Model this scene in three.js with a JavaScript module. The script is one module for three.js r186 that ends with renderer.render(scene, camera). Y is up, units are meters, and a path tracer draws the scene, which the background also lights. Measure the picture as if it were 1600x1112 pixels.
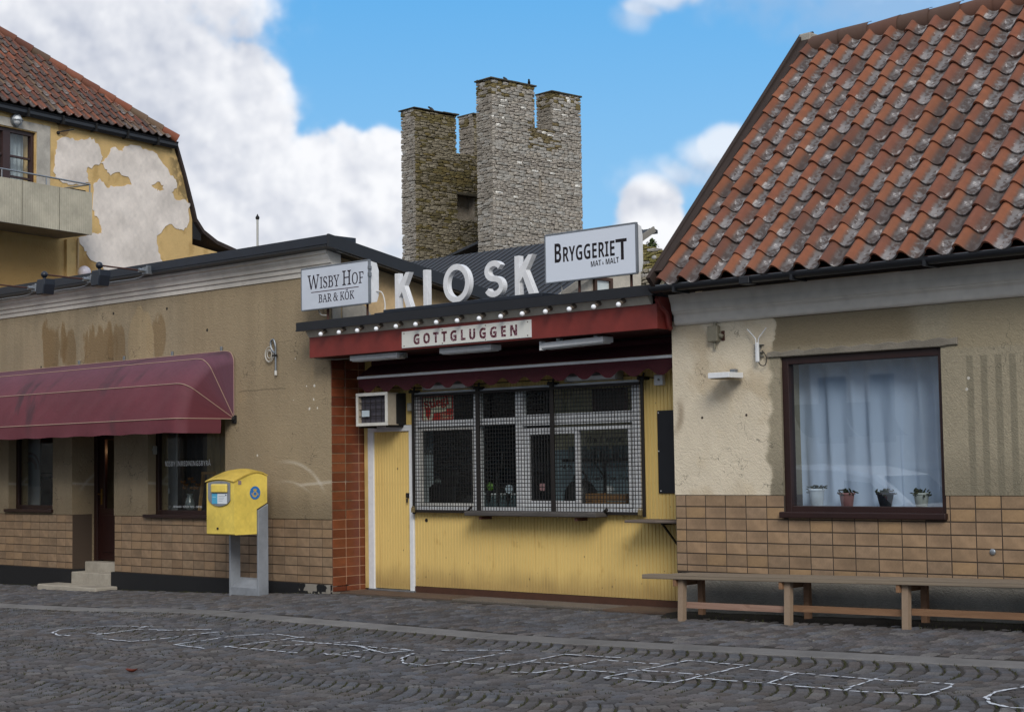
import * as THREE from 'three';
import { mergeGeometries, mergeVertices } from 'three/addons/utils/BufferGeometryUtils.js';
import { RoundedBoxGeometry } from 'three/addons/geometries/RoundedBoxGeometry.js';

// ---------------------------------------------------------------- camera, sky, sun, exposure
const scene = new THREE.Scene();
const V3 = (x, y, z) => new THREE.Vector3(x, y, z);
const camera = new THREE.PerspectiveCamera(24.6, 1024 / 711, 0.1, 3000);
camera.position.set(15.852, 1.582, 13.666);
const RX = [0.7321213, -0.0148657, -0.6810121], DN = [-0.0559074, -0.9977001, -0.0383246], FW = [-0.6788761, 0.0661319, -0.7312686];
camera.quaternion.setFromRotationMatrix(new THREE.Matrix4().makeBasis(V3(...RX), V3(...DN).negate(), V3(...FW).negate()));
scene.add(camera);
const renderer = new THREE.WebGLRenderer({ antialias: true });
renderer.toneMapping = THREE.LinearToneMapping;
renderer.toneMappingExposure = 1.46;
renderer.shadowMap.enabled = true;

const SUN_DIR = V3(0.64, 0.56, 0.56).normalize();
const sun = new THREE.DirectionalLight(new THREE.Color(1, 0.96, 0.9), 1.5);
sun.position.copy(SUN_DIR).multiplyScalar(80);
sun.castShadow = true; sun.shadow.radius = 45; sun.shadow.mapSize.set(2048, 2048);
Object.assign(sun.shadow.camera, { left: -45, right: 45, top: 45, bottom: -45, near: 1, far: 220 });
scene.add(sun, sun.target);

// ---------------------------------------------------------------- seeded noise
function rng(seed) { let s = seed >>> 0; return () => { s = (s + 0x6d2b79f5) | 0; let t = Math.imul(s ^ (s >>> 15), 1 | s); t = (t + Math.imul(t ^ (t >>> 7), 61 | t)) ^ t; return ((t ^ (t >>> 14)) >>> 0) / 4294967296; }; }
const R0 = rng(7), rnd = (a = 0, b = 1) => a + (b - a) * R0(), pick = (l) => l[Math.floor(R0() * l.length)];
const clamp = (x, a = 0, b = 1) => Math.min(b, Math.max(a, x)), sst = (x, a, b) => { const t = clamp((x - a) / (b - a)); return t * t * (3 - 2 * t); }, lerp = (a, b, t) => a + (b - a) * t;
// a tile of periodic fractal noise, looked up with wrap-around; values about 0..1
function noiseTile(seed, base = 4, oct = 6, n = 512, gain = 0.5) {
  const out = new Float32Array(n * n), r = rng(seed);
  let amp = 1, tot = 0, f = base;
  for (let o = 0; o < oct && f <= n; o++, f *= 2, amp *= gain) {
    const g = new Float32Array(f * f); for (let i = 0; i < f * f; i++) g[i] = r();
    tot += amp;
    for (let y = 0; y < n; y++) {
      const fy = (y / n) * f, y0 = Math.floor(fy), ty = fy - y0, sy = ty * ty * (3 - 2 * ty), r0 = (y0 % f) * f, r1 = ((y0 + 1) % f) * f;
      for (let x = 0; x < n; x++) {
        const fx = (x / n) * f, x0 = Math.floor(fx), tx = fx - x0, sx = tx * tx * (3 - 2 * tx), a = x0 % f, b = (x0 + 1) % f;
        out[y * n + x] += amp * lerp(lerp(g[r0 + a], g[r0 + b], sx), lerp(g[r1 + a], g[r1 + b], sx), sy);
      }
    }
  }
  for (let i = 0; i < out.length; i++) out[i] /= tot;
  return (u, v) => {
    let x = (u - Math.floor(u)) * n, y = (v - Math.floor(v)) * n;
    const x0 = Math.floor(x) % n, y0 = Math.floor(y) % n, x1 = (x0 + 1) % n, y1 = (y0 + 1) % n; x -= Math.floor(x); y -= Math.floor(y);
    return lerp(lerp(out[y0 * n + x0], out[y0 * n + x1], x), lerp(out[y1 * n + x0], out[y1 * n + x1], x), y);
  };
}
const NA = noiseTile(11, 4, 7), NB = noiseTile(23, 8, 6), NC = noiseTile(37, 4, 7, 512, 0.62), ND = noiseTile(51, 64, 3);

// ---------------------------------------------------------------- sky: air and clouds by direction
{
  const W = 4096, H = 2048, data = new Float32Array(W * H * 4);
  const az0 = Math.atan2(FW[0], -FW[2]);
  // clouds: [azimuth from the view axis, elevation, half width, half height, kind] in degrees
  const CL = [
    [-19.2, 17.0, 10.0, 7.4, 1], [-11.2, 12.0, 3.6, 3.0, 1], [-13, 8.0, 6.6, 5.2, 1], [-6.2, 8.6, 2.7, 3.1, 1], [-4.6, 9.6, 1.7, 2.1, 1], [-5.5, 5.5, 2.4, 3.4, 1], [-12, 4, 9, 4.5, 1], [-24, 11, 10, 9, 1],
    [4.9, 8.0, 1.35, 1.75, 1], [5.9, 7.4, 0.9, 1.2, 1], [4.0, 7.3, 1.0, 1.0, 1], [5.2, 5.6, 2.6, 1.9, 1], [6.9, 10.5, 1.5, 0.9, 0.62], [7.7, 11.0, 1.0, 0.8, 0.75], [5.6, 9.9, 2.2, 1.0, 0.4],
    [5.4, 16.3, 1.5, 0.8, 0.7], [4.6, 15.5, 1.0, 0.7, 0.45], [9.4, 16.8, 4.0, 2.0, 0.34, 0.2], [14.5, 15.8, 6.8, 2.2, 0.36, 0.3], [13.5, 18.8, 9, 2.4, 0.6, 0.3],
  ];
  const rr = rng(99);
  for (let i = 0; i < 200; i++) { const a = 24 + rr() * 312, e = 6 + rr() * 60; const w = 6 + rr() * 16, h = 3 + rr() * 7, k = 0.75 + rr() * 0.3, s = a > 180 ? a - 360 : a; if (Math.abs(s) - w * 1.15 < 19 && e - h * 1.15 < 18) continue; CL.push([s, e, w, h, k]); }
  for (let i = 0; i < 20; i++) CL.push([(rr() - 0.5) * 60, 30 + rr() * 45, 6 + rr() * 14, 3 + rr() * 6, 0.9]);
  const dens = (a, e, near) => {
    let d = -1, k = 0, gr = 0;
    for (const c of near) {
      let da = a - c[0]; if (da > 180) da -= 360; else if (da < -180) da += 360;
      const q = 1 - Math.sqrt((da / c[2]) ** 2 + ((e - c[1]) / c[3]) ** 2);
      if (q > d) { d = q; }
      if (q > -0.5) { const kk = c[4] * sst(q, -0.5, 0.05); if (kk > k) { k = kk; gr = c[5] ?? 0; } }
    }
    return [d, k, gr];
  };
  const bins = []; for (let i = 0; i < 256; i++) { const a = (i / 256) * 360 - 180; bins.push(CL.filter((c) => { let da = Math.abs(a - c[0]); if (da > 180) da = 360 - da; return da < c[2] * 1.7 + 3; })); }
  for (let row = H / 2 - 40; row < H; row++) {
    const up = ((row + 0.5) / H - 0.5) * 180;
    for (let col = 0; col < W; col++) {
      // three.js equirect: u = atan2(z, x) / 2pi + 0.5
      const ph = ((col + 0.5) / W - 0.5) * 2 * Math.PI, x = Math.cos(ph), z = Math.sin(ph);
      let a = (Math.atan2(x, -z) - az0) * 57.29578; if (a > 180) a -= 360; else if (a < -180) a += 360;
      const e = Math.max(0, up), t = sst(e, 0, 22), t2 = sst(e, 15, 80);
      let r = lerp(lerp(0.34, 0.085, t), 0.04, t2), g = lerp(lerp(0.60, 0.37, t), 0.19, t2), b = lerp(lerp(0.84, 0.76, t), 0.5, t2);
      const near = bins[Math.floor((a + 180) / 360 * 256) & 255];
      const n1 = NC(a / 21, e / 21) - 0.5, n2 = NC(a / 5.3 + 0.3, e / 5.3 + 0.6) - 0.5, n3 = NB(a / 3.1, e / 2.6) - 0.5;
      const [d, k, gr] = dens(a, e, near);
      if (d > -0.6) {
        const n4 = NC(a / 2.3 + 0.7, e / 2.0 + 0.2) - 0.5; const dd = d + n1 * 0.8 + n2 * 0.36 + n4 * lerp(0.5, 0.2, sst(k, 0.4, 1));
        const soft = lerp(0.95, 0.1, sst(k, 0.45, 1));
        const alpha = k * sst(dd, -0.04, soft) * clamp(0.8 + n3 * 0.5 + dd, 0, 1);
        if (alpha > 0.002) {
          const [d2] = dens(a + 0.75, e + 0.85, near);
          const m1 = NC((a + 0.7) / 21, (e + 0.7) / 21) - 0.5, m2 = NC((a + 0.25) / 5.3 + 0.3, (e + 0.3) / 5.3 + 0.6) - 0.5;
          const grad = (d - d2) * 1.0 + (n1 - m1) * 1.6 + (n2 - m2) * 1.3;
          const deep = sst(dd, 0.05, 0.9);
          const w1 = NA(a / 26 + 0.13 * n1, e / 16 + 0.2 * n1 + 0.4) - 0.5; const lit = clamp(0.76 + grad * 0.6 - deep * 0.1 + w1 * 1.1 + n2 * 0.06 + n4 * 0.16 - gr, 0.3, 1);
          r = lerp(r, lerp(0.33, 0.88, lit), alpha); g = lerp(g, lerp(0.38, 0.89, lit), alpha); b = lerp(b, lerp(0.50, 0.92, lit), alpha);
        }
      }
      const o = (row * W + col) * 4; data[o] = r * 0.75; data[o + 1] = g * 0.75; data[o + 2] = b * 0.75; data[o + 3] = 1;
    }
  }
  for (let i = 0; i < (H / 2 - 40) * W * 4; i += 4) { data[i] = 0.13; data[i + 1] = 0.13; data[i + 2] = 0.14; data[i + 3] = 1; }
  const sky = new THREE.DataTexture(data, W, H, THREE.RGBAFormat, THREE.FloatType);
  sky.mapping = THREE.EquirectangularReflectionMapping; sky.magFilter = THREE.LinearFilter; sky.minFilter = THREE.LinearFilter; sky.needsUpdate = true;
  scene.background = sky; scene.environment = sky;
}

// ---------------------------------------------------------------- helpers
const numbers = new Map();
function numbered(name) { const k = numbers.get(name) ?? 0; numbers.set(name, k + 1); return k ? name + '_' + String(k).padStart(3, '0') : name; }
function tag(o, label, category, group, kind) { if (label) o.userData.label = label; if (category) o.userData.category = category; if (group) o.userData.group = group; if (kind) o.userData.kind = kind; return o; }
function thing(name, label, category, pos = [0, 0, 0], turn = 0, group) { const o = new THREE.Group(); o.name = numbered(name); scene.add(o); o.position.set(...pos); o.rotation.y = turn; return tag(o, label, category, group); }
function structure(name, geo, m) { const o = mesh(name, geo, m, scene); o.name = numbered(name); o.userData.kind = 'structure'; return o; }
// geometry with position, normal, uv only; uv in metres by the face's main direction
function fin(g, keepUV = false) {
  if (g.index) g = g.toNonIndexed();
  for (const k of Object.keys(g.attributes)) if (!['position', 'normal', 'uv'].includes(k)) g.deleteAttribute(k);
  if (!g.attributes.normal) g.computeVertexNormals();
  if (!keepUV || !g.attributes.uv) {
    const p = g.attributes.position, uv = new Float32Array(p.count * 2), a = V3(), b = V3(), c = V3(), n = V3();
    for (let i = 0; i < p.count; i += 3) {
      a.fromBufferAttribute(p, i); b.fromBufferAttribute(p, i + 1); c.fromBufferAttribute(p, i + 2);
      n.copy(b).sub(a).cross(c.clone().sub(a)); const ax = Math.abs(n.x), ay = Math.abs(n.y), az = Math.abs(n.z);
      [a, b, c].forEach((q, j) => { const o = (i + j) * 2; if (az >= ax && az >= ay) { uv[o] = q.x; uv[o + 1] = q.y; } else if (ax >= ay) { uv[o] = q.z; uv[o + 1] = q.y; } else { uv[o] = q.x; uv[o + 1] = q.z; } });
    }
    g.setAttribute('uv', new THREE.BufferAttribute(uv, 2));
  }
  return g;
}
const join = (list) => mergeGeometries(list.map((g) => fin(g, !!g.userData.uvReady)), false);
function mesh(name, geo, m, parent = scene, label) {
  const g = Array.isArray(geo) ? join(geo) : (geo.userData.done ? geo : fin(geo, !!geo.userData.uvReady));
  g.userData.done = true;
  const o = new THREE.Mesh(g, m); o.name = name; o.castShadow = o.receiveShadow = true; if (label) o.userData.label = label; parent.add(o); return o;
}
const bx = (x0, x1, y0, y1, z0, z1) => new THREE.BoxGeometry(x1 - x0, y1 - y0, z1 - z0).translate((x0 + x1) / 2, (y0 + y1) / 2, (z0 + z1) / 2);
const rbx = (x0, x1, y0, y1, z0, z1, r = 0.006, s = 1) => new RoundedBoxGeometry(x1 - x0, y1 - y0, z1 - z0, s, Math.min(r, 0.49 * Math.min(x1 - x0, y1 - y0, z1 - z0))).translate((x0 + x1) / 2, (y0 + y1) / 2, (z0 + z1) / 2);
const done = (g) => { const q = fin(g, !!g.userData.uvReady); q.userData.done = true; return q; };
const rod = (a, b, r, seg = 8) => { const A = V3(...a), B = V3(...b), d = B.clone().sub(A), L = d.length(); const g = new THREE.CylinderGeometry(r, r, L, seg); g.applyQuaternion(new THREE.Quaternion().setFromUnitVectors(V3(0, 1, 0), d.normalize())); return g.translate((A.x + B.x) / 2, (A.y + B.y) / 2, (A.z + B.z) / 2); };
const bar = (a, b, w, h = w) => { const A = V3(...a), B = V3(...b), d = B.clone().sub(A), L = d.length(); const g = new THREE.BoxGeometry(w, h, L); g.applyMatrix4(new THREE.Matrix4().lookAt(V3(0, 0, 0), d, Math.abs(d.y / L) > 0.99 ? V3(0, 0, 1) : V3(0, 1, 0))); return g.translate((A.x + B.x) / 2, (A.y + B.y) / 2, (A.z + B.z) / 2); };
const tube = (pts, r, n = 40, seg = 6, closed = false) => new THREE.TubeGeometry(new THREE.CatmullRomCurve3(pts.map((p) => V3(...p)), closed, 'centripetal'), n, r, seg, closed);
const ball = (x, y, z, r, a = 14, b = 10) => new THREE.SphereGeometry(r, a, b).translate(x, y, z);
const poly = (pts, holes = []) => { const s = new THREE.Shape(pts.map((p) => new THREE.Vector2(p[0], p[1]))); for (const h of holes) s.holes.push(new THREE.Path(h.map((p) => new THREE.Vector2(p[0], p[1])))); return s; };
const ext = (pts, d, opt = {}) => new THREE.ExtrudeGeometry(pts instanceof THREE.Shape ? pts : poly(pts, opt.holes), { depth: d, bevelEnabled: !!opt.bevel, bevelThickness: opt.bevel, bevelSize: opt.bevel, bevelOffset: opt.bevel ? -opt.bevel : 0, bevelSegments: 1, curveSegments: opt.seg ?? 12 });
// a profile given as [z, y] pairs, run along x from x0 to x1
const runX = (prof, x0, x1) => { const g = ext(prof.map(([z, y]) => [-z, y]), x1 - x0); g.rotateY(Math.PI / 2); return g.translate(x0, 0, 0); };

// ---------------------------------------------------------------- materials
const lin = (hex) => { const c = new THREE.Color(hex); return [c.r, c.g, c.b]; };
function dataTex(w, h, f, srgb = true) {
  const d = new Uint8Array(w * h * 4);
  for (let y = 0; y < h; y++) for (let x = 0; x < w; x++) { const c = f((x + 0.5) / w, (y + 0.5) / h), o = (y * w + x) * 4; d[o] = clamp(c[0] ?? c, 0, 255); d[o + 1] = clamp(c[1] ?? c, 0, 255); d[o + 2] = clamp(c[2] ?? c, 0, 255); d[o + 3] = 255; }
  const t = new THREE.DataTexture(d, w, h, THREE.RGBAFormat); t.wrapS = t.wrapT = THREE.RepeatWrapping; t.magFilter = THREE.LinearFilter; t.minFilter = THREE.LinearMipmapLinearFilter; t.generateMipmaps = true; if (srgb) t.colorSpace = THREE.SRGBColorSpace; t.needsUpdate = true; return t;
}
const grey = (f) => (u, v) => { const k = 255 * f(u, v); return [k, k, k]; };
const rep = (t, sx, sy = sx, ox = 0, oy = 0) => { const c = t.clone(); c.repeat.set(sx, sy); c.offset.set(ox, oy); c.needsUpdate = true; return c; };
// mottling multiplies a base colour (values near white); bumps are grey
const MOTTLE = dataTex(512, 512, grey((u, v) => 0.86 + 0.13 * sst(NA(u, v), 0.25, 0.75) + 0.1 * (NB(u * 4, v * 4) - 0.5)));
const MOTTLE_FINE = dataTex(256, 256, grey((u, v) => 0.96 + 0.07 * (ND(u, v) - 0.5) + 0.06 * (NB(u, v) - 0.5)));
const ROUGH_BUMP = dataTex(512, 512, grey((u, v) => 0.6 * ND(u * 2, v * 2) + 0.4 * NB(u * 3, v * 3)), false);
const SOFT_BUMP = dataTex(256, 256, grey((u, v) => NA(u, v)), false);
function mat(color, o = {}) {
  const m = new THREE.MeshPhysicalMaterial({ color: new THREE.Color(color), roughness: o.r ?? 0.8, metalness: o.m ?? 0 });
  if (o.mottle !== 0) m.map = rep(o.fine ? MOTTLE_FINE : MOTTLE, o.mottle ?? 0.9);
  if (o.bump) { m.bumpMap = rep(o.soft ? SOFT_BUMP : ROUGH_BUMP, o.bs ?? 2); m.bumpScale = o.bump; }
  if (o.coat) { m.clearcoat = o.coat; m.clearcoatRoughness = 0.3; }
  if (o.spec !== undefined) m.specularIntensity = o.spec;
  m.side = o.two ? THREE.DoubleSide : THREE.FrontSide;
  return m;
}
const WOODG = (seed, a, b, knots = 0) => { const r = rng(seed), K = Array.from({ length: knots }, () => [r(), r()]); const A = new THREE.Color(a), B = new THREE.Color(b), ca = [A.r, A.g, A.b].map((c) => 255 * Math.pow(c, 1 / 2.2)), cb = [B.r, B.g, B.b].map((c) => 255 * Math.pow(c, 1 / 2.2)); return dataTex(512, 256, (u, v) => { let w = 0, kn = 0; for (const [kx, ky] of K) { const dx = (u - kx) * 3, dy = v - ky, q = dx * dx + dy * dy; w += 0.06 * Math.exp(-q * 60) * Math.sign(dy); kn += Math.exp(-q * 1600); } const g = NA(u * 0.5, v * 3 + w * 6) * 0.55 + NB(u * 0.4, v * 9 + w * 12) * 0.45; const t = clamp(sst(g, 0.3, 0.72) * 0.9 - kn * 0.9); return [0, 1, 2].map((i) => lerp(ca[i], cb[i], t)); }); };
function woodMat(t, r = 0.75) { const m = new THREE.MeshPhysicalMaterial({ roughness: r }); m.map = t; m.bumpMap = ROUGH_BUMP; m.bumpScale = 0.0008; return m; }

const M = {
  white: mat('#dcdad3', { r: 0.6, mottle: 0.7 }), whiteClean: mat('#e4e6e8', { r: 0.4, mottle: 0.5, fine: 1 }), whitePlaster: mat('#b9b3a8', { r: 0.9, bump: 0.004, bs: 1.5 }), cornice: mat('#e2dcd2', { r: 0.9, mottle: 0.3 }),
  blackMetal: mat('#1b1e24', { r: 0.45, mottle: 0.6 }), blueBlack: mat('#1a222e', { r: 0.4 }), dark: mat('#0d0d0e', { r: 0.8 }), plinth: mat('#0b0d12', { r: 0.75, bump: 0.002 }), iron: mat('#17120f', { r: 0.6, fine: 1 }), rust: mat('#4a2a20', { r: 0.8 }),
  brownFrame: mat('#2b1512', { r: 0.45, mottle: 0.8 }), concrete: mat('#a39e94', { r: 0.95, bump: 0.004, bs: 1.2 }), concreteDark: mat('#827e76', { r: 0.95, bump: 0.01, bs: 1 }), steel: mat('#7d838a', { r: 0.45, m: 0.25 }), galv: mat('#9aa0a6', { r: 0.4, m: 0.7 }),
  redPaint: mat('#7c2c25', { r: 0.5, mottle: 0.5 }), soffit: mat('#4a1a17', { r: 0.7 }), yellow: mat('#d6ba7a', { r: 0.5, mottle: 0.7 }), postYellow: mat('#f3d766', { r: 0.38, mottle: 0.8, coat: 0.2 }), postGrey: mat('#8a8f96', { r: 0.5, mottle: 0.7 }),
  rubber: mat('#17181a', { r: 0.7 }), brownBase: mat('#4a2c1c', { r: 0.8 }), cream: mat('#cdb085', { r: 0.9, bump: 0.004 }), stone: mat('#a9a295', { r: 0.95, bump: 0.01, bs: 1 }), slab: mat('#6b6259', { r: 0.9, bump: 0.003 }), slabBrown: mat('#5d4a3c', { r: 0.85, bump: 0.002 }),
  glassFrost: mat('#d4d8da', { r: 0.3, mottle: 0 }), bulb: new THREE.MeshPhysicalMaterial({ color: '#eef0f4', roughness: 0.25 }), bakelite: mat('#6a6055', { r: 0.5, mottle: 0 }), plasticGrey: mat('#a9a69b', { r: 0.5, mottle: 0.6 }), plasticBeige: mat('#8c8674', { r: 0.6 }),
};
const GLASS = new THREE.MeshPhysicalMaterial({ color: '#f2f6f4', transmission: 1, thickness: 0, roughness: 0.015, ior: 1.52 });
const MIRRORISH = new THREE.MeshPhysicalMaterial({ color: '#dfe8ee', transmission: 1, thickness: 0, roughness: 0.01, ior: 2.3 });
function canvasTex(w, h, draw) { const c = document.createElement('canvas'); c.width = w; c.height = h; const x = c.getContext('2d'); draw(x, w, h); const t = new THREE.CanvasTexture(c); t.colorSpace = THREE.SRGBColorSpace; t.anisotropy = 8; return t; }
// a printed face: a plane whose uv run 0..1
function face(w, h, tex, o = {}) { const g = new THREE.PlaneGeometry(w, h); g.userData.uvReady = true; const m = new THREE.MeshPhysicalMaterial({ map: tex, roughness: o.r ?? 0.45, side: THREE.FrontSide }); if (o.cut) { m.transparent = true; m.alphaMap = null; } return [g, m]; }

// ---------------------------------------------------------------- the lie of the ground
const GX = [[-30, -0.45], [-8, -0.19], [-4.8, -0.15], [-2.2, -0.09], [-0.3, -0.012], [0.2, 0], [5, 0], [6, 0.018], [7.1, 0.042], [8.4, 0.072], [10.5, 0.12], [16, 0.22], [40, 0.4]];
function gx(x) { for (let i = 1; i < GX.length; i++) if (x <= GX[i][0]) return lerp(GX[i - 1][1], GX[i][1], (x - GX[i - 1][0]) / (GX[i][0] - GX[i - 1][0])); return 0.4; }
const groundY = (x, z) => gx(x) * (z > -0.6 ? 1 : 1) - 0.035 * clamp(z, 0, 8);
// where the line of sight through a spot of the photograph (1600 x 1112) meets a surface: used to read real positions off the photograph
function sight(px, py) { const a = (px - 800) / 2550, b = (py - 556) / 2550; return [0, 1, 2].map((i) => RX[i] * a + DN[i] * b + FW[i]); }
function onGround(px, py) { const d = sight(px, py), c = camera.position; let lo = 2, hi = 60; for (let k = 0; k < 40; k++) { const s = (lo + hi) / 2; if (c.y + d[1] * s > groundY(c.x + d[0] * s, c.z + d[2] * s)) lo = s; else hi = s; } return [c.x + d[0] * lo, c.z + d[2] * lo]; }

// ---------------------------------------------------------------- ground, pavement, street
{
  const GR = mat('#4b4640', { r: 1, bump: 0.006, bs: 3, mottle: 0.7 });
  const xs = [], zs = []; for (let x = -16; x <= 18; x += 0.5) xs.push(x); for (let z = -0.6; z <= 16; z += 0.4) zs.push(z);
  xs.unshift(-400, -120, -50, -30); xs.push(30, 50, 120, 400); zs.unshift(-400, -120, -40, -10); zs.push(20, 30, 60, 150, 400);
  const pos = [], idx = []; const W = xs.length;
  for (const z of zs) for (const x of xs) pos.push(x, groundY(x, z) - 0.016, z);
  for (let j = 0; j + 1 < zs.length; j++) for (let i = 0; i + 1 < W; i++) { const a = j * W + i; idx.push(a, a + W, a + 1, a + 1, a + W, a + W + 1); }
  const g = new THREE.BufferGeometry(); g.setAttribute('position', new THREE.Float32BufferAttribute(pos, 3)); g.setIndex(idx); g.computeVertexNormals();
  structure('ground', g, GR);

  // one sett: a block with chamfered, slightly crooked top
  const settShape = (seed, w = 1, d = 1) => {
    const r = rng(seed), P = [], q = (x, z) => [x * w * (1 + (r() - 0.5) * 0.1), z * d * (1 + (r() - 0.5) * 0.1)];
    const o = [q(-0.5, -0.5), q(0.5, -0.5), q(0.5, 0.5), q(-0.5, 0.5)], c = 0.12, t = o.map(([x, z]) => [x * (1 - 2 * c), (r() - 0.5) * 0.06, z * (1 - 2 * c)]);
    const mid = [0, 0.06, 0], lo = o.map(([x, z]) => [x, -0.14, z]), bt = o.map(([x, z]) => [x, -0.6, z]);
    const tri = (a, b, e) => P.push(...a, ...b, ...e);
    for (let i = 0; i < 4; i++) { const j = (i + 1) % 4; tri(t[j], t[i], mid); tri(lo[j], lo[i], t[i]); tri(lo[j], t[i], t[j]); tri(bt[j], bt[i], lo[i]); tri(bt[j], lo[i], lo[j]); }
    const g = new THREE.BufferGeometry(); g.setAttribute('position', new THREE.Float32BufferAttribute(P, 3)); g.computeVertexNormals(); return done(g);
  };
  const shapes = [1, 2, 3, 4, 5, 6].map((s) => settShape(s * 17));
  const granite = dataTex(256, 256, (u, v) => { const k = 200 + 46 * (ND(u, v) - 0.5) + 60 * (NB(u, v) - 0.5); return [k, k, k]; });
  const base = () => { const m = new THREE.MeshPhysicalMaterial({ roughness: 0.72 }); m.map = rep(granite, 0.9); m.bumpMap = rep(ROUGH_BUMP, 0.8); m.bumpScale = 0.05; return m; };
  const TONES = ['#6a686a', '#757275', '#605d5e', '#7a7473', '#6c6d73', '#83807f', '#665f5c', '#787a80'];
  const SM = TONES.map((t) => { const m = base(); m.color.set(t).multiplyScalar(2.5); return m; });
  const white = base(), WARM = new THREE.Color('#8d8378'), COOL = new THREE.Color('#7f858f');
  // lays setts: spots = [x, z, width, depth, turn]; the ones that look largest become pieces of their own
  function lay(parent, spots, name, own) {
    const seen = (s) => { const P = V3(s[0], 0, s[1]).project(camera); return Math.abs(P.x) < 1.02 && Math.abs(P.y) < 1.05 ? (s[2] * s[3]) / ((s[0] - camera.position.x) ** 2 + (s[1] - camera.position.z) ** 2) ** 1.5 : 0; };
    camera.updateMatrixWorld(); camera.matrixWorldInverse.copy(camera.matrixWorld).invert();
    const order = spots.map((s) => [seen(s), s]).sort((a, b) => b[0] - a[0]);
    const q = new THREE.Quaternion(), up = V3(0, 1, 0), mtx = new THREE.Matrix4();
    const put = (s) => { q.setFromAxisAngle(up, s[4]).multiply(new THREE.Quaternion().setFromEuler(new THREE.Euler(rnd(-0.022, 0.022), 0, rnd(-0.022, 0.022)))); return mtx.compose(V3(s[0], groundY(s[0], s[1]) + rnd(-0.003, 0.002), s[1]), q, V3(s[2], 0.09, s[3])); };
    const rest = order.slice(own);
    for (const [, s] of order.slice(0, own)) { const o = new THREE.Mesh(pick(shapes), pick(SM)); o.name = numbered(name); put(s); o.applyMatrix4(mtx); o.receiveShadow = true; parent.add(o); }
    const per = shapes.map(() => []); for (const [, s] of rest) per[Math.floor(R0() * 6)].push(s);
    per.forEach((list, k) => {
      const im = new THREE.InstancedMesh(shapes[k], white, list.length); im.name = numbered(name + '_field'); im.userData.kind = 'stuff'; im.receiveShadow = true;
      list.forEach((s, i) => { put(s); im.setMatrixAt(i, mtx); im.setColorAt(i, new THREE.Color(pick(TONES)).multiplyScalar(rnd(1.9, 2.9) * (0.8 + 0.4 * NA(s[0] / 7, s[1] / 7))).lerp(NB(s[0] / 9, s[1] / 9) > 0.52 ? WARM : COOL, 0.25)); }); parent.add(im);
    });
  }
  const strip = (x0, x1, z0, z1, dy) => { const K = Math.max(1, Math.ceil((z1 - z0) / 0.4)), Q = [], J = [], N = Math.ceil((x1 - x0) / 0.5); for (let i = 0; i <= N; i++) for (let k = 0; k <= K; k++) { const x = lerp(x0, x1, i / N), z = lerp(z0, z1, k / K); Q.push(x, groundY(x, z) + dy, z); if (i < N && k < K) { const a = i * (K + 1) + k; J.push(a, a + 1, a + K + 1, a + K + 1, a + 1, a + K + 2); } } const G = new THREE.BufferGeometry(); G.setAttribute('position', new THREE.Float32BufferAttribute(Q, 3)); G.setIndex(J); G.computeVertexNormals(); return G; };
  const KZ0 = 1.98, KZ1 = 2.3;
  // pavement: courses of oblong setts running out from the wall
  const pave = structure('pavement', strip(-15, 14, 0.05, KZ0, -0.011), mat('#2e2a26', { r: 1, bump: 0.006, bs: 3 }));
  { const spots = []; for (let x = -14; x < 13; x += 0.118) { let z = 0.06 + rnd(0, 0.12); while (z < KZ0 - 0.06) { const d = rnd(0.12, 0.21); if (z + d > KZ0 - 0.01) break; spots.push([x + rnd(-0.006, 0.006), z + d / 2, 0.106, d - 0.014, rnd(-0.03, 0.03)]); z += d; } } lay(pave, spots, 'sett', 260); }
  // kerb: a flush band of long granite slabs
  const kerb = structure('kerb_strip', strip(-15, 14, KZ0, KZ1, -0.012), mat('#34312d', { r: 1 }));
  const kerbM = ['#767472', '#7d7b78', '#706e6c'].map((c) => mat(c, { r: 0.8, bump: 0.004, bs: 2, mottle: 0.8 }));
  for (let x = -15; x < 14;) { const l = rnd(0.9, 1.6), n = 4, P = []; const g = new RoundedBoxGeometry(l - 0.012, 0.1, KZ1 - KZ0 - 0.012, 1, 0.008); g.rotateX(0.035); g.rotateZ((gx(x + l) - gx(x)) / l); g.translate(x + l / 2, groundY(x + l / 2, 2.14) - 0.047, (KZ0 + KZ1) / 2); mesh(numbered('slab'), g, pick(kerbM), kerb); x += l; }
  // street: setts in arcs that span 1.25 m across, the arcs one behind another along the street
  const street = structure('street', strip(-16, 18, KZ1, 15, -0.0115), mat('#302c28', { r: 1, bump: 0.006, bs: 3 }));
  const joints = [];
  { const spots = []; const SEG = 1.25, N = 10;
    for (let b = 0; b * SEG + KZ1 < 13.6; b++) for (let c = 0; c < 246; c++) {
      const x0 = -17 + c * 0.14 + rnd(-0.006, 0.006) + (b % 2) * 0.06, z0 = KZ1 + b * SEG;
      for (let k = 0; k < N; k++) { const t = (k + 0.5) / N * 2 - 1, z = z0 + (t + 1) / 2 * SEG + rnd(-0.004, 0.004), x = x0 + 0.3 * (1 - t * t);
        const D = Math.hypot(x - camera.position.x, z - camera.position.z); if (x > 16 || D < 3.2) continue;
        { const ph = Math.atan2(-0.96 * t, 1), cs = Math.cos(ph); spots.push([x + rnd(-0.005, 0.005), z, 0.14 * cs - 0.02 + rnd(-0.008, 0.004), SEG / N / cs - 0.013 + rnd(-0.01, 0.003), ph + rnd(-0.06, 0.06)]); }
        if (R0() < (t < -0.3 ? 0.75 : Math.abs(t) > 0.5 ? 0.4 : 0.12) * sst(NA(x / 6, z / 4), 0.34, 0.5) && D > 5) joints.push([x + 0.07, z, t]); } }
    lay(street, spots, 'sett', 290); }
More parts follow.
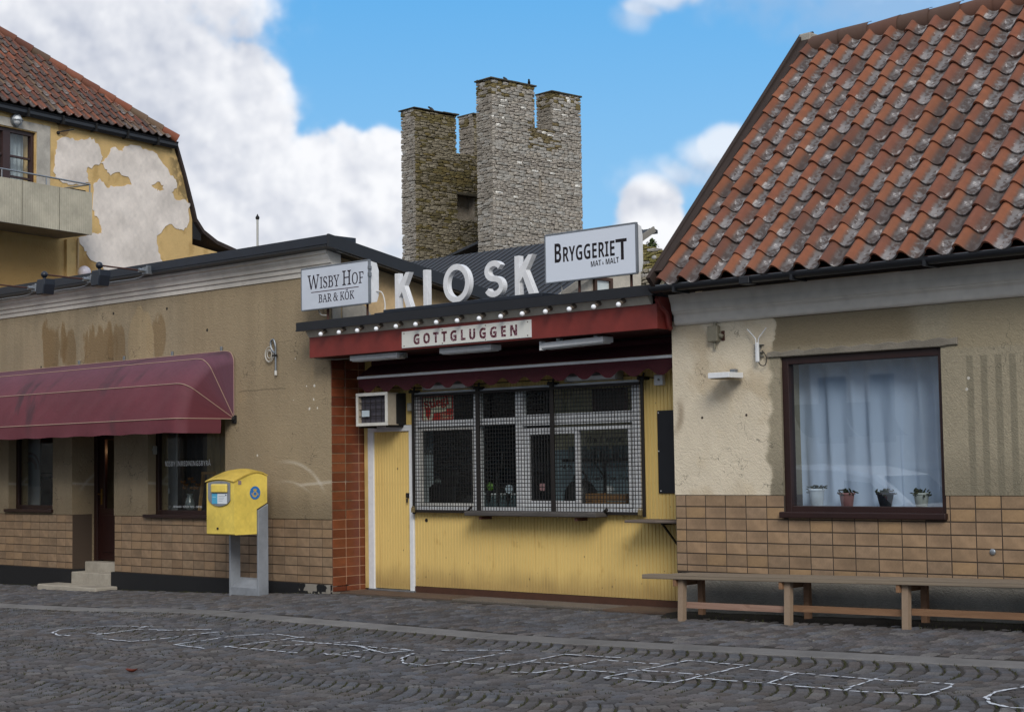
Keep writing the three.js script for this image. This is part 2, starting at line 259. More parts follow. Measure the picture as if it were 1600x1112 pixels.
  // moss and grass in the joints
  { const P = []; const blade = (x, y, z, h, w) => { const a = rnd(0, 6.28), lx = Math.cos(a) * w, lz = Math.sin(a) * w, bx_ = rnd(-0.5, 0.5) * h, bz_ = rnd(-0.5, 0.5) * h; P.push(x - lx, y, z - lz, x + lx, y, z + lz, x + bx_, y + h, z + bz_); };
    for (const [x, z, t] of joints) for (let i = 0; i < 8; i++) { const pz = z + rnd(-0.06, 0.06), px = x + rnd(-0.009, 0.009) - 0.96 * t * (pz - z); blade(px, groundY(px, pz) - 0.012, pz, rnd(0.012, 0.03), rnd(0.003, 0.007)); }
    for (let i = 0; i < 2600; i++) { const x = rnd(-9, 11), z = rnd(0.08, 1.9); if (NA(x / 5, z / 5) + rnd(-0.1, 0.1) > 0.6) blade(x, groundY(x, z) - 0.012, z, rnd(0.01, 0.022), rnd(0.003, 0.007)); }
    for (let i = 0; i < 2600; i++) { const x = rnd(5.55, 11), z = 0.03 + Math.abs(rnd(-1, 1) * rnd(0, 1)) * 0.4; if (NA(x / 3, 0.3) > 0.4) blade(x, groundY(x, z) - 0.012, z, rnd(0.015, 0.06), rnd(0.004, 0.009)); }
    for (let i = 0; i < 500; i++) { const x = rnd(-9, -0.1), z = 0.05 + rnd(0, 1) ** 2 * 0.12; blade(x, groundY(x, z) - 0.012, z, rnd(0.012, 0.03), rnd(0.004, 0.008)); }
    const g = new THREE.BufferGeometry(); g.setAttribute('position', new THREE.Float32BufferAttribute(P, 3)); g.computeVertexNormals();
    tag(mesh('moss', g, mat('#37391f', { r: 1, two: 1, mottle: 0 })), 'thin moss and grass growing in the joints of the paving', 'moss', null, 'stuff'); }
  // bare soil under the bench
  { const P = [], ix = []; const n = 60; for (let i = 0; i <= n; i++) { const x = lerp(5.47, 12, i / n), w = 0.36 + 0.1 * (NA(x * 0.7, 0.2) - 0.5); for (let j = 0; j < 3; j++) { const z = 0.001 + w * j / 2; P.push(x, groundY(x, z) + (j === 2 ? -0.006 : 0.012 + 0.03 * NB(x, z)), z); } if (i < n) for (let j = 0; j < 2; j++) { const a = i * 3 + j; ix.push(a, a + 1, a + 3, a + 3, a + 1, a + 4); } }
    const g = new THREE.BufferGeometry(); g.setAttribute('position', new THREE.Float32BufferAttribute(P, 3)); g.setIndex(ix); g.computeVertexNormals(); structure('soil_strip', g, mat('#1d1813', { r: 1, bump: 0.01, bs: 4 })); }
  // litter-sized pale chips on the pavement
  { const L = []; for (let i = 0; i < 240; i++) { const x = rnd(-8, 10), z = rnd(0.1, 1.9); const g = new THREE.IcosahedronGeometry(rnd(0.005, 0.011), 0); g.scale(1, 0.5, 1); g.translate(x, groundY(x, z) + 0.004, z); L.push(g); } tag(mesh('grit', L, mat('#8a857c', { mottle: 0 })), 'pale grit and crumbs scattered over the pavement', 'grit', null, 'stuff'); }
  // hopscotch in chalk
  const chalkM = mat('#c3c8cf', { r: 1, mottle: 2.2, fine: 1 });
  function chalk(lines, w = 0.019) {
    const P = [];
    for (const line of lines) {
      const pts = line.map(([x, y]) => onGround(x, y));
      for (let i = 0; i + 1 < pts.length; i++) {
        const [ax, az] = pts[i], [bx2, bz] = pts[i + 1], L = Math.hypot(bx2 - ax, bz - az), dx = (bx2 - ax) / L, dz = (bz - az) / L; let s = 0;
        while (s < L) { const e = Math.min(L, s + rnd(0.03, 0.12)); const gap = rnd(0, 1) < 0.6 ? rnd(0.01, 0.05) : 0.002; const w0 = w * rnd(0.3, 0.85), w1 = w * rnd(0.3, 0.85), o = rnd(-0.012, 0.012);
          const c = [[s, -w0 + o], [s, w0 + o], [e, w1 + o], [e, -w1 + o]].map(([q, n]) => { const x = ax + dx * q - dz * n, z = az + dz * q + dx * n; return [x, groundY(x, z) + 0.0095, z]; });
          P.push(...c[0], ...c[1], ...c[2], ...c[0], ...c[2], ...c[3]); s = e + gap; }
      }
    }
    const g = new THREE.BufferGeometry(); for (let i = 0; i < P.length; i += 9) { const n = (P[i + 3] - P[i]) * (P[i + 8] - P[i + 2]) - (P[i + 5] - P[i + 2]) * (P[i + 6] - P[i]); if (n > 0) for (let k = 0; k < 3; k++) [P[i + 3 + k], P[i + 6 + k]] = [P[i + 6 + k], P[i + 3 + k]]; }
    g.setAttribute('position', new THREE.Float32BufferAttribute(P, 3)); g.computeVertexNormals(); return g;
  }
  const hopLines = [

    [[1352, 1062], [1492, 1070], [1486, 1076], [1450, 1087], [1318, 1080], [1370, 1061]], [[1247, 1053], [1352, 1062]], [[1200, 1068.5], [1318, 1080]], [[1247, 1053], [1200, 1068.5]],
    [[1170, 1040], [1050, 1068.5]], [[1170, 1047], [1247, 1053]], [[1090, 1061], [1200, 1069]], [[1075, 1033], [945, 1060]], [[1075, 1033], [1170, 1041]], [[945, 1060], [1050, 1068]], [[980, 1047], [1095, 1055]],
    [[950, 1031], [840, 1052.5]], [[950, 1033], [1030, 1039]], [[890, 1047], [960, 1052]], [[800, 1051], [840, 1053]], [[882, 1023], [800, 1040]], [[882, 1023], [970, 1029]], [[830, 1035], [890, 1039]],
    [[690, 1017], [800, 1017]], [[710, 1035], [750, 1039]], [[760, 1047], [800, 1040]], [[645, 1022], [627, 1030], [632, 1037], [665, 1041], [710, 1035], [795, 1020]],
    [[270, 1008], [320, 1014]], [[270, 1008], [370, 994], [420, 991], [475, 997]], [[350, 1012], [475, 996]], [[350, 1011], [465, 1021]], [[455, 1002], [645, 1017]], [[505, 1022], [570, 1028]], [[510, 1024], [590, 1015]], [[600, 1022], [645, 1017]],
    [[108, 994], [90, 993], [82, 989], [95, 984], [165, 979], [240, 980]], [[135, 990], [170, 991]], [[160, 999], [205, 1003], [240, 1000], [350, 987]], [[150, 993], [215, 984], [260, 985]], [[215, 982], [240, 978]], [[245, 986], [330, 984]], [[440, 1010], [560, 1003]], [[560, 1010], [600, 1022]],
  ];
  const hop = thing('chalk_hopscotch', 'hopscotch course of white chalk squares drawn across the setts', 'chalk drawing'); for (const l of hopLines) mesh('chalk_line', chalk([l]), chalkM, hop);
  tag(mesh('chalk_loop', chalk([[[1640, 1070], [1600, 1075], [1555, 1082], [1541, 1092], [1550, 1100], [1580, 1107], [1640, 1110]]], 0.024), chalkM), 'curved white chalk loop at the lower right corner of the street', 'chalk drawing');
  // a dry leaf
  { const [x, z] = onGround(205, 1052); const g = new THREE.SphereGeometry(0.06, 10, 8); g.scale(1, 0.16, 0.5); const p = g.attributes.position; for (let i = 0; i < p.count; i++) p.setY(i, p.getY(i) + 6 * p.getX(i) ** 2 + 0.4 * Math.abs(p.getZ(i))); g.computeVertexNormals(); g.rotateY(0.5).translate(x, groundY(x, z) + 0.02, z); const l = thing('fallen_leaf', 'curled rust brown dead leaf lying on the street setts', 'leaf'); mesh('blade', g, mat('#6a2a14', { r: 0.9 }), l); mesh('stalk', tube([[x + 0.05, groundY(x, z) + 0.03, z - 0.02], [x + 0.09, groundY(x, z) + 0.035, z - 0.05], [x + 0.11, groundY(x, z) + 0.02, z - 0.05]], 0.003, 8, 5), mat('#4a2412'), l); }
}

// wall tiles: one shared geometry per size, a few tones
const tileCache = new Map();
function tileGeo(w, h, d = 0.005) { const k = w.toFixed(3) + '|' + h.toFixed(3); if (!tileCache.has(k)) { const c = 0.0018, g = new THREE.BufferGeometry(); const o = [[-w / 2, -h / 2], [w / 2, -h / 2], [w / 2, h / 2], [-w / 2, h / 2]], i = o.map(([x, y]) => [x - Math.sign(x) * c, y - Math.sign(y) * c]), P = []; const t = (a, b, e) => P.push(...a, ...b, ...e); const f = i.map((p) => [...p, d]), m = o.map((p) => [...p, d - c]), b = o.map((p) => [...p, 0]); t(f[0], f[1], f[2]); t(f[0], f[2], f[3]); for (let j = 0; j < 4; j++) { const q = (j + 1) % 4; t(m[j], m[q], f[q]); t(m[j], f[q], f[j]); t(b[j], b[q], m[q]); t(b[j], m[q], m[j]); } g.setAttribute('position', new THREE.Float32BufferAttribute(P, 3)); g.computeVertexNormals(); tileCache.set(k, done(g)); } return tileCache.get(k); }
const glaze = (list, r = 0.3) => list.map((c, i) => { const m = new THREE.MeshPhysicalMaterial({ color: new THREE.Color(c), roughness: r + (i % 3) * 0.06, clearcoat: 0.15, clearcoatRoughness: 0.25 }); m.map = rep(MOTTLE, 2.1, 2.1, i * 0.37, i * 0.21); m.bumpMap = rep(SOFT_BUMP, 2); m.bumpScale = 0.0012; return m; });
const TAN = glaze(['#927a61', '#8f775e', '#957c62', '#8e755b', '#967c60', '#917a61'], 0.42);
const OCHRE = glaze(['#9c8266', '#987e63', '#a08466', '#957c61', '#a08361', '#9a8167'], 0.42);
const RED = glaze(['#753c25', '#7c4128', '#6e3620', '#80462d', '#67321f'], 0.3);
// tiles over [x0,x1] x [y0,y1] on z, cut at the ends, leaving out the openings [x0,x1,y0,y1]
function tileWall(parent, x0, x1, yTop, yBot, z, pw, ph, tones, open = [], off = 0) {
  const j = 0.0115;
  for (let y = yTop; y > yBot + 0.02; y -= ph) { const ya = Math.max(yBot, y - ph);
    for (let x = x0 - off; x < x1 - 0.01; x += pw) { let a = Math.max(x0, x), b = Math.min(x1, x + pw);
      const hit = open.filter((o) => b > o[0] + 0.005 && a < o[1] - 0.005 && y > o[2] + 0.02 && ya < o[3] - 0.02); let top = y, bot = ya;
      for (const o of hit) { if (a < o[0] && b > o[0]) b = o[0]; else if (a < o[1] && b > o[1]) a = o[1]; else if (bot < o[2] && top > o[2]) top = o[2]; else { a = 1; b = 0; } }
      if (b - a < 0.02 || top - bot < 0.02) continue;
      const o = new THREE.Mesh(tileGeo(b - a - j, top - bot - j), pick(tones)); o.name = 'tile'; o.position.set((a + b) / 2, (top + bot) / 2, z + rnd(-0.0012, 0.0012)); o.rotation.set(rnd(-0.006, 0.006), rnd(-0.006, 0.006), 0); o.castShadow = o.receiveShadow = true; if (rnd() < 0.5 * sst(yBot + 0.5 - bot, 0.1, 0.5)) o.material = grimy(o.material); parent.add(o); } }
}
const grimyCache = new Map();
function grimy(m) { if (!grimyCache.has(m)) { const c = m.clone(); c.color.multiplyScalar(0.84); c.roughness = 0.6; grimyCache.set(m, c); } return grimyCache.get(m); }

// ---------------------------------------------------------------- low shop building on the left
{
  const B = thing('shop_building', 'low flat roofed shop building in tan render with a white cornice and tiled base', 'building');
  const px = (x, y, cx, cy, rx, ry) => Math.max(0, 1 - Math.hypot((x - cx) / rx, (y - cy) / ry));
  const tanT = dataTex(2048, 1024, (u, v) => {
    const x = -9 + 9 * u, y = 4.2 * v; let k = 0.9 + 0.16 * (NA(x / 4, y / 4) - 0.5) + 0.1 * (ND(x, y) - 0.5) + 0.10 * (NB(x / 1.2, y / 3.4) - 0.5);
    let c = [154 * k, 139 * k, 114 * k];
    const mix = (d, a) => { c = c.map((q, i) => lerp(q, d[i], clamp(a))); };
    // brown damp blots left by a removed sign, a scrubbed pale patch between them
    const nz = NC(x / 1.3, y / 3.4) + 0.7 * (NB(x / 1.0, y / 4.5) - 0.5);
    for (const [cx, cy, rx, ry, s] of [[-6.55, 3.55, 0.36, 0.42, 1], [-5.95, 3.42, 0.3, 0.34, 0.85], [-5.25, 3.42, 0.42, 0.38, 0.9], [-4.72, 3.4, 0.3, 0.36, 0.8], [-3.82, 3.52, 0.22, 0.36, 0.75]]) { const q = px(x, y, cx, cy, rx * 1.25, ry * 1.25); mix([110, 88, 58], s * sst(q, 0, 0.18) * sst(q * 0.9 + (nz - 0.5) * 1.6, 0.14, 0.42) * 0.75); }
    mix([152, 134, 104], sst(px(x, y, -4.2, 3.4, 0.42, 0.62) + (nz - 0.5) * 0.4, 0.12, 0.2) * 0.8);
    mix([150, 132, 108], sst(px(x, y, -7.2, 3.3, 0.5, 0.7), 0.2, 0.6) * 0.25);
    // tan wash where the right end has been repainted
    mix([138, 120, 92], sst(x, -3.3, -2.9) * 0.35);
    // grime low down, rain streaks, chalky scuffs
    mix([92, 80, 62], 0.5 * sst(1.35 + 0.25 * (NB(x / 2, 0.3) - 0.5) - y, 0, 0.42));
    mix([110, 97, 76], 0.22 * sst(NB(x / 1.6, 0.7) - 0.5, 0.02, 0.22) * sst(y, 1.2, 3.6));
    for (const [ax, ay, r, w] of [[-0.9, 0.95, 0.85, 0.05], [-0.9, 0.8, 0.72, 0.03]]) { const d = Math.abs(Math.hypot(x - ax, (y - ay) * 1.2) - r); mix([186, 178, 165], 0.55 * sst(w - d, 0, w) * sst(x, -1.2, -0.6) * sst(y, 1.2, 1.4) * (0.4 + NB(x, y))); }
    mix([190, 182, 170], 0.5 * sst(0.035 - Math.abs(y - 1.36 - 0.06 * (x + 0.5)), 0, 0.03) * sst(x, -0.75, -0.5));
    // chips that show white
    for (const [cx, cy, r] of [[-0.32, 2.63, 0.035], [-0.47, 2.63, 0.02], [-0.42, 2.34, 0.03], [-0.26, 2.34, 0.022], [-0.33, 2.45, 0.04], [-0.74, 2.46, 0.022], [-1.5, 1.75, 0.02], [-0.7, 3.0, 0.02]]) if (Math.hypot(x - cx, y - cy) < r * 1.1 * (NB(x * 2, y * 2))) c = [196, 190, 180];
    for (const [cx, cy] of [[-4.9, 3.9], [-3.55, 3.87], [-6.9, 3.2], [-2.6, 3.5]]) if (Math.hypot(x - cx, y - cy) < 0.022) c = [40, 36, 32];
    { const cr = Math.abs(NC(x / 5 + 0.2, y / 5) - 0.5); if (cr < 0.0022 && NA(x / 7, y / 3 + 0.3) > 0.5) c = c.map((q) => q * 0.7); }
    if (Math.abs(y - 2.62 - 0.02 * (NB(x, 0.1) - 0.5)) < 0.008 && x > -1.9 && x < -0.9) c = c.map((q) => q * 0.82);
    return c.map((q) => q * 1.08);
  });
  tanT.repeat.set(1 / 9, 1 / 4.2); tanT.offset.set(1, 0);
  const tan = new THREE.MeshPhysicalMaterial({ roughness: 0.95 }); tan.map = tanT; tan.bumpMap = rep(ROUGH_BUMP, 0.9); tan.bumpScale = 0.012;
  // front wall of boxes around the openings: window, door recess, window
  const W1 = [-7.86, -6.55, 0.98, 2.36], DR = [-6.01, -4.88, -0.3, 2.36], W2 = [-4.02, -2.2, 0.93, 2.36], WT = -0.35, F = 0.004;
  const walls = [bx(-14, 0, 2.36, 4.12, WT, F), bx(-14, W1[0], 0.917, 2.36, WT, F), bx(W1[1], DR[0], 0.917, 2.36, WT, F), bx(DR[1], W2[0], 0.917, 2.36, WT, F), bx(W2[1], 0, 0.917, 2.36, WT, F), bx(W1[0], W1[1], 0.917, W1[2], WT, F), bx(W2[0], W2[1], 0.917, W2[2], WT, F)];
  walls.push(bx(DR[0] - 0.3, DR[0], -0.3, 2.36, -0.62, WT), bx(DR[1], DR[1] + 0.3, -0.3, 2.36, -0.62, WT));
  mesh('wall', walls, tan, B);
  const grout = mat('#41352b', { r: 1, mottle: 0 });
  const lower = mesh('tiled_base', [bx(-14, DR[0], -0.4, 0.917, WT, -0.01), bx(DR[1], -0.002, -0.4, 0.917, WT, -0.01)], grout, B);
  tileWall(lower, -9.2, DR[0], 0.914, 0.095, -0.01, 0.25, 0.12, TAN); tileWall(lower, DR[1], -0.002, 0.914, 0.095, -0.01, 0.25, 0.12, TAN, [], 0.07);
  mesh('plinth', [bx(-14, DR[0] + 0.02, -0.45, 0.092, -0.3, 0.035), bx(DR[1] - 0.03, -0.62, -0.45, 0.092, -0.3, 0.035)], M.plinth, B);
  { const t = dataTex(256, 64, (u, v) => { const k = NC(u * 0.7, v * 0.35) + 0.25 * u; return k > 0.6 ? [150, 144, 134] : [16, 16, 18]; }); t.repeat.set(1.6, 1.6); const m = new THREE.MeshPhysicalMaterial({ roughness: 0.95, map: t, bumpMap: rep(ROUGH_BUMP, 2), bumpScale: 0.02 }); mesh('plinth', bx(-0.62, 0.0, -0.3, 0.088, -0.3, 0.03), m, B, 'crumbling end of the black plinth'); }
  // windows under the awning
  function shopWindow(o, mull) {
    const [x0, x1, y0, y1] = o, z = -0.13, f = 0.07; const w = new THREE.Group(); w.name = 'window'; B.add(w);
    mesh('frame', [rbx(x0, x0 + f, y0, y1, z - 0.06, z), rbx(x1 - f, x1, y0, y1, z - 0.06, z), rbx(x0 + f, x1 - f, y0, y0 + f, z - 0.06, z), rbx(x0 + f, x1 - f, y1 - f, y1, z - 0.06, z)], M.brownFrame, w);
    mesh('sill', [rbx(x0 - 0.07, x1 + 0.02, y0 - 0.035, y0 + 0.012, z, 0.05)], M.brownFrame, w);
    mesh('pane', new THREE.PlaneGeometry(x1 - x0 - 2 * f, y1 - y0 - 2 * f).translate((x0 + x1) / 2, (y0 + y1) / 2, z - 0.03), GLASS, w);
  }
  shopWindow(W1); shopWindow(W2);
  // shop interior
  mesh('interior_wall', [bx(-12, -0.6, -0.3, 3.0, -2.2, -2.1), bx(-12, -11.9, -0.3, 3.0, -3.1, WT), bx(-0.7, -0.6, -0.3, 3.0, -3.1, WT)], mat('#6a645c', { r: 0.95 }), B);
  mesh('interior_floor', bx(-11.9, -0.7, 0.05, 0.15, -3.1, -0.62), mat('#2c241c', { r: 0.7 }), B);
  mesh('interior_ceiling', bx(-12, -0.6, 2.9, 3.0, -3.1, WT), mat('#4a4642'), B);
  // door at the back of its recess
  { const d = new THREE.Group(); d.name = 'door'; B.add(d); const z = -0.4;
    mesh('frame', [rbx(DR[0] + 0.002, DR[0] + 0.09, 0.2, 2.34, z - 0.1, z + 0.02), rbx(DR[1] - 0.09, DR[1] - 0.002, 0.2, 2.34, z - 0.1, z + 0.02), rbx(DR[0] + 0.09, DR[1] - 0.09, 2.25, 2.34, z - 0.1, z + 0.02)], M.brownFrame, d);
    const leafM = mat('#2a100d', { r: 0.4, mottle: 0.6 });
    mesh('leaf', [rbx(DR[0] + 0.1, DR[1] - 0.1, 0.22, 1.0, z - 0.06, z - 0.01), rbx(DR[0] + 0.1, DR[0] + 0.25, 1.0, 2.24, z - 0.06, z - 0.01), rbx(DR[1] - 0.28, DR[1] - 0.1, 1.0, 2.24, z - 0.06, z - 0.01), rbx(DR[0] + 0.25, DR[1] - 0.28, 2.05, 2.24, z - 0.06, z - 0.01), rbx(DR[0] + 0.24, DR[1] - 0.26, 0.34, 0.9, z - 0.012, z + 0.004, 0.004)], leafM, d);
    mesh('pane', new THREE.PlaneGeometry(0.6, 1.05).translate(-5.45, 1.525, z - 0.035), GLASS, d);
    const h = mesh('handle', [rbx(DR[0] + 0.15, DR[0] + 0.19, 1.06, 1.3, z - 0.012, z), rod([DR[0] + 0.17, 1.22, z], [DR[0] + 0.17, 1.22, z + 0.05], 0.01), rod([DR[0] + 0.17, 1.22, z + 0.05], [DR[0] + 0.29, 1.22, z + 0.05], 0.01)], mat('#8a6a30', { r: 0.3, m: 0.8 }), d);
  }
  mesh('steps', [rbx(DR[0] + 0.003, DR[1] - 0.003, -0.4, 0.2, -0.62, -0.22, 0.012), rbx(DR[0] + 0.003, DR[1] - 0.003, -0.4, 0.06, -0.22, 0.02, 0.015)], M.stone, B);
  mesh('step_slab', rbx(-6.3, -4.72, -0.4, -0.11, 0.04, 0.42, 0.02), M.stone, B);
  // cornice with its moulded profile, metal capping, side wall over the kiosk roof
  mesh('cornice', runX([[-0.1, 4.05], [0.02, 4.05], [0.024, 4.11], [0.045, 4.118], [0.05, 4.175], [0.075, 4.182], [0.085, 4.225], [0.112, 4.262], [0.116, 4.29], [0.15, 4.3], [0.155, 4.345], [0.18, 4.352], [0.18, 4.385], [-0.1, 4.385]], -14, 0.1), M.cornice, B);
  mesh('capping', [bx(-14, 0.279, 4.387, 4.5, -0.2, 0.29)], M.blueBlack, B);
  { const side = poly([[-0.02, 2.98], [-0.02, 4.38], [-2.9, 3.86], [-9, 2.75], [-9, -0.5], [-0.62, -0.5], [-0.62, 2.98]]); const g = ext(side, 0.3); g.rotateY(-Math.PI / 2); mesh('side_wall', g.translate(-0.004, 0, 0).scale(1, 1, 1), M.cream, B); }
  { const s = 0.52 / 2.9, f = (z) => 4.5 + z * s; const prof = [[0.29, f(0.05)], [-9, f(-9)], [-9, f(-9) - 0.16], [0.29, f(0.05) - 0.16]];
    const g = ext(prof.map(([z, y]) => [-z, y]), 0.04); g.rotateY(Math.PI / 2); mesh('verge_capping', g.translate(0.28, 0, 0), M.blackMetal, B);
    const r = ext([[-0.28, f(0.05) - 0.01], [9, f(-9) - 0.01], [9, f(-9) - 0.15], [-0.28, f(0.05) - 0.15]], 14.26); r.rotateY(Math.PI / 2); mesh('roof', r.translate(-14, 0, 0), M.blackMetal, B);
    mesh('drip_edge', bar([0.26, f(-0.1) - 0.168, 0.1], [0.26, f(-9) - 0.168, -9], 0.03, 0.015), M.galv, B); }
  mesh('cement_patch', [bx(-0.003, 0.02, 3.42, 3.72, -0.16, -0.02), ext([[0.2, 3.42], [0.75, 3.42], [0.7, 3.56], [0.58, 3.68], [0.2, 3.7]], 0.012).rotateY(Math.PI / 2)], M.concrete, B);
  // glazed tile return beside the kiosk door
  const ret = mesh('tiled_return', bx(-0.32, 0.0, -0.3, 2.97, -0.6, -0.013), mat('#a88469', { r: 1, mottle: 0 }), B);
  { // local x of a tile runs back from the street
    const cuts = [0.002, 0.235, 0.465, 0.575]; for (let y = 2.95; y > 0.0; y -= 0.12) for (let k = 0; k < 3; k++) { const a = cuts[k], b = cuts[k + 1], bot = Math.max(0.0, y - 0.12); if (y - bot < 0.03) continue; const o = new THREE.Mesh(tileGeo(b - a - 0.012, y - bot - 0.01), pick(RED)); o.name = 'tile'; o.rotation.y = Math.PI / 2; o.position.set(rnd(0, 0.001), (y + bot) / 2, -(a + b) / 2); o.castShadow = o.receiveShadow = true; ret.add(o); } }
  // lettering stuck on the glass
  const word = canvasTex(1024, 160, (c, w, h) => { c.clearRect(0, 0, w, h); c.fillStyle = '#ffffff'; c.font = '600 96px sans-serif'; c.textBaseline = 'middle'; c.textAlign = 'center'; c.save(); c.translate(w / 2, h / 2); c.scale(0.86, 1); c.fillText('VISBY INREDNINGSBYRÅ', 0, 0); c.restore(); });
  { const m = new THREE.MeshPhysicalMaterial({ map: word, transparent: true, roughness: 0.6 }); const g = new THREE.PlaneGeometry(1.14, 0.165); g.userData.uvReady = true; mesh('lettering', g.translate(-3.28, 1.66, -0.152), m, B, 'white lettering on the shop window'); }
  const small = canvasTex(1024, 64, (c, w, h) => { c.clearRect(0, 0, w, h); c.fillStyle = '#dfe3e6'; c.font = '40px sans-serif'; c.textBaseline = 'middle'; c.textAlign = 'center'; c.fillText('INREDNING · MÖBLER · TEXTIL · TAPETER', w / 2, h / 2); });
  { const m = new THREE.MeshPhysicalMaterial({ map: small, transparent: true, roughness: 0.6 }); const g = new THREE.PlaneGeometry(0.95, 0.06); g.userData.uvReady = true; mesh('lettering', g.translate(-3.28, 1.05, -0.152), m, B, 'line of small white lettering low on the shop window'); }
  mesh('latch', [rbx(-3.99, -3.95, 1.8, 1.92, -0.11, -0.06), rbx(-4.05, -3.95, 1.85, 1.88, -0.1, -0.07)], M.plasticGrey, B);
}
// what stands inside the shop windows
{
  const blackSteel = mat('#0c0c0d', { r: 0.5, mottle: 0 });
  const st = thing('bar_stool', 'thin black metal bar stool standing inside the leftmost window', 'stool', [-8.14, 0.1, -0.72], 0.25);
  { const L = [[-0.2, -0.17], [0.2, -0.17], [0.2, 0.17], [-0.2, 0.17]]; for (const [x, z] of L) mesh('leg', rod([x, 0, z], [x * 0.75, 1.38, z * 0.75], 0.011), blackSteel, st); mesh('seat', [rbx(-0.17, 0.17, 1.36, 1.385, -0.15, 0.15, 0.01), tube([[-0.16, 1.38, -0.14], [-0.15, 1.43, -0.15], [0.15, 1.43, -0.15], [0.16, 1.38, -0.14]], 0.01, 16)], blackSteel, st); mesh('footrest', [rod([-0.19, 0.4, -0.15], [0.19, 0.4, -0.15], 0.008), rod([-0.19, 0.4, 0.15], [0.19, 0.4, 0.15], 0.008)], blackSteel, st); }
  const arch = canvasTex(256, 512, (c, w, h) => { c.fillStyle = '#b4b3b2'; c.fillRect(0, 0, w, h); c.lineWidth = 26; c.strokeStyle = '#a8968d'; c.beginPath(); c.arc(w * 0.62, h * 0.42, 60, Math.PI, 0); c.stroke(); c.strokeStyle = '#96857e'; c.lineWidth = 14; c.beginPath(); c.arc(w * 0.62, h * 0.42, 95, Math.PI, 0); c.stroke(); });
  const p1 = thing('window_poster', 'tall pale grey poster with a faint arch inside the leftmost window', 'poster', [-8.12, 1.5, -0.5]); { const [g, m] = face(0.74, 1.4, arch); mesh('print', g.translate(0, 0, 0.012), m, p1); mesh('board', rbx(-0.37, 0.37, -0.7, 0.7, -0.01, 0.01), M.plasticGrey, p1); }
  const p2 = thing('window_board', 'large plain grey board behind the lettered shop window', 'board', [-4.38, 1.6, -0.55]); mesh('board', rbx(-0.42, 0.3, -0.75, 0.75, -0.012, 0.012), mat('#b9babb', { r: 0.8 }), p2); mesh('foot', rbx(-0.4, 0.34, -1.46, -0.75, -0.05, -0.02), mat('#55524e'), p2);
  const wavy = (x0, x1, y0, y1, z, amp, wl, seed) => { const n = Math.round((x1 - x0) / wl * 10), r = rng(seed), P = [], ix = []; let ph = 0; for (let i = 0; i <= n; i++) { const x = lerp(x0, x1, i / n); ph += (0.45 + r() * 0.4); for (let j = 0; j <= 6; j++) P.push(x + 0.006 * Math.sin(j + i), lerp(y0, y1, j / 6), z + Math.sin(ph) * amp * (0.7 + 0.3 * Math.sin(j * 0.8 + i * 0.3))); if (i < n) for (let j = 0; j < 6; j++) { const a = i * 7 + j; ix.push(a, a + 7, a + 1, a + 1, a + 7, a + 8); } } const g = new THREE.BufferGeometry(); g.setAttribute('position', new THREE.Float32BufferAttribute(P, 3)); g.setIndex(ix); g.computeVertexNormals(); return g; };
  globalThis.wavy = wavy;
  tag(mesh('dark_curtain', wavy(-8.05, -7.2, 0.3, 2.6, -0.95, 0.03, 0.09, 4), mat('#3b3a3c', { two: 1, r: 0.95 })), 'dark curtain hanging behind the black stool', 'curtain');
  tag(mesh('brown_curtain', wavy(-4.6, -2.4, 0.3, 2.6, -0.95, 0.045, 0.12, 9), mat('#6a6058', { two: 1, r: 0.95 })), 'dark brown curtain hanging behind the lettered shop window', 'curtain');
  tag(mesh('ochre_curtain', wavy(-3.2, -2.72, 0.98, 2.6, -0.45, 0.03, 0.1, 19), mat('#a48e66', { two: 1, r: 0.95 })), 'ochre curtain at the right edge of the lettered shop window', 'curtain');
  const ea = thing('wooden_easel', 'pale wooden easel frame inside the shop window beside the mailbox', 'easel', [-3.28, 0.02, -0.38]); { const w = woodMat(WOODG(5, '#8d6b3c', '#a8834e')); mesh('leg', bar([-0.07, 0.75, 0], [0.0, 1.5, -0.05], 0.035), w, ea); mesh('leg', bar([0.34, 0.75, 0], [0.27, 1.5, -0.05], 0.035), w, ea); mesh('crossbar', bar([-0.03, 1.5, -0.05], [0.3, 1.5, -0.05], 0.04), w, ea); }
  const va = thing('flower_vase', 'glass vase of dried orange flowers in the lettered shop window', 'vase', [-3.48, 1.0, -0.34]);
  { const g = new THREE.LatheGeometry([[0, 0], [0.06, 0], [0.075, 0.05], [0.07, 0.12], [0.04, 0.19], [0.05, 0.23], [0.046, 0.23], [0.035, 0.19], [0.06, 0.1], [0.05, 0.02], [0, 0.02]].map((p) => new THREE.Vector2(...p)), 18); mesh('vessel', g, new THREE.MeshPhysicalMaterial({ color: '#aab4b4', transmission: 0.7, roughness: 0.1, thickness: 0 }), va); const S = [], Fl = []; for (let i = 0; i < 9; i++) { const a = i * 2.4, r = 0.06 + 0.02 * i, h = 0.3 + (i % 4) * 0.045; const t = [Math.cos(a) * r, h, Math.sin(a) * r * 0.5]; S.push(tube([[0, 0.03, 0], [t[0] * 0.4, h * 0.6, t[2] * 0.4], t], 0.003, 8, 4)); for (let k = 0; k < 6; k++) Fl.push(new THREE.IcosahedronGeometry(0.02, 0).scale(1, 0.6, 1).translate(t[0] + Math.cos(k) * 0.025, t[1] + 0.01 * (k % 3), t[2] + Math.sin(k) * 0.025)); } mesh('stems', S, mat('#3f4226'), va); mesh('flowers', Fl, mat('#8a5a24', { r: 0.9 }), va); }
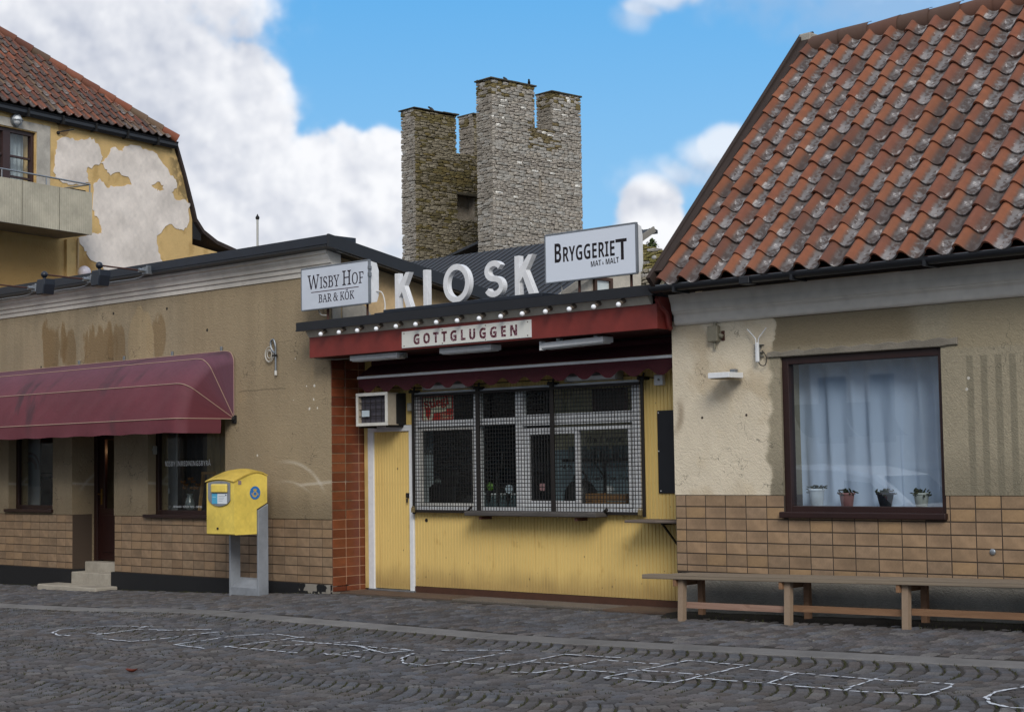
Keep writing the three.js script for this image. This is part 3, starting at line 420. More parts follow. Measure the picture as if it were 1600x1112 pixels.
  const lp = thing('white_lamp', 'small white desk lamp tilted up in the lettered shop window', 'lamp', [-4.24, 1.0, -0.36]); mesh('base', rbx(-0.2, 0.16, 0, 0.06, -0.08, 0.08, 0.02), mat('#b7b9ba', { r: 0.5 }), lp); mesh('arm', rod([0.06, 0.06, 0], [0.2, 0.26, 0], 0.012), mat('#c8cacc'), lp); mesh('head', [new THREE.ConeGeometry(0.035, 0.08, 14).rotateZ(-0.6).translate(0.21, 0.28, 0)], mat('#c8cacc'), lp);
  tag(mesh('window_shelf', [rbx(-4.8, -2.22, 0.95, 0.985, -0.62, -0.36), rbx(-8.9, -6.57, 0.94, 0.97, -0.62, -0.36)], mat('#4b463f')), 'narrow display shelf inside the shop windows', 'shelf');
  // lit lamp in the doorway
  const bl = thing('doorway_lamp', 'small warm glowing lamp hanging inside the shop doorway', 'lamp', [-5.66, 1.88, -0.62]); { mesh('cord', rod([0, 0.05, 0], [0, 0.85, 0], 0.004), M.dark, bl); mesh('bulb', ball(0, 0, 0, 0.035), new THREE.MeshPhysicalMaterial({ color: '#000000', emissive: new THREE.Color(1, 0.55, 0.22), emissiveIntensity: 7 }), bl); mesh('holder', rod([0, 0.03, 0], [0, 0.09, 0], 0.016), M.dark, bl); const p = new THREE.PointLight(new THREE.Color(1, 0.6, 0.3), 0.16); p.castShadow = true; bl.add(p); }
}
// ---------------------------------------------------------------- dome awning over the shop
{
  const A = thing('dome_awning', 'faded burgundy dome awning with pale piping above the shop door', 'awning', [0, 2.25, 0.02]);
  const Rr = 0.93, X1 = -1.97, X0 = -9.6, rc = 0.16;
  const rib = (phi, k) => { // U shaped hoop, k 0..1 along it
    const arm = Rr - rc, arc = rc * Math.PI / 2, run = X1 - X0 - 2 * rc, T = 2 * arm + 2 * arc + run; let s = k * T, x, r;
    const right = (q) => { if (q < arm) return [X1, q]; const a = (q - arm) / rc; return [X1 - rc + Math.cos(a) * rc, arm + Math.sin(a) * rc]; };
    if (s < arm + arc) [x, r] = right(s); else if (s < arm + arc + run) { x = X1 - rc - (s - arm - arc); r = Rr; } else { [x, r] = right(T - s); x = X0 + (X1 - x); }
    return [x, r * Math.sin(phi), r * Math.cos(phi), r];
  };
  const ks = []; for (let i = 0; i <= 14; i++) ks.push(i / 14 * 0.085); for (let i = 1; i < 60; i++) ks.push(0.085 + 0.83 * i / 60); for (let i = 0; i <= 14; i++) ks.push(0.915 + i / 14 * 0.085);
  const ang = [0, 30, 60, 90].map((d) => d * Math.PI / 180);
  const fab = dataTex(1024, 512, (u, v) => { const s = u * 12, fade = sst(v, 0.15, 0.95); let k = 0.86 + 0.2 * (NA(s / 3, v * 0.8) - 0.5) + 0.08 * (ND(s / 2, v) - 0.5); const stain = sst(NB(s / 2.2, v * 0.25), 0.56, 0.8) * sst(NA(s / 6, v), 0.35, 0.7); let c = [lerp(112, 112, fade), lerp(50, 74, fade), lerp(60, 92, fade)].map((q) => q * k); c = c.map((q, i) => lerp(q, [46, 34, 40][i], stain * 0.7)); return c; });
  const fm = new THREE.MeshPhysicalMaterial({ map: fab, roughness: 0.75, side: THREE.DoubleSide, sheen: 0.3, sheenColor: new THREE.Color('#8a6070') }); fm.bumpMap = rep(SOFT_BUMP, 14, 3); fm.bumpScale = 0.006;
  for (let g = 0; g < 3; g++) { const P = [], U = [], ix = []; const n = 6; ks.forEach((k, i) => { for (let j = 0; j <= n; j++) { const t = j / n, phi = lerp(ang[g], ang[g + 1], t), [x, y, z, r] = rib(phi, k); const chord = Math.cos((ang[g + 1] - ang[g]) / 2) / Math.cos(phi - (ang[g] + ang[g + 1]) / 2); const c = lerp(1, chord, 0.75) + (0.007 * Math.sin(k * 140 + j) + 0.006 * Math.sin(k * 61 + 2.3 * t) + 0.004 * Math.sin(k * 290 + 5 * t)) * Math.sin(t * Math.PI); P.push(x, y * c, z * c); U.push(x / 12, (phi / (Math.PI / 2)) * 0.9 + 0.08); if (i + 1 < ks.length && j < n) { const a = i * (n + 1) + j; ix.push(a, a + 1, a + n + 1, a + n + 1, a + 1, a + n + 2); } } }); const q = new THREE.BufferGeometry(); q.setAttribute('position', new THREE.Float32BufferAttribute(P, 3)); q.setAttribute('uv', new THREE.Float32BufferAttribute(U, 2)); q.setIndex(ix); q.computeVertexNormals(); q.userData.uvReady = true; mesh('fabric_panel', q, fm, A); }
  const pipe = mat('#a58a7a', { r: 0.8, mottle: 0 });
  for (const a of ang) { const pts = ks.map((k) => { const [x, y, z] = rib(a, k); return [x, y * 1.004, z * 1.004 + (a > 1.5 ? 0.008 : 0)]; }); mesh('piping', tube(pts, 0.0065, 220, 6), pipe, A); }
  { const P = [], U = [], ix = []; const vk = ks.filter((k) => k > 0.022 && k < 0.978); vk.forEach((k, i) => { const [x, y, z] = rib(0, k); for (let j = 0; j < 3; j++) { P.push(x, -0.095 * j - (j === 2 ? 0.006 * Math.sin(x * 9) : 0), z + 0.012 * Math.sin(x * 7 + j) * j / 2); U.push(x / 12, 0.08 - 0.03 * j); } if (i + 1 < vk.length) for (let j = 0; j < 2; j++) { const a = i * 3 + j; ix.push(a, a + 3, a + 1, a + 1, a + 3, a + 4); } }); const q = new THREE.BufferGeometry(); q.setAttribute('position', new THREE.Float32BufferAttribute(P, 3)); q.setAttribute('uv', new THREE.Float32BufferAttribute(U, 2)); q.setIndex(ix); q.computeVertexNormals(); q.userData.uvReady = true; mesh('valance', q, fm, A); }
  mesh('pivot', [ball(X1, 0, 0.02, 0.035, 10, 8), rbx(X1 - 0.03, X1 + 0.03, -0.06, 0.05, -0.018, 0.02)], M.dark, A);
  for (const x of [-2.26, -3.4, -4.6, -5.8]) mesh('bracket', rbx(x - 0.02, x + 0.02, Rr - 0.02, Rr + 0.07, -0.016, 0.01), M.galv, A);
}
// floodlights on arms along the top of the shop wall
{
  const proto = thing('floodlight', 'black floodlight on a rod over the shop cornice, nearest the street corner', 'floodlight', [-3.66, 4.4, 0.3], 0, 'floodlights along the shop cornice');
  const P = proto;
  mesh('bracket', [rbx(-0.03, 0.14, -0.05, 0.05, -0.03, 0.03), rod([0.02, 0, -0.02], [0.02, 0.0, 0.12], 0.03), rbx(0.11, 0.14, -0.06, 0.06, -0.04, 0.06)], M.galv, P);
  mesh('arm', rod([0, 0.0, 0.03], [0, 0.02, 0.72], 0.012), M.rust, P);
  mesh('swivel', [ball(0, 0.02, 0.75, 0.05, 12, 8), rod([0, 0.0, 0.75], [0, -0.08, 0.75], 0.02)], M.blueBlack, P);
  { const g = ext([[-0.1, -0.27], [0.08, -0.27], [0.115, -0.13], [0.115, -0.05], [-0.085, -0.05], [-0.12, -0.2]], 0.16, { bevel: 0.012 }); mesh('housing', g.translate(0, 0, 0.65), M.blueBlack, P); }
  const second = proto.clone(); second.name = numbered('floodlight'); second.position.set(-5.08, 4.4, 0.3); second.userData.label = 'black floodlight on a rod over the shop cornice, second from the street corner'; scene.add(second);
  const third = proto.clone(); third.name = numbered('floodlight'); third.position.set(-6.62, 4.4, 0.3); third.userData.label = 'black floodlight of which only rod and bracket show at the left edge'; scene.add(third);
  [['pale cable sagging along the capping, rightmost between the floodlights', -3.6], ['pale cable sagging along the capping between the two full floodlights', -5.02], ['pale cable sagging along the capping at the left edge', -6.58]].forEach(([l, x]) => tag(mesh(numbered('floodlight_cable'), tube([[x, 4.38, 0.3], [x - 0.15, 4.32, 0.31], [x - 0.8, 4.31, 0.31], [x - 1.35, 4.31, 0.31]], 0.008, 24, 5), M.galv), l, 'cable'));
}
// bent conduit with a coil of cable on the shop wall
{
  const c = thing('cable_conduit', 'bent grey conduit with a coil of cable hanging on the tan wall', 'conduit', [-1.07, 0, 0.03]);
  mesh('pipe', tube([[0.0, 2.84, 0], [0, 3.1, 0], [0.0, 3.2, 0.005], [-0.03, 3.27, 0.01], [-0.08, 3.26, 0.01], [-0.09, 3.2, 0.01], [-0.06, 3.13, 0.01], [0.0, 3.09, 0.01]], 0.014, 48, 8), M.galv, c);
  for (const [r, dx, dy] of [[0.1, -0.12, 0.05], [0.075, -0.13, 0.04], [0.05, -0.12, 0.05]]) mesh('coil', new THREE.TorusGeometry(r, 0.006, 6, 28).scale(0.9, 1, 1).translate(dx, 3.03 + dy, 0.005 + r * 0.05), mat('#b7b3aa', { r: 0.6, mottle: 0 }), c);
  mesh('clip', rbx(-0.06, 0.03, 3.05, 3.075, -0.01, 0.02), M.dark, c); mesh('end_sleeve', rod([0, 2.8, 0], [0, 2.86, 0], 0.018), mat('#c9c7c2', { mottle: 0 }), c);
}
// mailbox
{
  const b = thing('mailbox', 'yellow mailbox with a blue posthorn badge on a grey stand beside the shop window', 'mailbox', [-1.24, groundY(-1.24, 0.5) + 0.002, 0.28]);
  // local: x across, z out to the street; front of the box at z 0.52
  const w = 0.29, y0 = 0.8;
  // arched in width as well: the profile is lofted over slices, its top sinking towards the sides
  const arched = (prof, hw, n = 12) => { const P = [], N = prof.length, at = (i, j) => { const x = lerp(-hw, hw, i / n), [z, y] = prof[j]; return [x, y - (y > 1.4 ? 0.034 * (x / hw) ** 2 : 0), z]; }; const tri = (a, b, c) => P.push(...a, ...b, ...c); for (let i = 0; i < n; i++) for (let j = 0; j < N; j++) { const k = (j + 1) % N; tri(at(i, j), at(i + 1, j), at(i + 1, k)); tri(at(i, j), at(i + 1, k), at(i, k)); } const cap = THREE.ShapeUtils.triangulateShape(prof.map((p) => new THREE.Vector2(...p)), []); for (const [p, q, r] of cap) { tri(at(0, p), at(0, r), at(0, q)); tri(at(n, p), at(n, q), at(n, r)); } const g = new THREE.BufferGeometry(); g.setAttribute('position', new THREE.Float32BufferAttribute(P, 3)); g.computeVertexNormals(); return g; };
  mesh('box', arched([[0.0, 1.57], [0.08, 1.605], [0.16, 1.62], [0.26, 1.61], [0.38, 1.57], [0.48, 1.53], [0.522, 1.508], [0.53, 1.49], [0.53, y0 + 0.012], [0.518, y0], [0.17, y0], [0.17, 1.12], [0.0, 1.2]], w), M.postYellow, b);
  mesh('lid', arched([[0.0, 1.593], [0.08, 1.628], [0.16, 1.643], [0.26, 1.633], [0.38, 1.592], [0.48, 1.551], [0.54, 1.525], [0.552, 1.51], [0.545, 1.505], [0.48, 1.533], [0.38, 1.573], [0.26, 1.613], [0.16, 1.623], [0.08, 1.608], [0.0, 1.575]], w + 0.012), mat('#d4b550', { r: 0.6, mottle: 1.6, bump: 0.001 }), b);
  for (const s of [-1, 1]) { const q = ext([[0, -0.02], [-0.16, -0.02], [-0.16, 1.1], [0, 1.18]], 0.03, { bevel: 0.004 }); q.rotateY(Math.PI / 2); mesh('side_post', q.translate(s > 0 ? w - 0.012 : -w - 0.018, 0, 0), M.postGrey, b); }
  { const q = ext([[0.0, 0.0], [-0.155, 0.0], [-0.155, 0.1], [-0.1, 0.14], [-0.04, 0.2], [0, 0.22]], 2 * w - 0.03); q.rotateY(Math.PI / 2); mesh('foot', q.translate(-w + 0.015, 0, 0), M.postGrey, b); }
  { const slot = ext((() => { const s = new THREE.Shape(); s.moveTo(-0.24, 0.12); s.quadraticCurveTo(0, 0.17, 0.22, 0.12); s.lineTo(0.22, -0.1); s.quadraticCurveTo(0.18, -0.17, 0.0, -0.18); s.quadraticCurveTo(-0.2, -0.17, -0.24, -0.08); return s; })(), 0.01); mesh('slot_surround', slot.translate(0, 1.345, 0.538), M.postGrey, b); }
  mesh('flap', rbx(-0.15, 0.18, 1.34, 1.45, 0.545, 0.575, 0.02, 2), M.postYellow, b);
  const noteT = canvasTex(256, 128, (c, W, H) => { c.fillStyle = '#d6dde2'; c.fillRect(0, 0, W, H); c.fillStyle = '#4fa6c9'; c.fillRect(0, 0, 92, H); c.fillStyle = '#9fd0e2'; c.fillRect(10, 40, 60, 8); c.fillStyle = '#8b98a2'; for (let i = 0; i < 4; i++) c.fillRect(112, 30 + i * 20, 110 - i * 14, 5); c.fillStyle = '#2f4a60'; c.fillRect(226, 10, 18, 18); });
  { const [q, m] = face(0.32, 0.13, noteT); mesh('notice', q.translate(0.01, 1.262, 0.552), m, b); }
  mesh('lock', [rod([-0.05, 0.88, 0.53], [-0.05, 0.88, 0.546], 0.014, 12)], M.dark, b);
  const badge = canvasTex(256, 256, (c, W, H) => { c.fillStyle = '#2f74b8'; c.fillRect(0, 0, W, H); c.strokeStyle = '#caa53a'; c.fillStyle = '#caa53a'; c.lineWidth = 17; c.beginPath(); c.arc(128, 148, 44, 0.1 * Math.PI, 2.0 * Math.PI); c.stroke(); c.lineWidth = 13; c.beginPath(); c.moveTo(172, 148); c.quadraticCurveTo(176, 196, 128, 206); c.quadraticCurveTo(74, 206, 56, 150); c.stroke(); c.beginPath(); c.moveTo(40, 158); c.lineTo(66, 146); c.lineTo(54, 120); c.closePath(); c.fill(); c.beginPath(); c.moveTo(196, 128); c.lineTo(214, 176); c.lineTo(176, 160); c.closePath(); c.fill(); c.beginPath(); c.moveTo(94, 92); c.lineTo(84, 50); c.lineTo(108, 70); c.lineTo(128, 40); c.lineTo(148, 70); c.lineTo(172, 50); c.lineTo(162, 92); c.closePath(); c.fill(); });
  { const q = new THREE.CircleGeometry(0.085, 36); q.userData.uvReady = true; q.rotateY(Math.PI / 2); mesh('badge', q.translate(w + 0.005, 1.33, 0.2), new THREE.MeshPhysicalMaterial({ map: badge, roughness: 0.4 }), b, 'round blue badge with a yellow crowned posthorn'); }
  mesh('sticker', [rbx(w + 0.002, w + 0.005, 1.44, 1.49, 0.42, 0.47, 0.001)], mat('#8d7a78', { mottle: 0 }), b);
}

// ---------------------------------------------------------------- kiosk between the two buildings
{
  const K = thing('kiosk_building', 'yellow ribbed metal kiosk with a red fascia between the two buildings', 'kiosk');
  const ZF = -0.57, X0 = 0.02, X1 = 5.45;
  const cr0 = rng(12), CHIPS = Array.from({ length: 46 }, () => [cr0(), cr0() ** 1.6, 0.0012 + 0.0035 * cr0() ** 3]);
  const ribT = dataTex(512, 512, (u, v) => { let k = 0.95 + 0.12 * (NA(u, v) - 0.5); let c = [228 * k, 197 * k, 122 * k]; const d = sst(NB(u * 2.3, v * 2.3), 0.7, 0.82) * 0.25; c = c.map((q, i) => lerp(q, [150, 116, 56][i], d)); const splash = sst(0.13 + 0.09 * (NB(u * 2, 0.4) - 0.5) - v, 0, 0.1) * (0.35 + 0.6 * NA(u * 2, v * 4)); c = c.map((q, i) => lerp(q, [128, 104, 66][i], clamp(splash * 0.75))); for (const [a, b, q] of CHIPS) if (Math.hypot(u - a, (v - b) * 0.8) < q * (0.5 + NB(u * 9, v * 9))) c = [112, 92, 60]; const run = sst(NB(u * 9, v * 0.22), 0.62, 0.74) * sst(NA(u * 3, v * 0.8), 0.45, 0.65); c = c.map((q, i) => lerp(q, [168, 132, 72][i], run * 0.35)); return c; });
  const ribM = new THREE.MeshPhysicalMaterial({ roughness: 0.42 }); ribM.map = rep(ribT, 1 / 3, 1 / 3);
  // ribbed sheet: flats 44 mm with sunk grooves between
  const ribbed = (x0, x1, y0, y1, z) => { const P = [], ix = []; const xs = []; for (let x = Math.ceil(x0 / 0.05) * 0.05; x < x1; x += 0.05) xs.push([x - 0.006, 0], [x - 0.002, -0.009], [x + 0.002, -0.009], [x + 0.006, 0]); const pts = [[x0, 0], ...xs.filter((p) => p[0] > x0 + 0.001 && p[0] < x1 - 0.001), [x1, 0]]; pts.forEach(([x, d], i) => { P.push(x, y0, z + d, x, y1, z + d); if (i + 1 < pts.length) { const a = i * 2; ix.push(a, a + 2, a + 1, a + 1, a + 2, a + 3); } }); const g = new THREE.BufferGeometry(); g.setAttribute('position', new THREE.Float32BufferAttribute(P, 3)); g.setIndex(ix); const f = g.toNonIndexed(); f.computeVertexNormals(); return f; };
  const WX0 = 0.93, WX1 = 4.58, WY0 = 1.0, WY1 = 2.5;
  mesh('ribbed_wall', [ribbed(X0, 0.08, 0.08, 2.95, ZF), ribbed(0.08, WX0, 2.1, 2.95, ZF), ribbed(WX0, WX1, 0.08, WY0, ZF), ribbed(WX0, WX1, WY1, 2.95, ZF), ribbed(WX1, X1, 0.08, 2.95, ZF)], ribM, K);
  mesh('back_wall', [bx(X0, X1, -0.2, 3.3, -4.1, -4.0), bx(X0 + 0.0, 0.06, -0.2, 3.3, -4, ZF - 0.02), bx(X1 - 0.05, X1, -0.2, 3.3, -4, ZF - 0.02), bx(X0, 0.86, -0.2, 3.3, ZF - 0.12, ZF - 0.02), bx(WX0 + 0.0, WX1, -0.2, WY0 - 0.02, ZF - 0.12, ZF - 0.02), bx(WX1, X1, -0.2, 3.3, ZF - 0.12, ZF - 0.02), bx(WX0, WX1, WY1 + 0.02, 3.3, ZF - 0.12, ZF - 0.02)], mat('#8b8f90', { r: 0.9 }), K);
  mesh('interior_floor', bx(0.06, X1 - 0.05, 0.0, 0.06, -4, ZF - 0.12), mat('#35302b'), K); mesh('interior_ceiling', bx(0.06, X1 - 0.05, 2.7, 2.8, -4, ZF - 0.12), mat('#cfcfca'), K);
  mesh('interior_panel', [bx(2.35, X1 - 0.05, 0.06, 1.75, -1.7, -1.6)], mat('#c9e0e8', { r: 0.7 }), K); mesh('interior_panel', [bx(2.35, X1 - 0.05, 1.75, 2.7, -1.7, -1.6)], mat('#ece2c0', { r: 0.8 }), K);
  mesh('interior_panel', bx(0.55, 0.88, 0.06, 2.6, -0.95, -0.9), mat('#ccd6dc', { r: 0.6 }), K);
  mesh('counter', [rbx(0.1, WX1, 0.9, 0.96, -1.5, -0.75, 0.01), bx(0.92, WX1, 0.06, 0.9, -0.8, -0.76)], mat('#77746f', { r: 0.5 }), K);
  mesh('base_strip', bx(0.87, X1 - 0.002, -0.06, 0.075, ZF - 0.02, ZF + 0.006), M.brownBase, K);
  // corner post
  mesh('corner_post', [rbx(0.012, 0.08, 0.02, 2.8, ZF, ZF + 0.02, 0.004)], M.yellow, K);
  // door
  const D = new THREE.Group(); D.name = 'door'; K.add(D);
  mesh('frame', [rbx(0.085, 0.19, 0.0, 2.02, ZF - 0.02, ZF + 0.025, 0.005), rbx(0.855, 0.925, -0.03, 2.02, ZF - 0.02, ZF + 0.025, 0.005), rbx(0.085, 0.925, 2.02, 2.095, ZF - 0.02, ZF + 0.024, 0.005)], M.whiteClean, D);
  mesh('leaf', [ribbed(0.19, 0.855, 0.03, 2.02, ZF + 0.002)], ribM, D);
  mesh('lock', [rbx(0.8, 0.84, 1.18, 1.24, ZF, ZF + 0.035), rod([0.82, 1.12, ZF + 0.03], [0.82, 1.17, ZF + 0.03], 0.012)], M.iron, D);
  mesh('threshold', rbx(0.1, 0.94, -0.04, 0.02, ZF - 0.02, ZF + 0.05), M.galv, D);
  mesh('vent_hole', new THREE.CylinderGeometry(0.022, 0.022, 0.01, 16).rotateX(Math.PI / 2).translate(1.14, 0.9, ZF + 0.002), M.dark, K);
  // window front: white frame with transoms and mullions
  const wf = (x0, x1, y0, y1, d = 0.03, zz = 0) => rbx(x0, x1, y0, y1, ZF - 0.07 + zz, ZF + d + zz, 0.005);
  const Wn = new THREE.Group(); Wn.name = 'window'; K.add(Wn);
  const ex = (x0, x1, y0, y1) => new THREE.PlaneGeometry(x1 - x0, y1 - y0).translate((x0 + x1) / 2, (y0 + y1) / 2, ZF - 0.035);
  mesh('frame', [wf(WX0, 1.02, WY0 + 0.07, WY1 - 0.045), wf(4.47, WX1, WY0 + 0.07, WY1 - 0.045), wf(WX0, WX1, WY0, WY0 + 0.07, 0.045), wf(WX0, WX1, WY1 - 0.045, WY1)], M.whiteClean, Wn);
  mesh('transom', [wf(1.02, 2.0, 2.06, 2.135, 0.028), wf(2.08, 2.7, 2.06, 2.135, 0.028), wf(2.8, 4.45, 2.03, 2.16, 0.028)], M.whiteClean, Wn);
  mesh('mullion', wf(2.0, 2.08, 1.07, 2.455, 0.028), M.whiteClean, Wn); mesh('mullion', wf(2.7, 2.8, 1.07, 2.455, 0.028), M.whiteClean, Wn);
  const sash = (x0, x1, y0, y1, f, z) => [rbx(x0, x0 + f, y0, y1, z - 0.03, z, 0.004), rbx(x1 - f, x1, y0, y1, z - 0.03, z, 0.004), rbx(x0 + f, x1 - f, y0, y0 + f, z - 0.03, z, 0.004), rbx(x0 + f, x1 - f, y1 - f, y1, z - 0.03, z, 0.004)];
  mesh('sash', sash(1.025, 1.995, 1.075, 2.055, 0.04, ZF), M.white, Wn); mesh('sash', sash(2.81, 3.67, 1.075, 2.0, 0.075, ZF - 0.005), M.whiteClean, Wn); mesh('sash', sash(3.63, 4.445, 1.075, 2.0, 0.045, ZF + 0.028), M.whiteClean, Wn);
  for (const p of [[1.02, 2.0, 2.135, 2.455], [2.08, 2.7, 2.135, 2.455], [2.8, 4.45, 2.16, 2.455], [1.065, 1.955, 1.115, 2.015], [2.08, 2.7, 1.07, 2.06], [2.885, 3.64, 1.15, 1.93], [3.675, 4.4, 1.12, 1.955]]) mesh('pane', ex(...p), GLASS, Wn);
  // hand lettering on the panes, dark paint pen
  const scribble = (seed, lines) => canvasTex(512, 512, (c, w, h) => { const r = rng(seed); c.clearRect(0, 0, w, h); c.strokeStyle = '#08090b'; c.lineCap = 'round'; lines.forEach(([x0, x1, y, s]) => { let x = x0 * w; const Y = y * h; c.lineWidth = s * 0.16; while (x < x1 * w) { if (r() < 0.14) { x += s * 0.7; continue; } c.beginPath(); c.moveTo(x, Y + (r() - 0.5) * s * 0.4); const t = r(); if (t < 0.4) c.bezierCurveTo(x, Y - s * (0.5 + r()), x + s * 0.7, Y - s * 0.4, x + s * 0.35, Y + s * 0.45); else if (t < 0.7) { c.lineTo(x + s * 0.12, Y - s * (0.6 + r() * 0.6)); c.lineTo(x + s * 0.1, Y + s * 0.45); } else c.arc(x + s * 0.25, Y, s * 0.27, 0, 5.6); c.stroke(); x += s * (0.5 + r() * 0.25); } }); });
  const pen = (x, y, w, h, t) => { const g = new THREE.PlaneGeometry(w, h); g.userData.uvReady = true; mesh('lettering', g.translate(x, y, ZF - 0.028), new THREE.MeshPhysicalMaterial({ map: t, transparent: true, roughness: 0.8 }), Wn, 'dark hand lettering on the pane'); };
  pen(1.51, 1.62, 0.88, 0.8, scribble(3, [[0.28, 0.75, 0.08, 34], [0.2, 0.97, 0.24, 36], [0.02, 0.98, 0.36, 30], [0.2, 0.9, 0.46, 28], [0.42, 0.58, 0.55, 24], [0.26, 0.74, 0.65, 28], [0.05, 0.7, 0.76, 26], [0.25, 0.68, 0.86, 26]]));
  pen(4.03, 1.6, 0.66, 0.66, scribble(8, [[0.05, 0.95, 0.14, 50], [0.05, 0.95, 0.4, 44], [0.03, 0.95, 0.6, 30], [0.03, 0.95, 0.8, 42]]));
  pen(3.25, 1.55, 0.7, 0.3, scribble(12, [[0.05, 0.45, 0.5, 60], [0.55, 0.98, 0.55, 70]]));
  // bamboo-coloured frames of the hatch shelf outside
  const shelfWood = woodMat(WOODG(31, '#3f3b38', '#5d5854', 2), 0.85);
  const sh = new THREE.Group(); sh.name = 'serving_shelf'; K.add(sh);
  mesh('board', rbx(2.06, 4.12, 0.975, 1.03, ZF + 0.05, ZF + 0.27, 0.012), shelfWood, sh); mesh('batten', [bar([2.3, 0.95, ZF + 0.05], [2.3, 0.95, ZF + 0.24], 0.035), bar([3.8, 0.95, ZF + 0.05], [3.8, 0.95, ZF + 0.24], 0.035)], M.rust, sh);
  mesh('hook', [rod([4.1, 1.03, ZF + 0.1], [4.16, 1.06, ZF + 0.12], 0.02), rod([1.93, 1.02, ZF + 0.08], [2.03, 1.08, ZF + 0.1], 0.014)], M.iron, sh);
  // canopy: soffit, red fascia, white lamp strip, black gutter, flat roof
  const CF = 0.28;
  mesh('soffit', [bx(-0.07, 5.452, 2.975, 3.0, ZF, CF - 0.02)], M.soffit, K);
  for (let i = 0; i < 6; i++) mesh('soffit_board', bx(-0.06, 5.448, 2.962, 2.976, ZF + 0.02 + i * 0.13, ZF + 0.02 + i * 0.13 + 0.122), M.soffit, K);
  mesh('fascia', rbx(-0.083, 5.486, 2.962, 3.222, CF - 0.03, CF, 0.004), M.redPaint, K);
  mesh('fascia_return', [bx(5.462, 5.484, 2.964, 3.22, 0.02, CF - 0.03), bx(5.45, 5.475, 3.222, 3.3, 0.02, CF - 0.02), bx(-0.08, -0.06, 2.964, 3.22, 0.01, CF - 0.03)], M.redPaint, K);
  mesh('drain_pipe', [tube([[5.47, 3.28, 0.26], [5.475, 3.2, 0.22], [5.5, 3.12, 0.14], [5.5, 2.99, 0.1], [5.49, 2.975, 0.06]], 0.028, 24, 8)], M.redPaint, K);
  mesh('lamp_strip', ext([[-CF + 0.028, 3.222], [-CF - 0.004, 3.222], [-CF - 0.07, 3.315], [-CF + 0.028, 3.315]], 5.5).rotateY(Math.PI / 2).translate(-0.085, 0, 0), mat('#c9c4b6', { r: 0.7 }), K);
  mesh('gutter', [bx(-0.2, 5.535, 3.318, 3.412, CF - 0.02, 0.4), bx(-0.2, 5.535, 3.3, 3.318, 0.37, 0.41)], M.blackMetal, K);
  mesh('roof', [bx(-0.0, 5.45, 3.3, 3.4, -9, CF - 0.021)], M.blackMetal, K);
  mesh('letter_plinth', [rbx(1.42, 3.99, 3.4125, 3.456, 0.1, 0.39, 0.006), rbx(1.24, 1.44, 3.4125, 3.43, 0.1, 0.37, 0.004)], M.blueBlack, K);
  // steps and plates at the foot
  mesh('foot_slab', rbx(0.03, 2.0, -0.3, 0.002, ZF - 0.02, -0.1, 0.01), M.slabBrown, K); mesh('foot_plate', (() => { const L = []; for (let x = 2.02; x < 4.4; x += 0.06) L.push(rbx(x, x + 0.052, -0.3, -0.002, ZF - 0.02, -0.12, 0.005)); return L; })(), M.slab, K); mesh('foot_slab', rbx(4.42, 5.44, -0.3, 0.004, ZF - 0.02, -0.02, 0.01), M.slabBrown, K);
  mesh('bulb_flex', tube([[-0.06, 2.95, 0.2], [0.3, 2.93, 0.15], [0.8, 2.95, 0.0]], 0.006, 20, 5), M.plasticGrey, K);
}
// grille in front of the kiosk window
{
  const G = thing('window_grille', 'dark steel mesh grille hung on hooks before the kiosk window', 'grille', [0, 0, -0.49]);
  const A = 1.0, B = 4.66, Y0 = 1.0, Y1 = 2.47, posts = [A, 2.13, 3.33, B];
  posts.forEach((x, i) => mesh('post', rbx(x - (i % 3 ? 0.028 : 0.018), x + (i % 3 ? 0.028 : 0.018), Y0 - 0.02, Y1 + (i % 3 ? 0.06 : 0.02), -0.012, 0.012, 0.003), M.iron, G));
  for (let i = 0; i < 3; i++) { const a = posts[i] + 0.03, b = posts[i + 1] - 0.03; mesh('rail', rbx(a, b, Y0, Y0 + 0.035, -0.01, 0.01, 0.003), M.iron, G); mesh('rail', rbx(a, b, Y1 - 0.035, Y1, -0.01, 0.01, 0.003), M.iron, G); }
  const P = 0.046, v = done(new THREE.CylinderGeometry(0.0046, 0.0046, Y1 - Y0 - 0.06, 5, 1, true)), wm = new THREE.MeshPhysicalMaterial({ color: '#0c0b0b', roughness: 0.55 });
  for (let x = A + P; x < B - 0.02; x += P) { if (posts.some((p) => Math.abs(p - x) < 0.03)) continue; mesh('wire', v, wm, G).position.set(x, (Y0 + Y1) / 2, 0.003); }
  const h = done(new THREE.CylinderGeometry(0.0046, 0.0046, B - A - 0.04, 5, 1, true).rotateZ(Math.PI / 2)); for (let y = Y0 + 0.035 + P; y < Y1 - 0.05; y += P) mesh('wire', h, wm, G).position.set((A + B) / 2, y, -0.004);
  posts.forEach((x) => mesh('hook', [rbx(x - 0.05, x + 0.05, Y1 + 0.02, Y1 + 0.05, -0.08, 0.03, 0.004), rod([x - 0.07, Y1 + 0.06, -0.02], [x + 0.05, Y1 + 0.03, 0.02], 0.01), rod([x + 0.03, Y1 + 0.1, 0], [x + 0.02, Y1, 0.01], 0.012)], M.iron, G));
  for (const x of [A + 0.01, B - 0.04]) mesh('padlock', [rbx(x - 0.025, x + 0.025, 1.0, 1.06, 0.012, 0.04, 0.005), new THREE.TorusGeometry(0.018, 0.005, 6, 14, Math.PI).translate(x, 1.06, 0.026)], mat('#8a7a55', { r: 0.4, m: 0.5, mottle: 0 }), G);
}
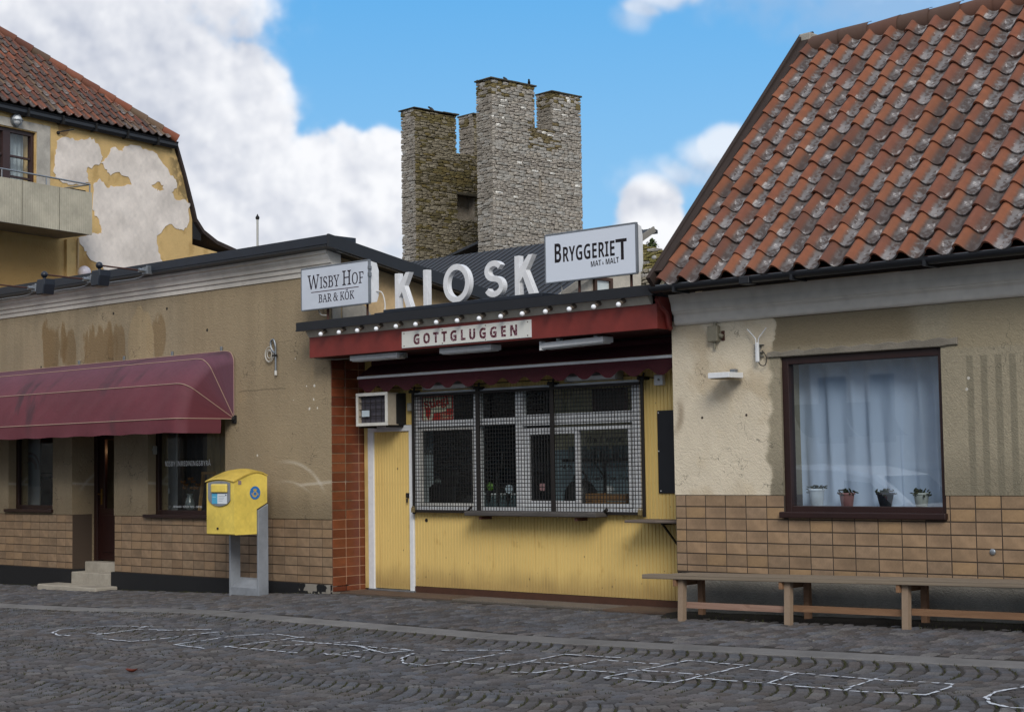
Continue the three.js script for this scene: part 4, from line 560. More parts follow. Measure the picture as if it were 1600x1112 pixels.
// big white letters on the kiosk roof
{
  const L = (name, label, shape, x, y) => { const t = thing(name, label, 'sign letter', [x, y, 0.24], 0, 'white letters on the kiosk roof'); const d = 0.068; mesh('face', ext(shape, 0.012, { seg: 24, bevel: 0.003 }).translate(0, 0, d - 0.012), M.letterFace, t); mesh('side', ext(shape, d - 0.016, { seg: 24 }), M.letterSide, t); return t; };
  M.letterFace = mat('#dfe0e2', { r: 0.5, mottle: 0.4, fine: 1 }); M.letterSide = mat('#e4e5e7', { r: 0.55, mottle: 0.5, fine: 1 });
  const kk = (w, h, s) => { const m = h * 0.46; return poly([[0, 0], [s, 0], [s, m - 0.06], [s + 0.05, m + 0.0], [w - s * 1.02, 0], [w + 0.02, 0], [s + 0.1, m + 0.075], [w - 0.01, h], [w - s * 1.1, h], [s, m + 0.1], [s, h], [0, h]]); };
  L('sign_letter', 'first K, the leftmost white letter on the kiosk roof', kk(0.27, 0.43, 0.072), 1.545, 3.457);
  L('sign_letter', 'narrow white letter I between the first K and the O', poly([[0, 0], [0.07, 0], [0.07, 0.43], [0, 0.43]]), 2.035, 3.457);
  { const o = new THREE.Shape(); o.absellipse(0.215, 0.22, 0.215, 0.225, 0, Math.PI * 2); const hH = new THREE.Path(); hH.absellipse(0.215, 0.22, 0.145, 0.155, 0, Math.PI * 2, true); o.holes.push(hH); L('sign_letter', 'round white letter O on the kiosk roof', o, 2.37, 3.462); }
  { // S as a stroke of even width
    const c = []; for (let i = 0; i <= 22; i++) { const a = lerp(0.16 * Math.PI, 1.5 * Math.PI, i / 22); c.push([0.165 + Math.cos(a) * 0.118, 0.308 + Math.sin(a) * 0.087]); } for (let i = 1; i <= 22; i++) { const a = lerp(0.5 * Math.PI, -0.86 * Math.PI, i / 22); c.push([0.165 + Math.cos(a) * 0.128, 0.132 + Math.sin(a) * 0.089]); }
    const a = [], b = []; c.forEach((p, i) => { const q = c[Math.max(0, i - 1)], r = c[Math.min(c.length - 1, i + 1)], dx = r[0] - q[0], dy = r[1] - q[1], l = Math.hypot(dx, dy), w = 0.034; a.push([p[0] * 0.92 - dy / l * w, p[1] + dx / l * w]); b.unshift([p[0] * 0.92 + dy / l * w, p[1] - dx / l * w]); });
    L('sign_letter', 'curved white letter S on the kiosk roof', poly([...a, ...b]), 3.03, 3.462); }
  L('sign_letter', 'last K, the rightmost white letter on the kiosk roof', kk(0.29, 0.45, 0.074), 3.51, 3.457);
}
// illuminated sign boxes on posts
{
  const wisby = canvasTex(1024, 436, (c, w, h) => { c.fillStyle = '#d2d9e4'; c.fillRect(0, 0, w, h); const im = c.getImageData(0, 0, w, h); for (let i = 0; i < im.data.length; i += 4) { const x = (i / 4) % w, y = Math.floor(i / 4 / w), k = 0.95 + 0.1 * (NA(x / 900, y / 600) - 0.5); im.data[i] *= k; im.data[i + 1] *= k; im.data[i + 2] *= k; } c.putImageData(im, 0, 0);
    c.fillStyle = '#1c1420'; c.textBaseline = 'alphabetic'; const put = (t, x, y, s, st) => { c.save(); c.translate(x, y); c.scale(st, 1); c.font = `${s}px serif`; c.fillText(t, 0, 0); c.lineWidth = 2.5; c.strokeStyle = c.fillStyle; c.strokeText(t, 0, 0); const m = c.measureText(t).width * st; c.restore(); return x + m; };
    let x = put('W', 92, 224, 212, 0.86); x = put('ISBY', x, 224, 166, 0.84); x = put('H', x + 40, 224, 212, 0.86); put('OF', x, 224, 166, 0.84);
    c.fillStyle = '#3a2030'; c.fillRect(150, 254, 730, 9); c.fillStyle = '#1c1420'; put('BAR & KÖK', 262, 376, 118, 0.86); });
  const brygg = canvasTex(1024, 436, (c, w, h) => { c.fillStyle = '#d2d9e4'; c.fillRect(0, 0, w, h); c.fillStyle = '#17161a'; c.textBaseline = 'alphabetic'; const put = (t, x, y, s, st, rot = 0) => { c.save(); c.translate(x, y); c.rotate(rot); c.scale(st, 1); c.font = `bold ${s}px sans-serif`; c.fillText(t, 0, 0); const m = c.measureText(t).width * st; c.restore(); return x + m; };
    let x = put('B', 92, 262, 250, 0.62); x = put('RYGGERIE', x + 2, 262, 192, 0.66); c.fillRect(x + 2, 118, 124, 30); c.fillRect(x + 60, 118, 32, 190);
    put('MAT', 520, 340, 72, 0.8, -0.04); put('&', 652, 330, 36, 0.7); put('MALT', 688, 334, 72, 0.8, -0.03); });
  const signM = (t) => { const m = new THREE.MeshPhysicalMaterial({ map: t, roughness: 0.22, clearcoat: 0.3 }); return m; };
  function signBox(name, label, w, h, d, tex, posts, pos) {
    const s = thing(name, label, 'sign', pos); const g = new THREE.PlaneGeometry(w - 0.02, h - 0.02); g.userData.uvReady = true;
    mesh('face', g.translate(0, h / 2, 0.0125), signM(tex), s); mesh('front_trim', [rbx(-w / 2, w / 2, h - 0.014, h + 0.006, -0.02, 0.016, 0.003), rbx(-w / 2, w / 2, -0.004, 0.012, -0.02, 0.016, 0.003), rbx(-w / 2 - 0.005, -w / 2 + 0.012, 0.012, h - 0.014, -0.02, 0.016, 0.003), rbx(w / 2 - 0.012, w / 2 + 0.005, 0.012, h - 0.014, -0.02, 0.016, 0.003)], M.steel, s);
    mesh('case', ext([[0.02, 0.01], [d * 0.8, 0.03], [d, 0.12], [d, h - 0.12], [d * 0.8, h - 0.03], [0.02, h - 0.01]], w - 0.02).rotateY(Math.PI / 2).translate(-w / 2 + 0.01, 0, 0), M.whiteClean, s);
    for (const [x, l] of posts) mesh('post', rod([x, -l, -0.07], [x, h * 0.5, -0.07], 0.015), M.rust, s);
    return s;
  }
  const a = signBox('sign_box', 'white sign box reading Wisby Hof on posts above the left end of the fascia', 1.28, 0.535, 0.16, wisby, [[-0.22, 0.16], [0.52, 0.16]], [0.49, 3.56, 0.34]);
  mesh('hinge', [rbx(0.625, 0.66, 0.33, 0.38, -0.02, 0.02, 0.004), rbx(0.625, 0.66, 0.42, 0.46, -0.02, 0.02, 0.004)], M.steel, a);
  mesh('cable', [tube([[0.63, 0.16, -0.12], [0.7, 0.14, -0.14], [0.76, 0.0, -0.14], [0.79, -0.14, -0.1]], 0.009, 24, 6), tube([[-0.4, 0.0, -0.07], [-0.34, -0.06, -0.06], [-0.22, -0.08, -0.07]], 0.008, 16, 6)], mat('#c2c0ba', { mottle: 0 }), a);
  const b = signBox('sign_box', 'white sign box reading Bryggeriet beside the tiled roof', 1.28, 0.535, 0.11, brygg, [[-0.22, 0.15], [0.5, 0.15]], [4.65, 3.55, 0.34]);
  mesh('cable', tube([[-0.48, 0.0, -0.06], [-0.47, -0.08, -0.07], [-0.52, -0.14, -0.08]], 0.007, 14, 6), mat('#c2c0ba', { mottle: 0 }), b);
  // sign board on the fascia
  const gott = canvasTex(1024, 104, (c, w, h) => { c.fillStyle = '#cfcfc9'; c.fillRect(0, 0, w, h); const q = document.createElement('canvas'); q.width = w; q.height = h; const l = q.getContext('2d'); l.clearRect(0, 0, w, h); l.fillStyle = l.strokeStyle = '#4a1220'; l.font = 'bold 88px sans-serif'; l.textBaseline = 'middle'; l.lineWidth = 4; const r = rng(77); let x = 96;
    for (const ch of 'GOTTGLUGGEN') { l.save(); l.translate(x, h / 2 + 3); l.scale(0.92, 1); l.fillText(ch, 0, 0); l.strokeText(ch, 0, 0); x += l.measureText(ch).width * 0.92 + 24; l.restore(); }
    l.globalCompositeOperation = 'source-atop'; l.fillStyle = '#a88f98'; for (let i = 0; i < 620; i++) { l.beginPath(); l.arc(80 + r() * 860, 12 + r() * 80, 1.5 + r() * 2, 0, 7); l.fill(); } c.drawImage(q, 0, 0); c.fillStyle = 'rgba(90,85,75,0.25)'; for (let i = 0; i < 40; i++) c.fillRect(r() * w, r() * h, r() * 30, 1.5); });
  const s = thing('fascia_sign', 'long white board reading Gottgluggen in dark red on the fascia', 'sign', [2.685, 3.082, 0.28]); mesh('board', rbx(-1.045, 1.045, -0.1, 0.1, 0, 0.014, 0.002), M.whiteClean, s); { const [g, m] = face(2.08, 0.192, gott, { r: 0.6 }); mesh('print', g.translate(0, 0, 0.0165), m, s); } for (const [x, y] of [[-1.0, 0.075], [1.0, 0.075], [-1.0, -0.075], [1.0, -0.075], [-0.35, 0.08], [0.35, 0.08], [-0.35, -0.08], [0.35, -0.08]]) mesh('screw', new THREE.SphereGeometry(0.007, 8, 6).translate(x, y, 0.018), M.rust, s);
}
// bulbs along the canopy
const ORD = ['first', 'second', 'third', 'fourth', 'fifth', 'sixth', 'seventh', 'eighth', 'ninth', 'tenth', 'eleventh', 'twelfth', 'thirteenth', 'fourteenth', 'fifteenth'];
{
  const proto = new THREE.Group(); proto.name = numbered('festoon_bulb'); scene.add(proto);
  tag(proto, 'white festoon bulb in the row under the black gutter of the kiosk', 'light bulb', 'festoon bulbs along the kiosk canopy');
  mesh('socket', [rod([0, 0.016, -0.055], [0, 0.0, 0.01], 0.024, 14), rod([0, 0.02, -0.065], [0, 0.016, -0.05], 0.032, 14)], M.bakelite, proto); mesh('globe', [ball(0, -0.006, 0.04, 0.028, 16, 12)], M.bulb, proto);
  [0.29, 0.64, 0.975, 1.32, 1.67, 2.01, 2.355, 2.695, 3.045, 3.385, 3.715, 4.055, 4.4, 4.745, 5.085].forEach((x, i) => { let o = proto; if (i) { o = proto.clone(); o.name = numbered('festoon_bulb'); scene.add(o); } o.userData.label = ORD[i] + ' white bulb from the left under the black gutter of the kiosk'; o.position.set(x, 3.252, 0.375); o.rotation.set(0.25 + rnd(-0.08, 0.08), rnd(-0.1, 0.1), 0); });
}
// fittings under the canopy
{
  const fit = (label, x, w, y, z, end) => { const t = thing('canopy_light', label, 'lamp', [x, y, z], 0, 'strip lights under the canopy'); mesh('housing', rbx(-w / 2, w / 2, 0, 0.062, -0.09, 0.09, 0.006), M.whiteClean, t); mesh('diffuser', rbx(-w / 2 + 0.02, w / 2 - 0.02, -0.012, 0.001, -0.07, 0.07, 0.005), M.glassFrost, t); mesh('hanger', [bx(-w * 0.3, -w * 0.3 + 0.05, 0.062, 0.1, -0.03, 0.03), bx(w * 0.3, w * 0.3 + 0.05, 0.062, 0.1, -0.03, 0.03)], M.whiteClean, t); if (end) mesh('end_socket', [rod([w / 2 - 0.03, 0.01, 0.03], [w / 2 + 0.06, 0.01, 0.03], 0.02), rbx(w / 2 - 0.03, w / 2 + 0.03, -0.005, 0.045, -0.05, 0.0, 0.004)], M.plasticGrey, t); return t; };
  fit('white strip light under the canopy nearest the tiled corner, its end socket open', 1.0, 0.86, 2.895, 0.09, 1); fit('white strip light hung under the Gottgluggen board', 2.58, 0.84, 2.895, 0.09); const t = fit('tilted white strip light under the right end of the canopy', 4.22, 0.9, 2.87, 0.09); t.rotation.z = 0.02; mesh('broken_bracket', bx(-0.47, -0.44, -0.02, 0.08, 0.02, 0.09), M.whiteClean, t);
  const wl = (label, x) => { const t = thing('wall_light', label, 'lamp', [x, 2.545, -0.57], 0, 'tube lights on the kiosk wall'); mesh('housing', rbx(-0.38, 0.38, 0.0, 0.1, 0, 0.05, 0.01), M.plasticGrey, t); mesh('cover', ext([[0, -0.03], [-0.1, -0.02], [-0.11, 0.02], [-0.06, 0.06], [0, 0.07]], 0.72).rotateY(Math.PI / 2).translate(-0.36, 0, 0.01), M.glassFrost, t); for (const s of [-1, 1]) mesh('end_cap', rbx(s * 0.375 - 0.018, s * 0.375 + 0.018, -0.035, 0.11, 0, 0.12, 0.008), M.plasticGrey, t); return t; };
  wl('dusty grey tube light on the kiosk wall above the beer poster', 1.6); wl('dusty grey tube light on the kiosk wall near the dark notice board', 3.95);
  // rolled scalloped awning
  const A = thing('scalloped_awning', 'rolled dark red awning with a scalloped hem and white bar over the grille', 'awning', [0, 0, -0.25]);
  mesh('front_bar', rbx(0.24, 5.44, 2.69, 2.725, -0.015, 0.02, 0.008), M.whiteClean, A);
  { const P = [], ix = []; const n = 400; for (let i = 0; i <= n; i++) { const x = lerp(0.25, 5.43, i / n), ph = ((x - 0.25) / 0.36) % 1, hem = 2.515 + 0.075 * Math.pow(Math.abs(Math.cos(Math.PI * ph)), 2.6) * (0.85 + 0.3 * NA(Math.floor((x + 0.18) / 0.36) * 0.17, 0.4)); for (let j = 0; j <= 3; j++) P.push(x, lerp(2.69, hem, j / 3), 0.004 + 0.012 * Math.sin(x * 5.2 + j) * j / 3); if (i < n) for (let j = 0; j < 3; j++) { const a = i * 4 + j; ix.push(a, a + 4, a + 1, a + 1, a + 4, a + 5); } } const g = new THREE.BufferGeometry(); g.setAttribute('position', new THREE.Float32BufferAttribute(P, 3)); g.setIndex(ix); g.computeVertexNormals(); const m = mat('#480f1b', { two: 1, r: 0.85, mottle: 0.5 }); mesh('valance', g, m, A); mesh('fabric_roll', [rod([0.26, 2.9, -0.26], [5.43, 2.9, -0.26], 0.05, 14), bar([2.845, 2.735, 0.0], [2.845, 2.925, -0.315], 5.17, 0.008)], m, A); }
  mesh('arm', [bar([0.3, 2.7, -0.02], [0.3, 2.74, -0.31], 0.03), bar([5.38, 2.7, -0.02], [5.38, 2.74, -0.31], 0.03)], M.whiteClean, A);
  // air conditioner
  const c = thing('air_conditioner', 'boxy cream air conditioner with a dark grid above the kiosk door', 'air conditioner', [0.5, 2.1, -0.57]);
  mesh('case', [rbx(-0.28, 0.29, 0, 0.4, -0.01, 0.17, 0.006)], M.rubber, c); mesh('shell', [rbx(-0.28, 0.29, 0.385, 0.405, 0.13, 0.32, 0.005), rbx(-0.28, 0.29, -0.005, 0.015, 0.13, 0.32, 0.005), rbx(-0.285, -0.255, 0.01, 0.39, 0.13, 0.32, 0.005), rbx(0.255, 0.285, 0.01, 0.39, 0.13, 0.32, 0.005)], mat('#b7ab98', { r: 0.5, mottle: 0.8 }), c);
  mesh('front_trim', [rbx(-0.29, 0.3, 0.37, 0.41, 0.32, 0.335, 0.004), rbx(-0.29, 0.3, -0.01, 0.03, 0.32, 0.335, 0.004), rbx(-0.29, -0.255, 0.03, 0.37, 0.32, 0.335, 0.004), rbx(0.255, 0.3, 0.03, 0.37, 0.32, 0.335, 0.004)], M.white, c);
  mesh('coil', bx(-0.255, 0.255, 0.03, 0.37, 0.17, 0.27), mat('#4a4750', { r: 0.7, fine: 1 }), c); { const L = []; for (let i = 1; i < 5; i++) L.push(rod([-0.255 + i * 0.102, 0.03, 0.3], [-0.255 + i * 0.102, 0.37, 0.3], 0.005, 6)); for (let i = 1; i < 4; i++) L.push(rod([-0.255, 0.03 + i * 0.085, 0.303], [0.255, 0.03 + i * 0.085, 0.303], 0.005, 6)); mesh('grid', L, M.iron, c); }
  mesh('label_plate', rbx(-0.2, -0.06, 0.11, 0.19, 0.308, 0.314, 0.002), mat('#b6c4cc', { mottle: 0 }), c); mesh('bracket', [bar([-0.25, -0.02, 0.0], [-0.25, -0.02, 0.3], 0.025), bar([0.25, -0.02, 0.0], [0.25, -0.02, 0.3], 0.025)], M.iron, c);
  const jb = thing('switch_box', 'small grey switch box between air conditioner and grille', 'switch box', [0.9, 2.27, -0.57]); mesh('case', rbx(-0.035, 0.045, 0, 0.1, 0, 0.06, 0.008), M.plasticGrey, jb); mesh('conduit', rod([0.02, -0.09, 0.02], [0.02, 0.01, 0.02], 0.008), M.plasticGrey, jb);
  const wb = thing('junction_box', 'small white socket box under the right end of the scalloped awning', 'socket box', [4.87, 2.42, -0.57]); mesh('case', rbx(-0.06, 0.06, 0, 0.12, 0, 0.06, 0.01), M.whiteClean, wb); mesh('knob', new THREE.CylinderGeometry(0.012, 0.012, 0.02, 12).rotateX(Math.PI / 2).translate(0.01, 0.06, 0.065), M.plasticGrey, wb);
  tag(mesh('thin_cable', [tube([[0.25, 2.6, -0.563], [1.1, 2.555, -0.563], [2.4, 2.56, -0.563], [3.4, 2.555, -0.563], [4.4, 2.55, -0.563], [4.82, 2.5, -0.563]], 0.006, 60, 5)], M.rubber), 'thin dark cable strung along the kiosk wall above the grille', 'cable');
  // black board and folding shelf at the right end
  const nb = thing('chalk_board', 'narrow black board screwed to the yellow kiosk wall', 'board', [4.97, 1.24, -0.565]); mesh('board', rbx(-0.155, 0.2, 0, 0.905, 0, 0.014, 0.004), mat('#10131a', { r: 0.6, mottle: 1.5 }), nb); for (const [x, y] of [[-0.135, 0.88], [-0.14, 0.46], [-0.12, 0.025]]) mesh('screw', new THREE.SphereGeometry(0.008, 8, 6).translate(x, y, 0.016), M.whiteClean, nb);
  const ws = thing('wall_shelf', 'small grey wooden shelf on a black bracket against the kiosk wall', 'shelf', [5.05, 0.93, -0.57]); mesh('board', rbx(-0.42, 0.38, 0, 0.03, 0.0, 0.4, 0.01), woodMat(WOODG(41, '#5a4f48', '#7a6c60', 1)), ws); mesh('bracket', [rbx(0.02, 0.05, -0.32, 0, 0.0, 0.02, 0.003), bar([0.035, -0.27, 0.02], [0.035, -0.02, 0.3], 0.018), rbx(0.02, 0.05, -0.02, 0, 0.0, 0.32, 0.003)], M.iron, ws);
  // beer poster inside the pane
  const beer = canvasTex(512, 400, (c, w, h) => { c.fillStyle = '#d2342a'; c.fillRect(0, 0, w, h); c.fillStyle = '#f0e8cc'; c.fillRect(18, 20, w - 36, h - 44); c.fillStyle = '#d2342a'; c.beginPath(); c.moveTo(190, 268); c.lineTo(400, 240); c.lineTo(400, 200); c.lineTo(w - 18, 196); c.lineTo(w - 18, h - 24); c.lineTo(160, h - 24); c.closePath(); c.fill(); c.beginPath(); c.moveTo(60, 180); c.quadraticCurveTo(150, 150, 150, 230); c.quadraticCurveTo(120, 330, 110, h - 30); c.quadraticCurveTo(40, 300, 60, 180); c.fill(); c.save(); c.translate(40, 196); c.rotate(-0.16); c.font = 'bold 150px serif'; c.lineWidth = 10; c.strokeStyle = '#d2342a'; c.scale(0.98, 1.05); c.strokeText('Stiegl', 0, 0); c.fillText('Stiegl', 0, 0); c.restore(); c.fillStyle = '#c9bfa0'; c.font = 'bold 104px serif'; c.fillText('Bier', 292, 352); });
  const bp = thing('beer_poster', 'red and cream Stiegl Bier poster behind the upper left pane of the kiosk', 'poster', [1.31, 2.12, -0.625]); { const [g, m] = face(0.55, 0.33, beer, { r: 0.6 }); mesh('print', g.translate(0, 0.165, 0.0075), m, bp); mesh('sheet', bx(-0.275, 0.275, 0, 0.33, 0, 0.004), M.whiteClean, bp); }
  const dp = thing('dark_poster', 'dark maroon framed poster inside the upper right pane of the kiosk', 'poster', [4.02, 2.13, -0.72]); mesh('frame', rbx(-0.26, 0.26, 0, 0.3, 0, 0.01), mat('#2a0f12'), dp); mesh('print', rbx(-0.2, 0.2, 0.03, 0.26, 0.01, 0.014, 0.001), mat('#140c0e'), dp);
}
// inside the kiosk, seen through glass and grille
{
  const dk = mat('#141516', { r: 0.5, mottle: 0.5 }), cl = new THREE.MeshPhysicalMaterial({ color: '#9fb0b4', transmission: 0.6, roughness: 0.12, thickness: 0 });
  const cm = thing('coffee_machine', 'bulky black machine on the kiosk counter behind the left pane', 'coffee machine', [1.1, 0.96, -1.05]); mesh('body', [rbx(-0.28, 0.22, 0, 0.38, -0.2, 0.15, 0.03, 2), rbx(-0.1, 0.24, 0.36, 0.55, -0.18, 0.12, 0.05, 2)], dk, cm); mesh('drip_tray', rbx(-0.26, 0.2, 0.02, 0.06, 0.15, 0.24, 0.01), M.steel, cm); mesh('cloth', new THREE.SphereGeometry(0.09, 10, 6).scale(1.2, 0.45, 0.9).translate(-0.12, 0.42, 0.05), mat('#9aa6a4', { r: 0.9, bump: 0.02 }), cm);
  const bk = thing('plastic_bin', 'dark plastic tub on the kiosk counter beside the black machine', 'tub', [1.5, 0.96, -1.0]); mesh('tub', new THREE.CylinderGeometry(0.15, 0.12, 0.2, 18).translate(0, 0.1, 0), mat('#2c2e30', { r: 0.6 }), bk); mesh('lid', new THREE.CylinderGeometry(0.16, 0.16, 0.03, 18).translate(0, 0.215, 0), dk, bk);
  const tap = thing('beer_tap', 'dark beer tap with a green round badge inside the middle pane', 'beer tap', [2.0, 0.96, -0.95]); mesh('column', [rod([0, 0, 0], [0, 0.52, 0], 0.03, 12), tube([[0, 0.52, 0], [0.02, 0.58, 0.02], [0.12, 0.6, 0.05], [0.16, 0.56, 0.06]], 0.02, 16, 8)], dk, tap); mesh('handle', rod([0.15, 0.6, 0.06], [0.15, 0.78, 0.05], 0.016), dk, tap); mesh('badge', [new THREE.SphereGeometry(0.055, 16, 10).scale(1, 1, 0.5).translate(-0.06, 0.35, 0.06)], mat('#5d8a2a', { r: 0.35, mottle: 0 }), tap);
  const bottleG = new THREE.LatheGeometry([[0, 0], [0.034, 0], [0.036, 0.02], [0.036, 0.14], [0.014, 0.2], [0.013, 0.255], [0, 0.255]].map((p) => new THREE.Vector2(...p)), 14), bg = done(bottleG), capG = done(new THREE.CylinderGeometry(0.015, 0.015, 0.016, 10).translate(0, 0.262, 0)), bm = new THREE.MeshPhysicalMaterial({ color: '#5a7076', roughness: 0.12, transmission: 0.4, thickness: 0 });
  const b0 = thing('glass_bottle', 'first pale bottle from the left inside the middle pane of the kiosk', 'bottle', [1.89, 0.96, -0.85], 0, 'bottles on the kiosk counter'); mesh('body', bg, bm, b0); mesh('cap', capG, M.whiteClean, b0); for (let i = 1; i < 7; i++) { const o = b0.clone(); o.name = numbered('glass_bottle'); o.position.x = 1.89 + i * 0.083; o.position.z = -0.85 - (i % 2) * 0.03; o.userData.label = ORD[i] + ' pale bottle from the left inside the middle pane of the kiosk'; scene.add(o); }
  const sg = thing('round_sign', 'small round pale tap sign above the row of bottles', 'tap sign', [2.27, 1.2, -0.88]); mesh('disc', [new THREE.CylinderGeometry(0.055, 0.055, 0.02, 24).rotateX(Math.PI / 2).translate(0, 0.08, 0)], mat('#c5d2dc', { mottle: 0 }), sg); mesh('stem', rod([0, -0.24, -0.02], [0, 0.06, -0.02], 0.012), dk, sg);
  const sh = thing('glass_shelf', 'dark shelf carrying drinking glasses inside the right pane of the kiosk', 'shelf', [3.4, 1.6, -1.58]); mesh('board', rbx(-0.68, 0.7, 0, 0.03, 0, 0.24, 0.004), dk, sh); for (const x of [-0.2, 0.6]) mesh('bracket', [bx(x, x + 0.02, -0.4, 0, 0, 0.02), bar([x + 0.01, -0.2, 0.01], [x + 0.01, -0.01, 0.2], 0.015)], dk, sh);
  const gg = done(new THREE.CylinderGeometry(0.045, 0.036, 0.16, 16, 1, false).translate(0, 0.08, 0)); const g0 = new THREE.Group(); g0.name = numbered('drinking_glass'); scene.add(g0); tag(g0, 'clear drinking glass in the row on the dark shelf inside the kiosk', 'glass', 'drinking glasses on the kiosk shelf'); mesh('vessel', gg, cl, g0); for (let i = 0; i < 11; i++) { const o = i ? g0.clone() : g0; if (i) { o.name = numbered('drinking_glass'); scene.add(o); } o.userData.label = ORD[i] + ' drinking glass from the left on the dark shelf inside the kiosk'; o.position.set(2.78 + i * 0.115, 1.63, -1.46 + (i % 3) * 0.02); }
  const cr = thing('wooden_crate', 'slatted wooden crate behind the lower right pane of the kiosk', 'crate', [3.88, 0.96, -0.95]); { const w = woodMat(WOODG(61, '#8a6238', '#a67a48', 1)); for (let i = 0; i < 3; i++) mesh('slat', rbx(-0.3, 0.3, 0.01 + i * 0.09, 0.085 + i * 0.09, 0.17, 0.185, 0.003), w, cr); for (const s of [-1, 1]) { mesh('end_board', rbx(s * 0.29 - 0.01, s * 0.29 + 0.01, 0, 0.27, -0.18, 0.168, 0.003), w, cr); } mesh('bottom_board', rbx(-0.28, 0.28, 0, 0.012, -0.17, 0.165, 0.002), w, cr); }
  const kt = thing('kettle', 'round black kettle inside the right pane of the kiosk', 'kettle', [3.18, 0.96, -1.15]); mesh('body', new THREE.LatheGeometry([[0, 0], [0.17, 0], [0.2, 0.12], [0.19, 0.3], [0.12, 0.4], [0.03, 0.43], [0, 0.43]].map((p) => new THREE.Vector2(...p)), 22), dk, kt); mesh('handle', new THREE.TorusGeometry(0.1, 0.014, 8, 18, Math.PI).translate(0, 0.42, 0), dk, kt);
  const rf = thing('fridge', 'tall dark fridge standing inside the kiosk behind the middle sash', 'fridge', [1.7, 0.06, -2.6]); mesh('body', rbx(-0.42, 0.35, 0, 1.9, -0.35, 0.3, 0.02), dk, rf); mesh('door', rbx(-0.4, 0.33, 0.05, 1.86, 0.302, 0.34, 0.015), mat('#1f2426', { r: 0.35 }), rf); mesh('handle', rod([-0.34, 0.8, 0.36], [-0.34, 1.3, 0.36], 0.012), M.steel, rf);
  const cp = thing('white_cup', 'small white cup on the wooden crate in the kiosk', 'cup', [3.86, 1.235, -0.86]); mesh('vessel', new THREE.CylinderGeometry(0.04, 0.032, 0.08, 16).translate(0, 0.04, 0), M.whiteClean, cp); mesh('handle', new THREE.TorusGeometry(0.022, 0.006, 6, 14).translate(0.045, 0.042, 0), M.whiteClean, cp);
  const pk = thing('pink_label', 'round pink label stuck inside the middle sash of the kiosk', 'label', [3.01, 1.31, -0.66]); mesh('disc', new THREE.CylinderGeometry(0.05, 0.05, 0.004, 24).rotateX(Math.PI / 2), mat('#b98a8c', { mottle: 0 }), pk);
}

// ---------------------------------------------------------------- tiled house on the right
// pantiles: one shared shape per size, trough and roll across, lip at the lower end
function pantile(W, L, roll, sag, seg = 12) {
  const P = [], U = []; const z = (s) => (s < 0.3 ? roll * Math.sin(Math.PI * s / 0.3) : -sag * Math.pow(Math.max(0, Math.sin(Math.PI * (s - 0.3) / 0.7)), 0.85)), th = 0.022, lift = 0.036;
  const v = (s, t, d = 0) => [s * (W * 1.05), t * L - (t === 0 ? 0.034 * Math.sin(Math.PI * clamp((s - 0.3) / 0.7)) - 0.006 : 0), z(s) + lift * (1 - t) - d]; const quad = (a, b, c, d, ua, ub, uc, ud) => { P.push(...a, ...b, ...c, ...a, ...c, ...d); U.push(...ua, ...ub, ...uc, ...ua, ...uc, ...ud); };
  for (let i = 0; i < seg; i++) { const a = i / seg, b = (i + 1) / seg; quad(v(a, 0), v(b, 0), v(b, 1), v(a, 1), [a, 0], [b, 0], [b, 1], [a, 1]); quad(v(a, 0, th), v(b, 0, th), v(b, 0), v(a, 0), [a, 0.02], [b, 0.02], [b, 0], [a, 0]); }
  const g = new THREE.BufferGeometry(); g.setAttribute('position', new THREE.Float32BufferAttribute(P, 3)); g.setAttribute('uv', new THREE.Float32BufferAttribute(U, 2));
  const n = []; { const nn = (s) => { const e = 0.01, dz = (z(clamp(s + e)) - z(clamp(s - e))) / ((clamp(s + e) - clamp(s - e)) * W); return V3(-dz, lift / L, 1).normalize(); }; for (let i = 0; i < P.length / 3; i++) { const q = Math.floor(i / 6) % 2; if (q) n.push(0, -1, 0); else { const w = nn(U[i * 2]); n.push(w.x, w.y, w.z); } } }
  g.setAttribute('normal', new THREE.Float32BufferAttribute(n, 3)); g.userData.uvReady = true; return done(g);
}
function tileLook(seed, base, lichen, dirt) {
  const r = rng(seed), ox = r(), oy = r();
  const t = dataTex(128, 160, (u, v) => {
    const n = NC(ox + u * 0.13, oy + v * 0.17), f = NB(ox + u * 0.5, oy + v * 0.6), sp = 0.5 * NC(oy + u * 0.9, ox + v * 1.1) + 0.5 * NC(ox + u * 3.1, oy + v * 3.7); let k = 0.85 + 0.35 * (n - 0.5) + 0.25 * (f - 0.5); let c = base.map((q) => q * k);
    const tr = sst(u, 0.3, 0.5) * sst(1.02 - u, 0.0, 0.14), low = 0.55 + 0.45 * sst(v, 1.05, 0.1);
    const d = clamp(dirt * (0.34 + 0.9 * tr) * sst(n + 0.35 * (f - 0.5), 0.14, 0.42)); c = c.map((q, i) => lerp(q, [64, 52, 47][i], d));
    const grain = sst(NC(ox * 3 + u * 2.4, oy + v * 2.9) + 0.5 * (f - 0.5), 0.42, 0.56), li = clamp(lichen * tr * low * 1.35) * sst(n + 0.7 * (NC(oy + u * 0.8, ox + v * 0.9) - 0.5), 0.3, 0.5); c = c.map((q, i) => lerp(q, [120, 116, 115][i] * (0.6 + 0.65 * f), clamp(li * (0.25 + 0.72 * grain))));
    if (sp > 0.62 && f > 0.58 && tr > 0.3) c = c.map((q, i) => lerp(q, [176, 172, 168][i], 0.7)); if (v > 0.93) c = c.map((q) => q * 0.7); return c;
  });
  t.wrapS = t.wrapT = THREE.ClampToEdgeWrapping; const m = new THREE.MeshPhysicalMaterial({ map: t, roughness: 0.85 }); m.bumpMap = t; m.bumpScale = 0.004; return m;
}
